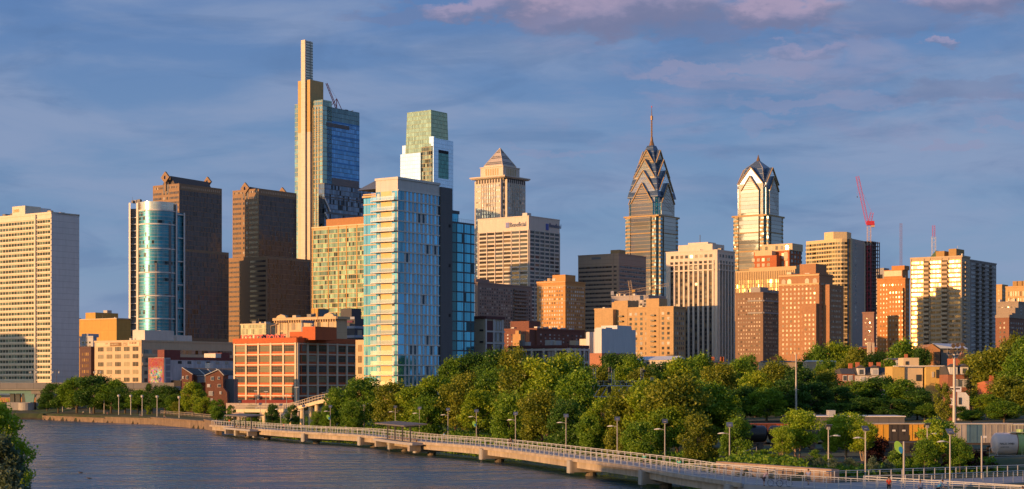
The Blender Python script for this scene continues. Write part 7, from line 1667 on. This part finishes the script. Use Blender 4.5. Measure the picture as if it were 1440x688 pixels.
r, z, x = boxcar(1336, 1420, 281, 'long grey ribbed hopper car with blue painted patches, above the purple shrub', [(1336, 1356, gyc, 'side_panel'), (1356.1, 1366, W('graffiti blue', (.06, .13, .20), var=.5), 'blue_patch'), (1366.1, 1378, W('graffiti blue', (.06, .13, .20), var=.5), 'blue_patch'), (1378.1, 1420, gyc, 'side_panel')], 595.5, 622.5, roofc=(.48, .45, .42))
boxcar(1421.5, 1500, 281, 'grey ribbed hopper car at the right edge, above the pale tank car', [(1421.5, 1500, W('hopper grey b', (.24, .225, .215), var=.35, streak=.7), 'side_panel')], 596, 622.5, roofc=(.48, .45, .42))
boxcar(1050, 1126, 318, 'dark red box car behind the black tank cars', [(1050, 1090, W('boxcar maroon', (.10, .028, .02), var=.3), 'side_panel'), (1090.1, 1126, W('boxcar red orange', (.34, .06, .02), var=.3), 'side_panel')], 595.5, 608.5, roofc=(.20, .06, .04))
boxcar(1218, 1330, 262, 'dark low freight car under the yellow box car, behind the leaf banner', [(1218, 1330, blk, 'side_panel')], 622, 634, z0=2.7, roofc=(.06, .05, .045))
def tracks():
    mb = MB(); sl_ = MB()
    for Y in (243, 262, 282, 292, 318):
        for dy in (-.72, .72): mb.box(X(1010, 300), 160, Y+dy-.04, Y+dy+.04, 2.72, 2.9)
    o = mb.build('rails', wheelm); o['kind'] = 'structure'
tracks()
# park-side railway: one train under the road bridge, orange sunlight put into its colour
r, z, x = boxcar(-10, 75, 760, 'orange-lit passenger train glimpsed beneath the road bridge', [(-10, 75, W('train sunlit orange', (.50, .26, .10)), 'side_panel')], 559, 565.5, z0=3.2)
r['category'] = 'train'

# ---------------------------------------------------------------- banners, signs, masts
def leaf_banner(px, Y, zc, s, lab, side=-1, post=True):
    r = empty('leaf_banner', (X(px, Y), Y, DECK), 0, lab, 'banner', 'leaf shaped banners'); 
    if post: MB().tube([(0, 0, 0), (0, 0, Z(621, Y)-DECK)], [.13, .11], 8).build('post', lampm, r)
    gr = MET('banner green', (.25, .48, .06), .5); bl = MET('banner blue', (.02, .19, .42), .5)
    zz = zc-DECK
    def leafp(cx, cz, w, h, rot, y):
        pts = []
        for t in np.linspace(0, 2*math.pi, 22, endpoint=False):
            a, b_ = math.cos(t)*w, math.sin(t)*h*(1 if True else 1)
            q = (1-.45*max(0, -math.sin(t)))
            a *= q; pts.append((cx+a*math.cos(rot)-b_*math.sin(rot), y, cz+a*math.sin(rot)+b_*math.cos(rot)))
        return pts
    MB().poly_ext(leafp(side*s*.62, zz, s*.46, s*.80, .35, -.03), (0, .05, 0)).build('green_leaf', gr, r, fix=True); MB().poly_ext(leafp(side*s*.36, zz-s*.30, s*.24, s*.42, .25, -.09), (0, .05, 0)).build('blue_leaf', bl, r, fix=True)
leaf_banner(1271, 196, Z(629.5, 196), .98, 'large green and blue leaf-shaped banner on its own post by the ramps')
leaf_banner(1303.5, 218.6, Z(630.5, 218.6), .72, 'smaller green and blue leaf-shaped banner fixed to a lamp by the ramps', post=False)
leaf_banner(670.2, 330.6, Z(596.5, 330.6), .75, 'small green and blue leaf banner on a lamp below the blue glass tower', post=False)
leaf_banner(464.6, 396.6, Z(587, 396.6), .8, 'small green and blue leaf banner on a lamp by the footbridge end', post=False)
sp = empty('sign_post', (X(1380.5, 205), 205, DECK), 0, 'plain grey post with a small white plate before the hopper cars', 'sign'); MB().tube([(0, 0, 0), (0, 0, Z(613, 205)-DECK)], .1, 8).build('post', lampm, sp); MB().box(.1, .6, -.03, .03, Z(616, 205)-DECK, Z(613, 205)-DECK).build('plate', W('plate white', (.6, .6, .6)), sp)
def floodmast():
    Y = 335; r = empty('floodlight_mast', (X(1342, Y), Y, 3), 0, 'tall steel floodlight mast with clustered lamps before the rooftops', 'floodlight'); z = lambda py: Z(py, Y)-3; st = MET('mast grey', (.42, .38, .34))
    MB().tube([(0, 0, 0), (0, 0, z(498))], [.42, .22], 10).build('mast', st, r); x = lambda p: X(p, Y)-X(1342, Y)
    mb = MB(); mb.bar((x(1333), 0, z(499.5)), (x(1352), 0, z(498)), .12); 
    for p in (1340, 1346, 1352): mb.bar((x(p), 0, z(499)), (x(p), 0, z(483)), .07)
    mb.bar((x(1332), 0, z(499)), (x(1332), 0, z(490)), .06); mb.build('cross_arm', st, r)
    for (p, y) in ((1340, 485.5), (1346, 484.5), (1352.5, 484), (1352.5, 490), (1338, 493), (1336, 501), (1353, 499), (1349, 502)):
        mb = MB(); mb.tube([(x(p), .1, z(y)), (x(p), -.15, z(y)-.05), (x(p), -.5, z(y)-.15)], [.16, .38, .42], 10); mb.build('floodlight', MET('flood dark', (.12, .09, .07)), r)
    for p in (1337, 1347): MB().box(x(p)-.35, x(p)+.35, -.3, .1, z(548), z(545.5)).build('lower_lamp', MET('flood dark', (.12, .09, .07)), r)
floodmast()
Y = 380; r = empty('utility_mast', (X(1119.5, Y), Y, 4), 0, 'tall thin steel pole with small arms rising from the trees left of the brown hotels', 'mast'); st = MET('mast grey', (.42, .38, .34)); MB().tube([(0, 0, 0), (0, 0, Z(498, Y)-4)], [.28, .14], 8).build('pole', st, r)
mb = MB(); mb.bar((-1.1, 0, Z(508, Y)-4), (1.6, 0, Z(508.5, Y)-4), .08); mb.bar((-1.0, 0, Z(508, Y)-4), (-1.0, 0, Z(500, Y)-4), .05); mb.bar((1.2, 0, Z(508, Y)-4), (1.2, 0, Z(501, Y)-4), .05); mb.bar((-.6, 0, Z(548, Y)-4), (.7, 0, Z(548, Y)-4), .07); mb.build('arm', st, r); MB().tube([(-1.0, 0, Z(497, Y)-4), (-1.0, 0, Z(494.5, Y)-4)], .3, 8).build('lamp', MET('lamp amber', (.7, .4, .15)), r)
for i, (px, yt, Y) in enumerate([(594.5, 567, 400), (403, 556, 480), (417, 545, 470), (360, 550, 520), (374, 551, 500)]):
    r = empty('street_lamp', (X(px, Y), Y, 4), 0, ['slim lamp post half hidden in the riverbank trees below the glass tower', 'thin lamp post before the loft, above the footbridge', 'tallest thin lamp post in front of the loft corner', 'thin lamp post before the loft windows, left of two', 'thin lamp post before the loft windows, right of two'][i], 'street lamp'); MB().tube([(0, 0, 0), (0, 0, Z(yt, Y)-4)], [.12, .08], 6).build('pole', lampm, r); MB().box(-.6, .6, -.2, .2, Z(yt, Y)-4, Z(yt, Y)-3.85).build('lamp_head', MET('lamp white', (.7, .7, .68)), r)
# fence and hoarding below the loft
hb_ = W('hoarding pinkish', (.60, .46, .36), var=.3, ju=4, jw=.2); Y = 520; o = MB().box(X(318, Y), X(420, Y), Y, Y+.4, 3, Z(567, Y)).build('hoarding', hb_); tag(o, 'long pale pinkish hoarding along the foot of the brick loft', 'fence')
o = MB().box(X(340, 545), X(412, 545), 545, 547, 4, Z(562.5, 545)).build('construction_barrier', W('barrier red', (.30, .05, .04))); tag(o, 'dark red barrier strip above the hoarding below the loft', 'barrier')
fr_ = empty('park_fence', (X(350, 455), 455, 2.6), 0, 'thin green railing on the bank between footbridge and boardwalk', 'railing'); mb = MB()
for k in range(26): u = k*.98; mb.bar((u, 0, 0), (u, 0, 1.4), .05)
mb.bar((0, 0, 1.4), (25, 0, 1.4), .05); mb.bar((0, 0, .7), (25, 0, .7), .04); mb.build('bars', MET('fence green', (.20, .24, .12)), fr_)
def wallrail():
    r = empty('park_railing', (-97, 520, 0), 0, 'pale low railing along the top of the river wall left of the boardwalk', 'railing'); mb = MB(); P = [Vector((X(p, Y), Y, 3.4)) for p, Y in ((226, 597), (250, 572), (275, 545), (297, 520))]; o = Vector((-97, 520, 0))
    for a, b_ in zip(P[:-1], P[1:]):
        n = int((b_-a).length/2.2)
        for k in range(n): q = a.lerp(b_, k/n)-o; mb.bar(q, q+Vector((0, 0, 1.2)), .06)
        for h in (1.2, .6): mb.bar(a-o+Vector((0, 0, h)), b_-o+Vector((0, 0, h)), .06)
    mb.build('bars', MET('warm rail', (.5, .42, .33)), r)
wallrail()
cf = empty('chain_fence', (X(1046, 225), 225, 4), 0, 'short chain-link fence beside the bushes left of the pale-stemmed trees', 'fence'); mb = MB(); mb.bar((0, 0, -1.5), (0, 0, Z(633, 225)-4), .06); mb.bar((2.1, 3, 0), (2.1, 3, 1.6), .05); mb.bar((0, 0, 1.1), (2.1, 3, 1.5), .04); mb.build('bars', steel, cf)

# ---------------------------------------------------------------- people
def skin_mesh(name, verts, edges, radii, mat, parent, sub=1):
    me = bpy.data.meshes.new(name); me.from_pydata(verts, edges, []); me.materials.append(mat); o = link(name, me, parent)
    sm = o.modifiers.new('Skin', 'SKIN'); 
    for i, rr in enumerate(radii): me.skin_vertices[0].data[i].radius = rr if isinstance(rr, tuple) else (rr, rr)
    me.skin_vertices[0].data[0].use_root = True
    ss_ = o.modifiers.new('Subdivision', 'SUBSURF'); ss_.levels = sub; ss_.render_levels = sub; return o
skinm = W('skin', (.42, .25, .17), .6, .03); skind = W('skin brown', (.20, .11, .07), .6, .03)
def person(px, Y, label, shirt, pants, hair=(.05, .03, .02), pose='walk', face=0, sk=None, z=DECK, scale=1.0):
    r = empty('person', (X(px, Y), Y, z), R(face), label, 'person', 'people on the paths'); r.scale = (scale,)*3; sk = sk or skinm
    w = {'walk': .24, 'stand': .06, 'ride': .10, 'sit': .1}[pose]; 
    lean = .5 if pose == 'ride' else .03
    # joints: pelvis, chest, neck, head; legs and arms (x = sideways, y = forward)
    if pose == 'sit':
        P = {'pel': (0, 0, .18), 'sp': (0, -.04, .42), 'ch': (0, -.05, .60), 'nk': (0, -.02, .74), 'h1': (0, .0, .84), 'h2': (0, .01, .95), 'hl': (-.10, .05, .16), 'kl': (-.16, .40, .42), 'al': (-.16, .62, .06), 'tl': (-.16, .78, .05), 'hr': (.10, .05, .16), 'kr': (.16, .42, .40), 'ar': (.16, .66, .06), 'tr': (.16, .80, .05), 'sl': (-.19, -.04, .68), 'el': (-.26, .12, .46), 'wl': (-.14, .34, .42), 'gl': (-.12, .42, .42), 'sr': (.19, -.04, .68), 'er': (.26, .12, .46), 'wr': (.14, .34, .42), 'gr': (.12, .42, .42)}
    else:
        bend = lean
        P = {'pel': (0, 0, .95), 'sp': (0, bend*.25, 1.15), 'ch': (0, bend*.6, 1.32), 'nk': (0, bend*.85, 1.46), 'h1': (0, bend*.95+.02, 1.56), 'h2': (0, bend*1.0+.02, 1.68), 'hl': (-.10, 0, .90), 'kl': (-.11, w*.8+.03, .50), 'al': (-.11, w*.9, .08), 'tl': (-.12, w*.9+.18, .04), 'hr': (.10, 0, .90), 'kr': (.11, -w*.2+.03, .50), 'ar': (.11, -w*1.1, .10), 'tr': (.12, -w*1.1+.17, .04), 'sl': (-.20, bend*.7, 1.40), 'el': (-.25, bend*.8-w*.4, 1.12), 'wl': (-.23, bend*.9-w*.2+.10, .90), 'gl': (-.22, bend*.9-w*.2+.16, .82), 'sr': (.20, bend*.7, 1.40), 'er': (.25, bend*.8+w*.5, 1.12), 'wr': (.23, bend*.9+w*.9+.1, .92), 'gr': (.22, bend*.9+w*.9+.16, .86)}
    nm = list(P); ix = {k: i for i, k in enumerate(nm)}; E = [('pel', 'sp'), ('sp', 'ch'), ('ch', 'nk'), ('nk', 'h1'), ('h1', 'h2'), ('pel', 'hl'), ('hl', 'kl'), ('kl', 'al'), ('al', 'tl'), ('pel', 'hr'), ('hr', 'kr'), ('kr', 'ar'), ('ar', 'tr'), ('ch', 'sl'), ('sl', 'el'), ('el', 'wl'), ('wl', 'gl'), ('ch', 'sr'), ('sr', 'er'), ('er', 'wr'), ('wr', 'gr')]
    rd = {'pel': (.15, .11), 'sp': (.13, .10), 'ch': (.16, .11), 'nk': .055, 'h1': .085, 'h2': (.09, .10), 'hl': .095, 'kl': .06, 'al': .04, 'tl': .035, 'hr': .095, 'kr': .06, 'ar': .04, 'tr': .035, 'sl': .055, 'el': .042, 'wl': .03, 'gl': .038, 'sr': .055, 'er': .042, 'wr': .03, 'gr': .038}
    skin_mesh('body', [P[k] for k in nm], [(ix[a], ix[b]) for a, b in E], [rd[k] for k in nm], sk, r)
    def cloth(name, ks, es, rads, m): skin_mesh(name, [P[k] if isinstance(k, str) else k for k in ks], es, rads, m, r)
    mid = lambda a, b_, t=.5: tuple(np.array(P[a])*(1-t)+np.array(P[b_])*t)
    cloth('shirt', ['sp', 'pel', 'ch', 'nk', 'sl', mid('sl', 'el', .8), 'sr', mid('sr', 'er', .8)], [(0, 1), (0, 2), (2, 3), (2, 4), (4, 5), (2, 6), (6, 7)], [(.155, .125), (.16, .12), (.185, .135), .07, .08, .068, .08, .068], W('shirt %.2f%.2f%.2f' % shirt, shirt))
    cloth('trousers', ['pel', 'hl', 'kl', 'hr', 'kr'], [(0, 1), (1, 2), (0, 3), (3, 4)], [(.165, .13), .115, .08, .115, .08], W('trousers %.2f%.2f%.2f' % pants, pants))
    h = P['h2']; mb = MB(); mb.tube([(h[0], h[1]-.03, h[2]-.06), (h[0], h[1]-.02, h[2]+.02), (h[0], h[1]-.01, h[2]+.09), (h[0], h[1], h[2]+.125)], [.095, .115, .09, .02], 10); mb.build('hair', W('hair %.2f' % hair[0], hair), r, smooth=True)
    for e in (-1, 1):
        MB().tube([(e*.08, h[1], h[2]-.04), (e*.12, h[1]-.01, h[2]-.04)], [.03, .02], 6).build('shoe' if False else 'ear', sk, r)
        k = 'tl' if e < 0 else 'tr'; a_ = 'al' if e < 0 else 'ar'; MB().tube([P[a_], P[k]], [.055, .045], 8).build('shoe', W('shoe', (.15, .14, .14)), r)
    return r
def bicycle(px, Y, label, face=0, z=DECK):
    r = empty('bicycle', (X(px, Y), Y, z), R(face), label, 'bicycle', 'bicycles on the ramp'); fm = MET('bike dark', (.05, .05, .06))
    for y in (-.52, .52):
        t = [(0, y+.34*math.cos(a), .34+.34*math.sin(a)) for a in np.linspace(0, 2*math.pi, 21)]; wv = MB().tube(t, .02, 5, False).build('wheel', W('tyre', (.02, .02, .02)), r)
        sp_ = MB(); 
        for a in np.linspace(0, math.pi, 6, endpoint=False): sp_.bar((0, y+.33*math.cos(a), .34+.33*math.sin(a)), (0, y-.33*math.cos(a), .34-.33*math.sin(a)), .004)
        sp_.build('spokes', steel, wv)
    mb = MB()
    for a, b_ in (((-.52, .34), (-.05, .30)), ((-.52, .34), (-.18, .78)), ((-.05, .30), (-.18, .80)), ((-.05, .30), (.36, .78)), ((-.18, .74), (.36, .80)), ((.52, .34), (.34, .92))): mb.bar((0, *a), (0, *b_), .022)
    mb.build('frame', fm, r); MB().tube([(-.28, .30, .96), (0, .34, .94), (.28, .30, .96)], .016, 5).build('handlebar', fm, r); MB().box(-.07, .07, -.32, -.08, .84, .89).build('saddle', W('tyre', (.02, .02, .02)), r); return r
person(1137, 192.7, 'walker in a light blue shirt and dark shorts on the ramp', (.22, .28, .48), (.05, .06, .09), face=150)
person(1250, 177, 'walker in a bright red shirt and dark cap behind the near railing', (.62, .06, .02), (.03, .03, .04), face=170)
person(1294, 171.5, 'walker in a pale grey-blue shirt beside the cyclist', (.32, .36, .50), (.10, .10, .14), face=185)
person(1319, 169.5, 'cyclist in a bright blue jersey bent over the bicycle', (.02, .30, .55), (.02, .02, .03), pose='ride', face=-80, z=DECK+.12)
bicycle(1319, 169.3, 'dark bicycle ridden by the cyclist in the blue jersey', face=-80)
person(1438, 160.5, 'walker in a red shirt at the right edge of the ramp', (.60, .08, .03), (.05, .05, .07), face=190)
person(1074, 190.5, 'person in a white and pink top stooping beside the parked bicycles', (.55, .38, .38), (.10, .06, .07), pose='ride', face=-60)
bicycle(1090, 190.5, 'dark bicycle parked left of two on the ramp', face=70); bicycle(1103, 189.5, 'dark bicycle parked right of two on the ramp', face=-100)
person(955, 220.5, 'runner in a mint green shirt and dark blue shorts on the boardwalk', (.12, .50, .36), (.03, .05, .12), face=165)
person(906, 236, 'runner in a mint green shirt farther along, nearer the far railing', (.10, .42, .34), (.04, .04, .06), face=165)
person(718, 307, 'person in dark clothes on the boardwalk below the bank tower', (.04, .03, .04), (.03, .03, .03), face=150)
person(624.5, 342, 'person in a blue top leaning on the far railing of the boardwalk', (.05, .25, .5), (.1, .1, .1), pose='stand', face=120)
person(486.5, 398, 'person in a blue top near the far railing below the tower balconies', (.06, .3, .5), (.05, .05, .08), pose='stand', face=60)
person(399, 417, 'small figure in a pink and dark outfit on the boardwalk by the footbridge', (.5, .15, .12), (.04, .05, .1), face=150)
person(322.5, 470, 'person in a bright red top at the far end of the boardwalk', (.65, .08, .03), (.06, .05, .05), face=170)
person(316, 474, 'person in dark clothing beside the red-topped walker', (.05, .05, .07), (.02, .02, .03), face=150)
person(304.5, 470, 'person in white and navy at the very start of the boardwalk', (.55, .5, .5), (.03, .03, .08), face=30)
for i, (px, Y, c, lab) in enumerate([(117, 650, (.6, .55, .5), 'person in white sitting on the park grass, leftmost'), (129, 642, (.06, .06, .07), 'person in black sitting on the park grass below the cream office'), (151, 632, (.55, .2, .2), 'person in pink sitting near the wall below the banner'), (197, 606, (.1, .15, .3), 'person in navy sitting below the mural'), (231, 582, (.5, .35, .25), 'person in tan sitting by the pale park railing')]):
    x_ = X(px, Y); person(px, Y, lab, c, (.04, .05, .09), pose='sit', face=170+20*i, z=gz(x_, Y)+.12)
def duck(px, py, lab):
    x_, y_ = plane_pt(px, py, 0); r = empty('duck', (x_, y_, 0), R(100), lab, 'duck', 'ducks on the river'); m = W('duck brown', (.05, .035, .025))
    skin_mesh('body', [(0, 0, .06), (0, .14, .07), (0, .24, .16), (0, .27, .27), (0, .33, .28), (0, -.2, .07), (0, -.34, .12)], [(0, 1), (1, 2), (2, 3), (3, 4), (0, 5), (5, 6)], [.12, .11, .05, .055, .02, .1, .03], m, r)
    MB().tube([(0, .33, .27), (0, .41, .25)], [.022, .012], 6).build('bill', W('bill', (.4, .25, .05)), r)
duck(113.5, 665.5, 'dark duck swimming on the river, nearer the middle'); duck(125.5, 673.5, 'second duck swimming just behind and right of the first')
for o in bpy.data.objects:
    if o.get('label') and len(o['label'].split()) > 16: print('LONG', len(o['label'].split()), o['label'])
